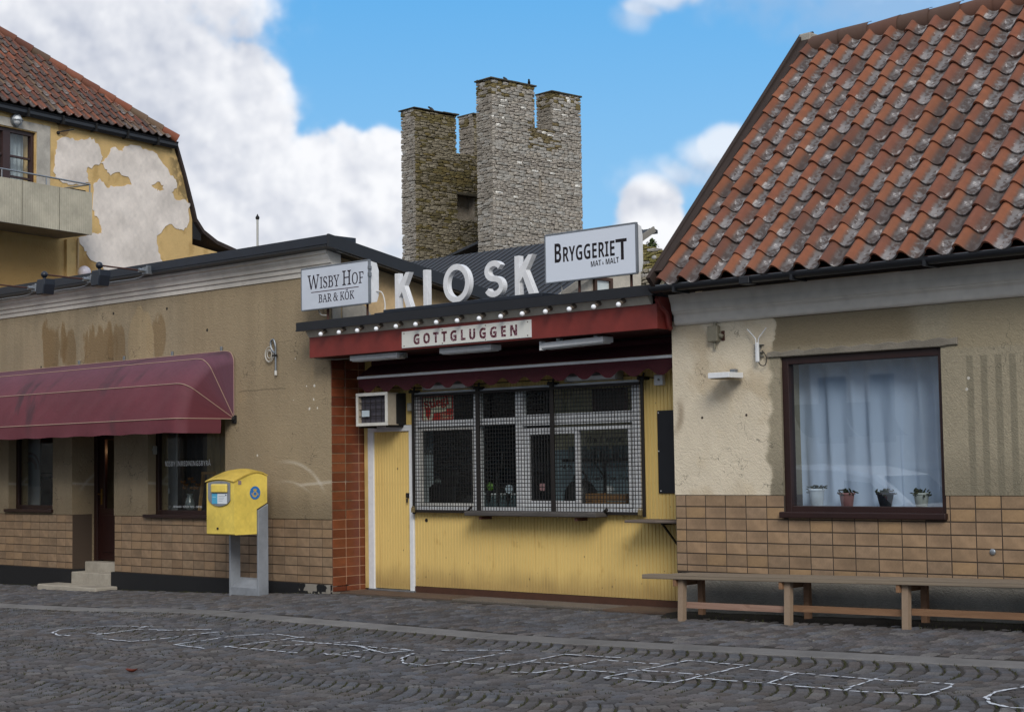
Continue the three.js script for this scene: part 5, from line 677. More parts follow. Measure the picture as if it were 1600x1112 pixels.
{
  const B = thing('tiled_house', 'low house with a lichen spotted pantile roof and cream render on the right', 'house');
  const rT = dataTex(2048, 1024, (u, v) => {
    const x = 5.46 + 4.5 * u, y = 1.2 + 1.85 * v; const e = 6.66 + 0.05 * (NB(y * 0.7, 0.2) - 0.5) * 3 + (y > 2.62 ? 0.08 + 0.1 * (NB(y, 0.7) - 0.5) : 0.0); const fresh = sst(e - x + 0.05 * (NC(x * 1.3, y * 1.3) - 0.5), -0.03, 0.04); let k = 0.92 + 0.12 * (NA(x / 3, y / 3) - 0.5) + 0.06 * (NB(x, y) - 0.5);
    let c = [lerp(160, 224, fresh) * k, lerp(150, 211, fresh) * k, lerp(128, 187, fresh) * k]; const mix = (d, a) => { c = c.map((q, i) => lerp(q, d[i], clamp(a))); };
    if (fresh < 0.5) { const gr = 0.12 * (ND(x, y) - 0.5); c = c.map((q) => q * (1 + gr)); mix([112, 99, 76], 0.6 * sst(y, 2.62, 2.75) * sst(8.4 - x, 0, 0.25)); mix([150, 136, 108], 0.4 * sst(x, 8.6, 8.7) * sst(y, 2.55, 2.6)); mix([88, 82, 68], 0.35 * sst(1.75 - y, 0, 0.5) * (0.5 + NB(x, y)));
      // trowelled stripes
      if (x > 8.76 && y < 2.5) { const s = 0.5 + 0.5 * Math.sin((x - 8.8) * 2 * Math.PI / 0.138 + 0.5 * (NB(x, y * 0.4) - 0.5)); mix([110, 104, 88], 0.7 * sst(s, 0.38, 0.72) * (0.75 + 0.5 * (NB(x * 2, y * 2) - 0.3))); } }
    else { const sw = NB(x * 0.35 + y * 0.25, y * 0.3 - x * 0.1); mix([170, 150, 120], 0.4 * sst(sw, 0.5, 0.75)); mix([200, 184, 156], 0.5 * sst(NA(x * 0.9, y * 0.4), 0.55, 0.75)); mix([120, 104, 84], 0.5 * sst(0.07 - Math.abs(Math.hypot(x - 5.2, y - 2.1) - 0.36), 0, 0.07) * sst(2.3 - y, 0, 0.2) * sst(y, 1.8, 2.0)); }
    { const cr = Math.abs(NC(x / 4 + 0.6, y / 4) - 0.5); if (cr < 0.0024 && NA(x / 5, y / 3 + 0.1) > 0.5) c = c.map((q) => q * 0.74); }
    for (const [cx, cy] of [[5.83, 2.03], [6.38, 2.04], [8.82, 2.3], [8.8, 2.2]]) if (Math.hypot(x - cx, y - cy) < 0.014) c = cx > 8 ? [190, 186, 178] : [60, 50, 42];
    if (Math.hypot(x - 9.03, y - 1.72) < 0.0) c = [200, 200, 200];
    return c;
  }); rT.repeat.set(1 / 4.5, 1 / 1.85); rT.offset.set(-5.46 / 4.5, -1.2 / 1.85);
  const ren = new THREE.MeshPhysicalMaterial({ roughness: 0.95 }); ren.map = rT; ren.bumpMap = rep(ROUGH_BUMP, 0.9); ren.bumpScale = 0.009;
  const WX0 = 6.8, WX1 = 8.55, WY0 = 1.03, WY1 = 2.6, WT = -0.35;
  mesh('wall', [bx(5.46, WX0, 1.238, 3.05, WT, 0.0), bx(WX1, 14, 1.238, 3.05, WT, 0.0), bx(WX0, WX1, WY1, 3.05, WT, 0.0)], ren, B);
  mesh('gable_wall', ext([[0.28, 0], [0.28, 3.3], [2.55, 6.3], [5.2, 3.3], [5.2, 0]], 0.1).rotateY(Math.PI / 2).translate(5.461, 0, -0.08), M.cream, B);
  const grout = mat('#41372f', { r: 1, mottle: 0 }); const base = mesh('tiled_base', [bx(5.46, WX0, 0.44, 1.238, WT, -0.008), bx(WX1, 14, 0.44, 1.238, WT, -0.008), bx(WX0, WX1, 0.44, WY0, WT, -0.008)], grout, B);
  tileWall(base, 5.462, 10.6, 1.237, 0.45, -0.008, 0.25, 0.12, OCHRE, [[WX0, WX1, WY0, 2]], 0.12);
  mesh('foundation', bx(5.47, 14, -0.4, 0.44, WT, -0.03), M.concreteDark, B);
  mesh('foundation_corner', bx(5.452, 5.5, -0.3, 0.45, -0.3, -0.026), M.plinth, B);
  mesh('plaster_scar', (() => { const n = 24, P = []; const top = [], bot = []; for (let i = 0; i <= n; i++) { const x = lerp(6.66, 8.73, i / n); top.push([x, lerp(2.655, 2.68, i / n) + 0.012 * Math.sin(i * 2.1)]); bot.unshift([x, lerp(2.605, 2.602, i / n) - (i < n - 1 ? 0 : -0.01)]); } return ext([...top, ...bot], 0.02, { bevel: 0.005 }); })(), mat('#8d867a', { r: 1, bump: 0.01, bs: 2 }), B);
  mesh('cornice', runX([[-0.1, 3.0], [0.02, 3.0], [0.035, 3.012], [0.045, 3.03], [0.05, 3.1], [0.062, 3.118], [0.072, 3.12], [0.078, 3.14], [0.088, 3.145], [0.1, 3.22], [0.13, 3.285], [0.14, 3.315], [-0.1, 3.315]], 5.53, 14), M.cornice, B);
  // window
  const W = new THREE.Group(); W.name = 'window'; B.add(W); const f = 0.075, z = -0.045;
  mesh('frame', [rbx(WX0, WX0 + f, WY0 + 0.04, WY1, z - 0.08, z + 0.02), rbx(WX1 - f * 0.6, WX1, WY0 + 0.04, WY1, z - 0.08, z + 0.02), rbx(WX0 + f, WX1 - f * 0.6, WY1 - f, WY1, z - 0.08, z + 0.02), rbx(WX0 + f, WX1 - f * 0.6, WY0 + 0.04, WY0 + 0.1, z - 0.08, z + 0.02)], M.brownFrame, W);
  mesh('sill', rbx(WX0 - 0.03, WX1 + 0.02, WY0 - 0.015, WY0 + 0.045, z - 0.06, 0.05, 0.01), M.brownFrame, W);
  mesh('pane', new THREE.PlaneGeometry(WX1 - WX0 - f * 1.6, WY1 - WY0 - f - 0.1).translate((WX0 + WX1) / 2 + 0.015, (WY0 + 0.1 + WY1 - f) / 2, z - 0.03), MIRRORISH, W);
  mesh('interior_sill', bx(WX0, WX1, WY0 + 0.06, WY0 + 0.095, -0.33, z - 0.08), M.white, W);
  mesh('interior_wall', [bx(5.6, 12, 0, 3, -3.1, -3.0), bx(5.6, 5.7, 0, 3, -3, WT), bx(9.6, 9.7, 0, 3, -3, WT), bx(5.6, 9.7, -0.1, 0.05, -3, WT), bx(5.6, 9.7, 2.95, 3.04, -3, WT)], mat('#8a8d92'), B);
  // roof
  const E = [0.45, 3.385], T = [-2.5, 6.4], SL = Math.hypot(T[0] - E[0], T[1] - E[1]), pitch = Math.atan2(T[1] - E[1], E[0] - T[0]);
  const roof = mesh('roof', [ext([[-E[0] + 0.1, E[1] - 0.02], [-T[0], T[1] - 0.1], [5.4, 3.35], [5.2, 3.25], [-T[0], T[1] - 0.3], [-0.3, 3.3]], 8.6).rotateY(Math.PI / 2).translate(5.6, 0, 0)], mat('#2b2320', { r: 1 }), B);
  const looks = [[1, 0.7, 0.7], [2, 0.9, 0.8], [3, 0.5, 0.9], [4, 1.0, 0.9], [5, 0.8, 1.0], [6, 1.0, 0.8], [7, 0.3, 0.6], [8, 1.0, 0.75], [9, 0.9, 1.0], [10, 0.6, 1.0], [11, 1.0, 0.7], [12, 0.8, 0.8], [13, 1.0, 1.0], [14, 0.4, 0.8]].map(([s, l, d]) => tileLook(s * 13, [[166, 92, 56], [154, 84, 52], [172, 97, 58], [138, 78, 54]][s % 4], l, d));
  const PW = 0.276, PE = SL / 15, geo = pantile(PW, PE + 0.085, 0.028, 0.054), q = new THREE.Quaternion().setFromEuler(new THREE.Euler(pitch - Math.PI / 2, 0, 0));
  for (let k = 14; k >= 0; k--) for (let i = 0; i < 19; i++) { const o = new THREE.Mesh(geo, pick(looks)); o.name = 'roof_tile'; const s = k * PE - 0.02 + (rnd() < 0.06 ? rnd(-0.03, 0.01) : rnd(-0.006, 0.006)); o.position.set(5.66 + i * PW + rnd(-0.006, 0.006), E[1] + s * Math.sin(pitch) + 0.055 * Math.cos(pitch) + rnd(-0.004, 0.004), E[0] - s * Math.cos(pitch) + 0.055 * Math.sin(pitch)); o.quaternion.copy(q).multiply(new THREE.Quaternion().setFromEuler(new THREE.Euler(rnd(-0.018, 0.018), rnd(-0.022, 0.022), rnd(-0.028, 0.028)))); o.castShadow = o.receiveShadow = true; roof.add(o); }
  { const g = new THREE.CylinderGeometry(0.13, 0.145, 0.44, 14, 1, true, -Math.PI / 2, Math.PI).rotateZ(Math.PI / 2); const rg = done(g), rm = [tileLook(201, [112, 80, 64], 0.8, 1.0), tileLook(202, [126, 80, 60], 0.5, 1.0)].map((m) => { m.side = THREE.DoubleSide; return m; }); for (let x = 5.9; x < 11; x += 0.38) { const o = new THREE.Mesh(rg, pick(rm)); o.name = 'ridge_tile'; o.position.set(x, T[1] - 0.02 + rnd(-0.01, 0.012), T[0]); o.rotation.z = rnd(-0.02, 0.04); roof.add(o); } }
  const vw = mat('#33261f', { r: 0.95, bump: 0.004 });
  mesh('verge_board', [bar([5.59, E[1] + 0.02, E[0] + 0.05], [5.59, T[1] + 0.09, T[0]], 0.05, 0.16), bar([5.64, E[1] + 0.14, E[0] + 0.02], [5.64, T[1] + 0.16, T[0] - 0.02], 0.14, 0.025)], vw, B);
  mesh('ridge_end', rbx(5.58, 5.74, T[1] - 0.05, T[1] + 0.14, T[0] - 0.1, T[0] + 0.1, 0.02), M.concrete, B);
  mesh('eaves_flashing', [bx(5.62, 14, 3.37, 3.385, 0.3, 0.47), bx(5.62, 6.15, 3.386, 3.39, 0.44, 0.475)], M.galv, B); mesh('eaves_flashing', bx(6.15, 14, 3.386, 3.39, 0.44, 0.475), M.rust, B);
  { const pr = []; for (let i = 0; i <= 10; i++) { const a = Math.PI + Math.PI * i / 10; pr.push([0.5 + Math.cos(a) * 0.065, 3.365 + Math.sin(a) * 0.06]); } for (let i = 10; i >= 0; i--) { const a = Math.PI + Math.PI * i / 10; pr.push([0.5 + Math.cos(a) * 0.056, 3.365 + Math.sin(a) * 0.051]); } mesh('gutter', runX(pr, 5.6, 14), M.blackMetal, B); mesh('gutter_end', new THREE.CircleGeometry(0.064, 16, Math.PI, Math.PI).rotateY(-Math.PI / 2).translate(5.6, 3.365, 0.5), M.blackMetal, B); for (const x of [5.9, 7.3, 8.7, 10.1]) mesh('gutter_bracket', [bx(x, x + 0.03, 3.29, 3.37, 0.3, 0.56), bx(x, x + 0.03, 3.37, 3.375, 0.4, 0.57)], M.blackMetal, B); mesh('gutter_joint', rbx(6.72, 6.84, 3.295, 3.372, 0.43, 0.57, 0.01), M.blackMetal, B); }
  mesh('wall_plug', new THREE.SphereGeometry(0.03, 12, 8).scale(1, 1, 0.4).translate(9.0, 0.735, 0.005), M.galv, B);
}
// small things on and around the right hand wall
{
  const j = thing('meter_box', 'weathered beige junction box high on the cream wall under the cornice', 'junction box', [6.03, 2.8, 0.0]); mesh('case', rbx(-0.065, 0.06, 0, 0.165, 0, 0.07, 0.012, 2), M.plasticBeige, j); mesh('stub', [rod([0.0, -0.07, 0.03], [0, 0, 0.03], 0.015), rod([0.01, 0.165, 0.03], [0.01, 0.2, 0.03], 0.018), rod([0.06, 0.07, 0.03], [0.1, 0.05, 0.02], 0.022)], M.plasticBeige, j); mesh('dirt_mark', rbx(0.07, 0.11, 0.01, 0.11, 0.0, 0.012, 0.004), M.rust, j);
  const an = thing('wifi_antenna', 'white forked antenna with a black cable loop beside the curtained window', 'antenna', [6.575, 2.56, 0.0]); mesh('body', rbx(-0.022, 0.022, 0, 0.2, 0.05, 0.08, 0.015, 2), M.whiteClean, an); for (const s of [-1, 1]) mesh('aerial', tube([[s * 0.014, 0.19, 0.065], [s * 0.018, 0.235, 0.065], [s * 0.045, 0.27, 0.065], [s * 0.115, 0.34, 0.065]], 0.006, 20, 6), M.whiteClean, an); mesh('mount', [rbx(-0.055, 0.04, 0.1, 0.105, 0, 0.05), rbx(-0.06, 0.045, 0.175, 0.18, 0, 0.05), rbx(-0.055, 0.04, 0.06, 0.064, 0, 0.05), rbx(-0.05, 0.0, 0.12, 0.16, 0.0, 0.045, 0.01)], M.steel, an); mesh('cable', tube([[0.01, 0.0, 0.06], [0.03, -0.03, 0.05], [0.07, -0.03, 0.04], [0.085, 0.03, 0.03], [0.06, 0.09, 0.03], [0.03, 0.12, 0.03]], 0.005, 30, 6), M.rubber, an);
  const fl = thing('wall_floodlight', 'flat white floodlight tilted down on the cream wall', 'floodlight', [6.26, 2.44, 0.0]); { const g = rbx(-0.13, 0.13, -0.028, 0.028, 0.05, 0.3, 0.006); mesh('housing', g, M.whiteClean, fl); mesh('glass_face', rbx(-0.11, 0.11, -0.034, -0.026, 0.07, 0.28, 0.002), mat('#8f7a52', { r: 0.4 }), fl); mesh('bracket', [rbx(-0.03, 0.03, 0.02, 0.07, 0.0, 0.06, 0.005), rbx(-0.02, 0.02, -0.02, 0.03, 0.03, 0.06, 0.004)], M.steel, fl); }
  // bench along the wall
  const be = thing('bench', 'long weathered wooden bench standing along the tiled base of the right hand house', 'bench');
  const top = woodMat(WOODG(71, '#6a5e50', '#8d7f6c', 5), 0.85), leg = woodMat(WOODG(73, '#846656', '#a08272', 2), 0.8), leg2 = woodMat(WOODG(75, '#725238', '#866548', 2), 0.8); top.map.repeat.set(0.4, 2.2); leg.map.repeat.set(0.6, 1.6);
  const legP = mat('#917d69', { r: 0.85, fine: 1 }), legQ = mat('#80614a', { r: 0.85, fine: 1 }); const seatY = (x) => 0.445 + (x - 5.42) * 0.0168;
  for (const [z0, z1, xa] of [[0.37, 0.53, 5.415], [0.22, 0.36, 5.66], [0.1, 0.212, 5.72]]) { const x1 = 11.2; const o = mesh('plank', rbx(0, x1 - xa, -0.045, 0, z0, z1, 0.006), top, be); o.position.set(xa, seatY(xa) + rnd(-0.002, 0.002), 0); o.rotation.z = 0.0168; }
  for (const x of [5.87, 7.13, 8.38, 9.66, 10.9]) { const y = seatY(x) - 0.045, h = gx(x); mesh('leg', bar([x, h - 0.035, 0.47], [x, y - 0.0, 0.45], 0.062, 0.062), legP, be); mesh('leg', bar([x + 0.02, h - 0.01, 0.16], [x + 0.02, y, 0.16], 0.06, 0.05), legQ, be); mesh('bearer', rbx(x - 0.07, x - 0.035, y - 0.07, y - 0.002, 0.1, 0.52, 0.003), leg2, be); }
  const st = [5.87, 7.13, 8.38, 9.66, 10.9]; for (let i = 0; i < 4; i++) mesh('stretcher', bar([st[i] + 0.035, gx(st[i]) + 0.135, 0.42], [st[i + 1] - 0.035, gx(st[i + 1]) + 0.12, 0.42], 0.03, 0.06), i ? leg2 : leg, be);
  // curtain and pots in the window
  const cm = new THREE.MeshPhysicalMaterial({ color: '#dfe8f8', roughness: 1, side: THREE.DoubleSide, transmission: 0.25, thickness: 0 });
  tag(mesh('sheer_curtain', wavy(6.7, 7.95, 1.1, 2.62, -0.33, 0.028, 0.23, 5), cm), 'pale blue sheer curtain covering most of the right hand window', 'curtain');
  tag(mesh('sheer_curtain', wavy(7.9, 8.6, 1.1, 2.62, -0.37, 0.04, 0.2, 6), cm), 'pale blue sheer curtain gathered at the right end of the window', 'curtain');
  const leaf = mat('#2f331c', { r: 0.9, two: 1, mottle: 0 }), soil = mat('#1b1410', { mottle: 0 });
  const pot = (label, x, h, rt, rb, m, sq) => { const p = thing('plant_pot', label, 'plant pot', [x, WYS, -0.16]); const g = new THREE.LatheGeometry([[0, 0], [rb, 0], [rb + (rt - rb) * 0.9, h * 0.86], [rt + 0.006, h * 0.87], [rt + 0.008, h], [rt - 0.008, h], [rt - 0.012, h * 0.9], [0, h * 0.9]].map((q) => new THREE.Vector2(...q)), sq ? 8 : 24); mesh('pot', g, m, p); mesh('soil', new THREE.CylinderGeometry(rt - 0.012, rt - 0.012, 0.01, 16).translate(0, h * 0.93, 0), soil, p); const L = []; for (let i = 0; i < 46; i++) { const a = rnd(0, 6.28), r = rnd(0, rt * 1.25), y = h + rnd(-0.015, 0.03) - (r > rt ? rnd(0, 0.03) : 0); const s = new THREE.SphereGeometry(rnd(0.01, 0.018), 6, 4).scale(1, 0.4, 1.5).rotateX(rnd(-1, 1)).rotateY(a).translate(Math.cos(a) * r, y, Math.sin(a) * r); L.push(s); } mesh('leaves', L, leaf, p); return p; };
  const WYS = 1.128;
  pot('tall white pot with a trailing plant, leftmost in the curtained window', 7.08, 0.17, 0.078, 0.058, M.whiteClean); pot('dusty pink pot in the curtained window', 7.42, 0.13, 0.074, 0.055, mat('#a5706a', { mottle: 0, r: 0.6 })); pot('dark grey square pot in the curtained window', 7.84, 0.13, 0.085, 0.056, mat('#2b2d33', { mottle: 0, r: 0.6 }), 1); pot('low cream pot, rightmost in the curtained window', 8.22, 0.13, 0.074, 0.052, mat('#c9c6b8', { mottle: 0, r: 0.5 }));
}
const PATCH = () => ({ big: [[0.57, 8.79], [0.76, 8.73], [0.84, 8.86], [1.16, 8.93], [1.48, 8.9], [1.85, 8.84], [2.14, 8.58], [2.26, 8.44], [2.47, 8.32], [2.5, 8.14], [2.32, 8.0], [2.47, 7.85], [2.77, 7.9], [2.94, 7.8], [2.88, 7.61], [2.87, 7.33], [2.72, 7.16], [2.55, 7.18], [2.26, 7.26], [1.85, 6.94], [1.89, 6.56], [2.09, 6.31], [2.13, 6.04], [0.38, 5.88], [0.11, 6.12], [-0.23, 6.23], [-0.38, 6.44], [-0.54, 6.62], [-0.08, 6.79], [0.19, 6.79], [0.13, 6.96], [-0.0, 7.17], [-0.12, 7.3], [-0.1, 7.85], [0.09, 8.02], [0.3, 7.84], [0.57, 7.91], [1.06, 8.01], [1.0, 8.12], [0.68, 8.25], [0.41, 8.13], [0.26, 8.25], [0.13, 8.37], [0.31, 8.52], [0.41, 8.73]], left: [[-1.15, 8.66], [-0.9, 8.79], [-0.68, 8.78], [-0.53, 8.77], [-0.2, 8.9], [0.03, 8.79], [0.18, 8.5], [0.11, 8.37], [-0.12, 8.25], [-0.29, 8.19], [-0.29, 7.99], [-0.19, 7.9], [-0.38, 7.81], [-0.82, 7.75], [-1.14, 7.85], [-1.23, 8.03], [-1.17, 8.38]], holes: [[[1.67, 8.09], [1.85, 8.19], [2.07, 8.14], [2.05, 8.03], [1.87, 7.97]]] });

// ---------------------------------------------------------------- old yellow house behind the shop
{
  const H = thing('yellow_house', 'tall ochre house with peeling plaster, a balcony and a pantile half hip', 'house', [-15.1, 0, -6.27], 1.7564);
  const u0 = 2.41, yE = 9.08;
  const ochT = dataTex(1024, 1024, (u, v) => { const x = -6 + 12 * u, y = 10 * v; let k = 0.94 + 0.16 * (NA(x / 6, y / 6) - 0.5) + 0.08 * (NB(x / 2, y / 2) - 0.5) + 0.05 * (ND(x, y) - 0.5); let c = [216 * k, 182 * k, 122 * k]; const mix = (d, a) => { c = c.map((q, i) => lerp(q, d[i], clamp(a))); };
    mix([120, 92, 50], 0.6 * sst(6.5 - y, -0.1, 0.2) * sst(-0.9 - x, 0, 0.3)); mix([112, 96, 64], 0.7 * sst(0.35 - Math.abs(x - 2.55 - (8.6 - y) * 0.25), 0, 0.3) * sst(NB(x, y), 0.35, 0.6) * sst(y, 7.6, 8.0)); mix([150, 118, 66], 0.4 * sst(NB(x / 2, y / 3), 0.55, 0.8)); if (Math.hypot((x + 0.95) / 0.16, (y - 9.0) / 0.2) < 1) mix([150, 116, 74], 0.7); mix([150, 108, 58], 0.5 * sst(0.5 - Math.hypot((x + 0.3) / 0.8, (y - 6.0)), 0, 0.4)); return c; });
  ochT.repeat.set(1 / 12, 1 / 10); ochT.offset.set(0.5, 0);
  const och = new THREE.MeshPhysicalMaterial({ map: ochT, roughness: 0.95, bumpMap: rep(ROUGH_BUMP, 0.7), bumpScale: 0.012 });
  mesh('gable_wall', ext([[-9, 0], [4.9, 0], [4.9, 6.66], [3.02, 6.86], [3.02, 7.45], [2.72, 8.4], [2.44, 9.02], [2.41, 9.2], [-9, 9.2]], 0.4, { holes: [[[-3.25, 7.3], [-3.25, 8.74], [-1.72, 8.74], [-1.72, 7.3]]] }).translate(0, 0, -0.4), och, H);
  // bare plaster where the colour has come off
  const lp = (a) => a; const patchM = mat('#efe4d9', { r: 0.95, bump: 0.008, bs: 1, mottle: 0.35 });
  const rough = (pts, s) => { const r = rng(s), out = []; pts.forEach((p, i) => { const q = pts[(i + 1) % pts.length]; out.push(p); for (let k = 1; k < 4; k++) { const t = k / 4; out.push([lerp(p[0], q[0], t) + (r() - 0.5) * 0.07, lerp(p[1], q[1], t) + (r() - 0.5) * 0.07]); } }); return out; };
  const PT = PATCH();
  mesh('bare_plaster', ext(poly(rough(PT.big, 3), PT.holes.map((h, i) => rough(h, 20 + i))), 0.012).translate(0, 0, 0.002), patchM, H, 'large patch of bare pale plaster');
  mesh('bare_plaster', ext(poly(rough(PT.left, 5)), 0.012).translate(0, 0, 0.002), patchM, H, 'patch of bare pale plaster beside the balcony door');
  // balcony door window in a grey surround
  const W = new THREE.Group(); W.name = 'window'; H.add(W);
  mesh('surround', ext(poly([[-3.6, 7.3], [-3.6, 8.94], [-1.34, 8.94], [-1.34, 7.3]], [[[-3.27, 7.32], [-1.7, 7.32], [-1.7, 8.76], [-3.27, 8.76]]]), 0.02), M.whitePlaster, W);
  mesh('frame', [bx(-3.25, -3.17, 7.3, 8.74, -0.16, -0.06), bx(-1.8, -1.72, 7.3, 8.74, -0.16, -0.06), bx(-3.17, -1.8, 8.66, 8.74, -0.16, -0.06), bx(-2.55, -2.36, 7.3, 8.66, -0.15, -0.05), bx(-3.17, -2.55, 8.15, 8.19, -0.14, -0.07), bx(-2.36, -1.8, 8.15, 8.19, -0.14, -0.07), bx(-3.17, -2.55, 7.72, 7.76, -0.14, -0.07), bx(-2.36, -1.8, 7.72, 7.76, -0.14, -0.07)], mat('#3a2422', { r: 0.5 }), W);
  for (const [a, b] of [[-3.17, -2.55], [-2.36, -1.8]]) { for (const [c, d] of [[8.19, 8.66], [7.76, 8.15], [7.3, 7.72]]) mesh('pane', new THREE.PlaneGeometry(b - a, d - c).translate((a + b) / 2, (c + d) / 2, -0.11), GLASS, W); mesh('curtain', wavy(a, b, 7.3, 8.7, -0.3, 0.02, 0.12, 3), mat('#b9c2c8', { two: 1 }), W); }
  mesh('room', [bx(-3.6, -1.5, 7.2, 8.9, -1.2, -1.1)], M.plasticGrey, H);
  // balcony
  const Bc = new THREE.Group(); Bc.name = 'balcony'; H.add(Bc);
  mesh('slab', bx(-7, -1.08, 6.55, 6.66, 0.003, 0.92), mat('#8d8474', { r: 0.9 }), Bc);
  { const L = []; for (let x = -4.6; x < -1.05; x += 0.06) L.push(bx(x, x + 0.056, 6.56, 7.46, 0.9, 0.935)); L.push(bx(-7, -1.052, 6.6, 7.45, 0.9, 0.931)); const m = mat('#bdb5a0', { r: 0.6, mottle: 0.5 }); mesh('front_panel', L, m, Bc); mesh('side_panel', bx(-1.075, -1.05, 6.56, 7.46, 0.05, 0.9), m, Bc); mesh('panel_seam', [bx(-1.92, -1.9, 6.565, 7.455, 0.936, 0.94), bx(-2.9, -2.88, 6.565, 7.455, 0.936, 0.94)], M.plasticBeige, Bc); }
  mesh('rail', [rod([-7, 7.63, 0.92], [-1.05, 7.63, 0.92], 0.018), rod([-1.06, 7.63, 0.92], [-1.06, 7.63, 0.05], 0.018), rod([-1.06, 7.44, 0.92], [-1.06, 7.63, 0.92], 0.016), rod([-2.25, 7.44, 0.92], [-2.25, 7.63, 0.92], 0.014), rod([-3.4, 7.44, 0.92], [-3.4, 7.63, 0.92], 0.014)], M.galv, Bc);
  mesh('flower_box', rbx(-1.5, -1.12, 7.3, 7.5, 0.7, 0.88, 0.02), M.dark, Bc);
  mesh('lower_recess', [bx(-0.92, -0.6, 0, 6.55, 0.0, 0.08)], och, H);
  mesh('downpipe', tube([[-0.62, 6.6, 0.1], [-0.62, 5.75, 0.1], [-0.6, 5.62, 0.1], [-0.35, 5.6, 0.1]], 0.025, 20, 8), M.cream, H);
  // eaves and half hip of pantiles
  mesh('gutter', runX([[0.05, 0.1], [0.0, 0.02], [0.03, -0.05], [0.1, -0.06], [0.15, 0.0], [0.15, 0.06], [0.17, 0.1]], -9, u0 - 0.04).translate(0, yE, 0.03), M.blackMetal, H); mesh('eaves_board', bx(-9, u0 + 0.02, yE + 0.02, yE + 0.1, 0.002, 0.04), M.blackMetal, H); for (let x = -4; x < 2.4; x += 0.95) mesh('gutter_bracket', bx(x, x + 0.04, yE - 0.07, yE + 0.11, 0.02, 0.21), M.dark, H);
  const hipAt = (s) => u0 - 0.13 - s * 1.105, pitch = Math.PI / 4, PE = 0.3, PW = 0.25;
  const looks = [[31, 0.3, 0.8], [32, 0.2, 0.6], [33, 0.4, 0.9], [34, 0.2, 0.8], [35, 0.5, 0.6], [36, 0.1, 0.5]].map(([s, l, d], i) => tileLook(s * 7, [[140, 80, 56], [148, 86, 60], [122, 94, 72], [132, 72, 52], [130, 104, 80], [156, 86, 58]][i], l, d));
  const roof = mesh('roof', (() => { const g = new THREE.BufferGeometry(); const d = 6, y0 = yE + 0.1, z0 = 0.14, k = Math.SQRT1_2; const a = [-9, y0, z0], b = [u0 - 0.13, y0, z0], c = [hipAt(d), y0 + d * k, z0 - d * k], e = [-9, y0 + d * k, z0 - d * k], f = [3.2, y0 - 1.9, -9], h = [hipAt(d), y0 + d * k, -9]; const P = []; const t = (...q) => q.forEach((p) => P.push(...p)); t(a, b, c); t(a, c, e); t(b, f, c); t(c, f, h); g.setAttribute('position', new THREE.Float32BufferAttribute(P, 3)); g.computeVertexNormals(); return g; })(), mat('#2a211d', { two: 1 }), H);
  const geo = pantile(PW, PE + 0.07, 0.026, 0.03), q = new THREE.Quaternion().setFromEuler(new THREE.Euler(pitch - Math.PI / 2, 0, 0)); let count = 0;
  for (let k = 0; k < 11; k++) for (let i = 0; i < 26; i++) { const s = k * PE, x = u0 - 0.18 - (i + 1) * PW + 0.1; if (x + PW * 0.8 > hipAt(s + PE * 0.5) || x < -4.4 || count > 285) continue; count++; const o = new THREE.Mesh(geo, pick(looks)); o.name = 'roof_tile'; o.position.set(x + rnd(-0.01, 0.01), yE + 0.12 + s * Math.SQRT1_2 + 0.035, 0.18 - s * Math.SQRT1_2 + 0.03); o.quaternion.copy(q).multiply(new THREE.Quaternion().setFromEuler(new THREE.Euler(rnd(-0.02, 0.02), rnd(-0.02, 0.02), rnd(-0.03, 0.03)))); roof.add(o); }
  { const rg = done(new THREE.CylinderGeometry(0.1, 0.12, 0.46, 10, 1, true, -Math.PI / 2, Math.PI).rotateZ(Math.PI / 2)); const dir = V3(hipAt(1) - hipAt(0), Math.SQRT1_2, -Math.SQRT1_2).normalize(); for (let s = 0.1; s < 6; s += 0.28) { const o = new THREE.Mesh(rg, pick(looks)); o.name = 'hip_tile'; o.material = o.material.clone(); o.material.side = THREE.DoubleSide; o.quaternion.setFromUnitVectors(V3(-1, 0, 0), dir); o.position.set(hipAt(s), yE + 0.2 + s * Math.SQRT1_2, 0.14 - s * Math.SQRT1_2); roof.add(o); } }
  // steep mansard slope at the gable's right edge, flaring out over the eaves
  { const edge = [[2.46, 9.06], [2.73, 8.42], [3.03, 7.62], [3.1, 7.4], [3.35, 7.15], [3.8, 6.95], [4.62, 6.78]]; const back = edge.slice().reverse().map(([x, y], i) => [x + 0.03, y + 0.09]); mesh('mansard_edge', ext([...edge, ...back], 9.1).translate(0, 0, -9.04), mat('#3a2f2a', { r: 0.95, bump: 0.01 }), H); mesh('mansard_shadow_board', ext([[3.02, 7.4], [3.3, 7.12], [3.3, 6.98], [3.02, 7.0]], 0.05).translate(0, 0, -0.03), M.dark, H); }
  mesh('iron_tie', [rod([-1.1, 8.86, 0.02], [-0.88, 8.93, 0.25], 0.015), ball(-1.12, 8.84, 0.02, 0.04, 8, 6)], M.iron, H);
  mesh('ledge', [bx(-0.7, 0.6, 5.5, 5.6, 0.002, 0.14), bx(-0.75, -0.66, 5.2, 5.75, 0.002, 0.1)], M.whitePlaster, H);
  const gl = thing('globe_lamp', 'white globe lamp on the ochre wall below the balcony corner', 'lamp', [0, 0, 0]); H.updateMatrixWorld(); { const p = V3(-0.55, 5.86, 0.22).applyMatrix4(H.matrixWorld); gl.position.copy(p); mesh('globe', ball(0, 0, 0, 0.14, 18, 12), mat('#cfc8cf', { mottle: 0, r: 0.3 }), gl); mesh('arm', tube([[-0.25, -0.06, 0.02], [-0.15, -0.1, 0], [-0.02, -0.16, 0], [0, -0.12, 0]], 0.02, 14, 6), M.iron, gl); }
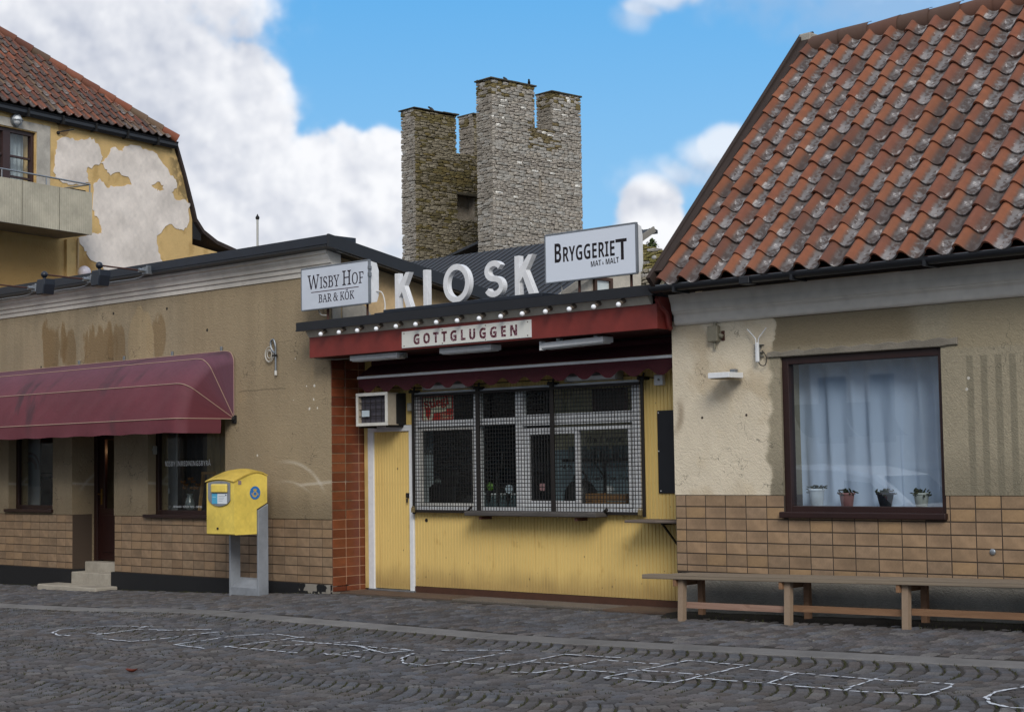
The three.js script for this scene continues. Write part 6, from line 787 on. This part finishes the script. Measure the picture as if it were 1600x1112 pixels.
  const bl = thing('bulkhead_lamp', 'round caged bulkhead lamp above the balcony window', 'lamp'); { const p = V3(-2.3, 8.9, 0.03).applyMatrix4(H.matrixWorld); bl.position.copy(p); bl.rotation.y = 1.7564; mesh('globe', ball(0, 0, 0.06, 0.1, 16, 10), M.glassFrost, bl); mesh('base', rod([0, 0, 0], [0, 0, 0.05], 0.13, 20), M.galv, bl); mesh('cage', [new THREE.TorusGeometry(0.12, 0.01, 6, 20).translate(0, 0, 0.07), new THREE.TorusGeometry(0.12, 0.01, 6, 12, Math.PI).rotateX(Math.PI / 2).translate(0, 0, 0.06), new THREE.TorusGeometry(0.12, 0.01, 6, 12, Math.PI).rotateX(Math.PI / 2).rotateZ(Math.PI / 2).translate(0, 0, 0.06)], M.galv, bl); }
}
// flag pole beyond the shop roof
{ const p = thing('roof_pole', 'slender pale pole with a dark knob rising behind the shop roof', 'pole', [-14.16, 0, -10]); mesh('shaft', rod([0, 0, 0], [0, 7.38, 0], 0.026), mat('#a9a9a4', { mottle: 0 }), p); mesh('knob', [ball(0, 7.4, 0, 0.05, 10, 8), new THREE.ConeGeometry(0.03, 0.06, 10).translate(0, 7.47, 0)], M.dark, p); }

// ---------------------------------------------------------------- medieval wall tower
const stoneShapes = [1, 2, 3, 4, 5, 6, 7, 8].map((s) => { const r = rng(s * 91), g = new THREE.BoxGeometry(1, 1, 1, 2, 2, 1), p = g.attributes.position; const key = new Map(); for (let i = 0; i < p.count; i++) { const k = [p.getX(i), p.getY(i), p.getZ(i)].map((q) => q.toFixed(2)).join(); if (!key.has(k)) key.set(k, [(r() - 0.5) * 0.12, (r() - 0.5) * 0.2, (r() - 0.5) * 0.14]); const d = key.get(k); const x = p.getX(i), y = p.getY(i), e = Math.abs(x) > 0.4 && Math.abs(y) > 0.4 ? 0.86 : 1; p.setXYZ(i, x * (Math.abs(y) > 0.4 ? 0.95 : 1) * e + d[0] * 0.7, y * e + d[1] * 0.6, p.getZ(i) > 0 ? p.getZ(i) * (Math.abs(x) < 0.1 && Math.abs(y) < 0.1 ? 1.1 : 0.9) + d[2] : p.getZ(i)); } const q = g.toNonIndexed(); q.computeVertexNormals(); return done(q); });
const stoneTex = dataTex(256, 256, (u, v) => { const k = 205 + 70 * (NB(u, v) - 0.5) + 60 * (ND(u, v) - 0.5); return [k, k, k]; });
const stoneMat = (c) => { const m = new THREE.MeshPhysicalMaterial({ roughness: 0.95, map: rep(stoneTex, 0.6), bumpMap: rep(ROUGH_BUMP, 1), bumpScale: 0.02 }); if (c) m.color.set(c); return m; };
const S_OWN = ['#cfc9be', '#d5cfc4', '#c8c2b7', '#d9d3c8', '#cdc6b9', '#d2ccc1'].map(stoneMat), S_ANY = stoneMat();
// lays rubble courses over a face: origin o, along a, up y, out n (all in the parent's axes)
function rubble(parent, o, a, n, len, y0, y1, tint, own, opts = {}) {
  const list = [], hole = opts.holes ?? [], top = opts.top ?? (() => y1); const q = new THREE.Quaternion().setFromRotationMatrix(new THREE.Matrix4().makeBasis(a, V3(0, 1, 0), n));
  for (let y = y0; y < y1;) { const h = rnd(0.06, 0.135); for (let x = -rnd(0, 0.2); x < len;) { const w = rnd(0.12, 0.4) * (rnd() < 0.15 ? 1.4 : 1), cy = y + h / 2; let xa = Math.max(-0.02, x), xb = Math.min(len + 0.02, x + w); x += w; for (const b of hole) if (xb > b[0] && xa < b[1] && cy > b[2] && cy < b[3]) { if (b[0] - xa > xb - b[1]) xb = b[0]; else xa = b[1]; } const cx = (xa + xb) / 2; if (xb - xa < 0.06 || cy > top(cx)) continue; list.push([cx, cy + rnd(-0.02, 0.02), xb - xa - 0.006, h - 0.004, rnd(0.0, 0.022)]); } y += h; }
  const mtx = new THREE.Matrix4(), place = (s) => mtx.compose(o.clone().addScaledVector(a, s[0]).addScaledVector(V3(0, 1, 0), s[1]).addScaledVector(n, s[4] - 0.07), q.clone().multiply(new THREE.Quaternion().setFromEuler(new THREE.Euler(rnd(-0.05, 0.05), rnd(-0.05, 0.05), rnd(-0.03, 0.03)))), V3(s[2], s[3], 0.2));
  list.sort((p, r) => r[2] * r[3] - p[2] * p[3]);
  for (const s of list.slice(0, own)) { const ob = new THREE.Mesh(pick(stoneShapes), pick(S_OWN)); ob.name = 'stone'; place(s); ob.applyMatrix4(mtx); parent.add(ob); }
  const rest = list.slice(own), per = stoneShapes.map(() => []); rest.forEach((s, i) => per[i % 8].push(s));
  per.forEach((l, k) => { if (!l.length) return; const im = new THREE.InstancedMesh(stoneShapes[k], S_ANY, l.length); im.name = 'stone_courses'; im.userData.kind = 'stuff'; l.forEach((s, i) => { place(s); im.setMatrixAt(i, mtx); const c = new THREE.Color(tint(s[0], s[1])).multiplyScalar(rnd(2.0, 2.45)); im.setColorAt(i, c); }); parent.add(im); });
}
{
  const T = thing('stone_tower', 'grey limestone town wall tower with tall battlements behind the kiosk', 'tower', [-25.06, 0, -29.5], 1.4885);
  const L = 4.6, TH = 0.82, Wd = 4.5, AX = V3(1, 0, 0), AZ = V3(0, 0, 1), mort = mat('#aca294', { r: 1, bump: 0.02, bs: 1 });
  const slitA = [2.34, 2.42, 11.55, 12.42], e = 0.05;
  // core masonry, slightly behind the face of the stones
  mesh('core', [bx(e, slitA[0], 0, 14.15, -TH + e, -e), bx(slitA[1], L - e, 0, 14.15, -TH + e, -e), bx(slitA[0], slitA[1], 0, slitA[2], -TH + e, -e), bx(slitA[0], slitA[1], slitA[3], 14.15, -TH + e, -e), bx(slitA[0], slitA[1], slitA[2], slitA[3], -TH + e, -0.6), bx(e, 2.12, 14.15, 15.75, -TH + e, -e), bx(3.12, L - e, 14.15, 15.72, -TH + e, -e),
    bx(e, 2.1, 0, 15.42, -Wd - TH + e, -Wd - e), bx(2.1, L, 0, 11.3, -Wd - TH + e, -Wd - e), bx(2.1, L, 12.35, 13.9, -Wd - TH + e, -Wd - e), bx(3.2, L, 11.3, 12.35, -Wd - TH + e, -Wd - e), bx(2.1, 3.2, 11.3, 12.35, -Wd - TH + e, -Wd - 0.6), bx(3.05, L, 13.9, 15.6, -Wd - TH + e, -Wd - e), bx(L - TH, L - e, 0, 12.6, -Wd, -TH)], mort, T);
  const greyT = (x, y) => (y > 15.2 && R0() < 0.6 ? '#685c3a' : y > 13.3 && y < 14.6 && x > 1.9 && x < 3.4 && R0() < 0.7 ? '#665a3e' : R0() < 0.03 ? '#cfcbc2' : y > 14 && R0() < 0.05 ? '#d8d4cc' : ['#8f887e', '#979085', '#888178', '#9b948a', '#938b80'][Math.floor(R0() * 5)]);
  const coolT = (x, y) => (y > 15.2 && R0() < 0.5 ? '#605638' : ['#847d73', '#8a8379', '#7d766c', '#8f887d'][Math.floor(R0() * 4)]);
  const mossT = (x, y) => { const m = sst(y, 13.6, 13.0) * sst(y, 12.0, 12.9); return y > 15.0 && R0() < 0.7 ? '#5e5432' : R0() < 0.25 + 0.65 * m ? ['#584f2e', '#605430', '#524a32'][Math.floor(R0() * 3)] : ['#6f6756', '#756d5b', '#69614f', '#7a7260'][Math.floor(R0() * 4)]; };
  rubble(T, V3(0, 0, 0), AX, AZ, L, 8.2, 15.86, greyT, 240, { holes: [[2.16, 3.08, 14.22, 20], [slitA[0] - 0.02, slitA[1] + 0.02, slitA[2], slitA[3]]], top: (x) => (x < 2.6 ? 15.82 : 15.75) });
  const NX = V3(-1, 0, 0); // end faces look out along -x; across runs along +z
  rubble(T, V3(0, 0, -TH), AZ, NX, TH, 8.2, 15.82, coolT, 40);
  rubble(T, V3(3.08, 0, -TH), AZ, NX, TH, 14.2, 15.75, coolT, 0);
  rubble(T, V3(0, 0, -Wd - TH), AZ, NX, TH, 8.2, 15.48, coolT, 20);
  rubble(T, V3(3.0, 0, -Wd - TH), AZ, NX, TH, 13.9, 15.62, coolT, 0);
  rubble(T, V3(0, 0, -Wd), AX, AZ, 3.8, 8.2, 15.66, mossT, 0, { holes: [[2.1, 3.02, 13.95, 20], [2.12, 3.16, 11.36, 12.3]], top: (x) => (x < 2.5 ? 15.46 : 15.6) });
  rubble(T, V3(L - TH, 0, -Wd), AZ, NX, Wd - TH, 8.2, 12.6, mossT, 0);
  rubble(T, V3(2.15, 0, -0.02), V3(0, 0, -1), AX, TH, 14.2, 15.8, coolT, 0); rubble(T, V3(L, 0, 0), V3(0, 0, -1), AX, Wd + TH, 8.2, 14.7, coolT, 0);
  const cap = mat('#4c4638', { r: 1, bump: 0.02, bs: 1 });
  const capRow = (x0, x1, z0, z1, y) => { const L2 = []; for (let x = x0; x < x1; x += 0.5) L2.push(rbx(x, Math.min(x1, x + 0.49), y + rnd(-0.015, 0.015), y + 0.06 + rnd(-0.01, 0.01), z0 - rnd(0.04, 0.12), z1 + rnd(0.05, 0.12), 0.02)); return L2; };
  mesh('coping', [...capRow(-0.1, 2.24, -TH, 0, 15.8), ...capRow(3.0, L + 0.06, -TH, 0, 15.74), ...capRow(-0.1, 2.2, -Wd - TH, -Wd, 15.46), ...capRow(2.95, L, -Wd - TH, -Wd, 15.62)], cap, T);
  mesh('lintel', rbx(2.05, 3.2, 12.28, 12.4, -Wd - 0.3, -Wd + 0.08, 0.02), cap, T);
  const lr = thing('lean_to_roof', 'dark lean to roof wedged between the two walls of the tower', 'roof', [-25.06, 0, -29.5], 1.4885); { const g = ext([[-0.84, 10.0], [-4.44, 9.28], [-4.44, 9.2], [-0.84, 9.9]].map(([z, y]) => [-z, y]), 3.4); g.rotateY(Math.PI / 2); mesh('sheet', g.translate(0.3, 0, 0), M.blackMetal, lr); mesh('fascia', bx(0.25, 0.3, 8.4, 9.2, -4.44, -0.86), M.blackMetal, lr); }
  T.updateMatrixWorld();
  const birdM = mat('#121214', { r: 0.6, mottle: 0 });
  const bird = (label, x, y, z, turn) => { const p = V3(x, y, z).applyMatrix4(T.matrixWorld), b = thing('jackdaw', label, 'bird', [p.x, p.y, p.z], turn); const R = [[0.0, -0.2], [0.03, -0.19], [0.055, -0.08], [0.068, 0.0], [0.062, 0.08], [0.045, 0.12], [0.042, 0.15], [0.05, 0.18], [0.044, 0.215], [0.02, 0.235], [0.0, 0.28]].map((q) => new THREE.Vector2(...q)); const g = new THREE.LatheGeometry(R, 14); g.scale(0.8, 0.8, 0.8).rotateX(0.95).translate(0, 0.12, 0); mesh('body', g, birdM, b); mesh('tail', rbx(-0.025, 0.025, -0.012, 0.0, -0.26, -0.06, 0.003).rotateX(-0.3).translate(0, 0.08, -0.03), birdM, b); for (const s of [-1, 1]) mesh('leg', rod([s * 0.02, 0, 0.0], [s * 0.02, 0.1, 0.01], 0.006), birdM, b); };
  bird('black bird on the right end of the highest battlement', 2.1, 15.86, -0.2, 0.7); bird('black bird on the middle of the highest battlement', 1.05, 15.87, -0.35, -1.8); bird('black bird on the left battlement of the tower', 1.1, 15.52, -4.8, -1.4);
}
// ---------------------------------------------------------------- dark roofed house and old wall between kiosk and tower
{
  const D = thing('dark_roof_house', 'small white house with a dark metal roof behind the kiosk letters', 'house');
  const XR = -4.05, yR = 6.24, zR = -12, s = 1.55 / 2.92, zE = -8.2, zB = -12.12, yE = yR - (zE - zR) * s;
  mesh('wall', [ext([[zE - 0.25, 0], [zE - 0.25, yE - 0.02], [-11.8, yR - 0.14 - 0.2 * s], [-11.8, 0]].map(([z, y]) => [-z, y]), 9).rotateY(Math.PI / 2).translate(XR - 9.2, 0, 0)], mat('#c4bcae', { r: 0.95, bump: 0.004 }), D);
  const sheet = mat('#26272b', { r: 0.6, mottle: 0.8 }); const prof = [[zE, yE], [zR, yR], [zB, yR - 0.03], [zB, yR - 0.1], [zR, yR - 0.08], [zE, yE - 0.06]];
  const roof = mesh('roof', runX(prof, XR - 9.4, XR), sheet, D);
  for (let x = XR - 9.3; x < XR - 0.1; x += 0.2) mesh('seam', bar([x, yE + 0.004, zE + 0.01], [x, yR + 0.004, zR], 0.02, 0.02), sheet, roof);
  mesh('barge_board', [bar([XR + 0.01, yE - 0.02, zE], [XR + 0.01, yR - 0.02, zR], 0.03, 0.12)], mat('#8a857c'), D);
  const w = new THREE.Group(); w.name = 'window'; D.add(w); mesh('frame', [bx(XR - 0.19, XR - 0.14, 4.8, 4.86, -10.85, -10.3), bx(XR - 0.19, XR - 0.14, 5.1, 5.16, -10.85, -10.3), bx(XR - 0.19, XR - 0.14, 4.86, 5.1, -10.85, -10.78), bx(XR - 0.19, XR - 0.14, 4.86, 5.1, -10.37, -10.3)], mat('#4a3428'), w); mesh('pane', new THREE.PlaneGeometry(0.41, 0.24).rotateY(Math.PI / 2).translate(XR - 0.165, 4.98, -10.575), GLASS, w); mesh('curtain', bx(XR - 0.196, XR - 0.192, 4.86, 5.1, -10.78, -10.37), M.whiteClean, w);
  const Wl = thing('town_wall', 'mossy rubble stub of the town wall beside the pantile roof', 'wall', [-14.4, 0, -24]);
  mesh('core', bx(0, 4, 0, 7.75, -1.2, -0.05), mat('#7f7868', { r: 1 }), Wl);
  rubble(Wl, V3(0, 0, 0), V3(1, 0, 0), V3(0, 0, 1), 4, 5.4, 7.95, (x, y) => (y > 7.2 ? pick(['#6f6838', '#7a7040', '#847a50']) : R0() < 0.05 ? '#cfcac0' : pick(['#7f7868', '#8c8474', '#6f6a58'])), 60, { top: (x) => 7.85 + 0.12 * Math.sin(x * 3) });
  mesh('stone', new THREE.SphereGeometry(0.16, 10, 8).scale(1, 0.7, 0.5).translate(1.7, 7.2, 0.02), stoneMat('#cfcdc8'), Wl); mesh('stone', new THREE.SphereGeometry(0.1, 10, 8).scale(1, 0.7, 0.5).translate(1.05, 7.55, 0.02), stoneMat('#cfcdc8'), Wl); mesh('opening', bx(0.95, 1.2, 6.55, 6.75, -0.1, 0.045), M.dark, Wl);
  const P = thing('wall_plant', 'small green plant growing on top of the mossy wall stub', 'plant', [-13.6, 7.85, -24.2]); { const Lf = []; const r = rng(5); for (let i = 0; i < 140; i++) { const a = r() * 6.28, d = r() * 0.22, h = r() * 0.3 * (1 - d * 2.2); const g = new THREE.CircleGeometry(0.025 + r() * 0.02, 5).rotateX(r() * 3).rotateY(a).translate(Math.cos(a) * d, h + 0.03, Math.sin(a) * d * 0.6); Lf.push(g); } mesh('leaves', Lf, mat('#3a4a20', { two: 1, mottle: 0 }), P); const S = []; for (let i = 0; i < 7; i++) S.push(rod([0, -0.08, 0], [Math.cos(i) * 0.15, 0.2, Math.sin(i) * 0.1], 0.006, 5)); mesh('stems', S, mat('#4a4024'), P); }
}



// ---------------------------------------------------------------- across the street, seen only as reflections in the panes
{
  const O = thing('opposite_house', 'pale rendered house across the street, mirrored in the right hand window', 'house', [0, 0, 19]);
  const wm = mat('#c9c3b8', { r: 0.95 }), dk = mat('#1a1d22', { r: 0.4, mottle: 0 }), aw = mat('#23262c', { r: 0.8, two: 1 });
  const wins = [[-9.4, -8.6], [-7.2, -6.4], [-4.87, -4.1], [-3.5, -2.85], [-0.6, 0.2], [1.8, 2.6]];
  let x = -15; const L = []; for (const [a, b] of wins) { L.push(bx(x, a, -0.6, 6.6, 0, 0.35)); L.push(bx(a, b, -0.6, 1.95, 0, 0.35), bx(a, b, 3.5, 6.6, 0, 0.35)); x = b; } L.push(bx(x, 6, -0.6, 6.6, 0, 0.35)); mesh('wall', L, wm, O);
  for (const [a, b] of wins) { const w = new THREE.Group(); w.name = 'window'; O.add(w); mesh('frame', [bx(a, a + 0.05, 1.95, 3.5, 0.05, 0.1), bx(b - 0.05, b, 1.95, 3.5, 0.05, 0.1), bx(a + 0.05, b - 0.05, 1.95, 2.0, 0.05, 0.1), bx(a + 0.05, b - 0.05, 3.45, 3.5, 0.05, 0.1)], M.brownFrame, w); mesh('pane', bx(a + 0.05, b - 0.05, 2.0, 3.45, 0.07, 0.08), dk, w); const g = new THREE.CylinderGeometry(0.75, 0.75, b - a + 0.55, 16, 1, true, 0, Math.PI / 2).rotateZ(Math.PI / 2).rotateX(Math.PI); mesh('hood', g.translate((a + b) / 2 + 0.1, 2.85, -0.005), aw, w); }
  { const N = thing('opposite_house', 'long brownish house farther along the opposite side of the street', 'house', [0, 0, 19.2]); const L2 = []; for (let q = -70; q < -15.2; q += 3.4) L2.push(bx(q, q + 2.1, -1.4, 5.8, 0, 0.3), bx(q + 2.1, Math.min(q + 3.4, -15.1), -1.4, 1, 0, 0.3), bx(q + 2.1, Math.min(q + 3.4, -15.1), 2.7, 5.8, 0, 0.3)); mesh('wall', L2, mat('#b5aa9a', { r: 0.95 }), N); mesh('window_band', bx(-70, -15.2, 1, 2.7, 0.15, 0.2), dk, N); mesh('roof', ext([[-0.4, 5.8], [4, 9.4], [8.4, 5.8]], 55).rotateY(-Math.PI / 2).translate(-15, 0, 0), mat('#4a332a'), N); }
  mesh('string_course', bx(-15, 6, 1.35, 1.5, -0.06, 0), mat('#d9d5cc'), O); mesh('roof', ext([[-0.4, 6.6], [4, 9.6], [8.4, 6.6]], 21.6).rotateY(-Math.PI / 2).translate(6.3, 0, 0), mat('#6a3a28'), O);
  // parked van
  const V = thing('parked_van', 'white delivery van parked along the street, mirrored in the right hand window', 'van', [0, 0, 9.2]); const y = groundY(1, 9) + 0.0;
  const body = mat('#dfe3e6', { r: 0.25, mottle: 0, coat: 0.5 }), gl = new THREE.MeshPhysicalMaterial({ color: '#14181c', roughness: 0.05 });
  const side = [[-1.35, 0.35], [-1.32, 1.5], [-1.15, 1.72], [0.3, 1.78], [1.6, 1.74], [2.35, 1.6], [2.95, 1.12], [3.5, 0.95], [3.68, 0.72], [3.7, 0.35]];
  mesh('body', ext(side, 1.6, { bevel: 0.06 }).translate(0, y, 0.06), body, V); mesh('side_window', ext([[1.75, 1.05], [1.78, 1.52], [2.25, 1.48], [2.72, 1.05]], 0.01).translate(0, y, -0.012), gl, V); mesh('windscreen', bar([2.42, y + 1.58, 0.86], [2.93, y + 1.14, 0.86], 1.4, 0.02), gl, V);
  for (const wx of [-0.65, 2.85]) for (const wz of [0.02, 1.56]) { const w = new THREE.Group(); w.name = 'wheel'; V.add(w); mesh('tyre', new THREE.TorusGeometry(0.25, 0.08, 10, 28).translate(wx, y + 0.33, wz + 0.07), M.rubber, w); mesh('rim', new THREE.CylinderGeometry(0.2, 0.2, 0.1, 20).rotateX(Math.PI / 2).translate(wx, y + 0.33, wz + 0.07), M.steel, w); }
  mesh('bumper', [rbx(3.62, 3.8, y + 0.32, y + 0.55, 0.05, 1.65, 0.05, 2), rbx(-1.45, -1.3, y + 0.32, y + 0.55, 0.05, 1.65, 0.05, 2)], M.rubber, V); for (const z of [0.2, 1.5]) mesh('headlight', rbx(3.58, 3.7, y + 0.7, y + 0.85, z - 0.14, z + 0.14, 0.03, 2), M.glassFrost, V);
  const db = canvasTex(512, 96, (c, w, h) => { c.clearRect(0, 0, w, h); c.strokeStyle = '#c0262a'; c.lineWidth = 7; c.strokeRect(8, 14, 92, 68); c.fillStyle = '#c0262a'; c.font = 'bold 58px sans-serif'; c.textBaseline = 'middle'; c.fillText('DB', 18, 50); c.fillStyle = '#3a3f46'; c.font = 'bold 64px sans-serif'; c.save(); c.translate(120, 50); c.scale(0.86, 1); c.fillText('SCHENKER', 0, 0); c.restore(); });
  { const g = new THREE.PlaneGeometry(0.9, 0.17); g.userData.uvReady = true; mesh('lettering', g.rotateY(Math.PI).translate(2.3 - 0.2, y + 1.2, -0.008), new THREE.MeshPhysicalMaterial({ map: db, transparent: true, roughness: 0.5 }), V); }
}
renderer.render(scene, camera);
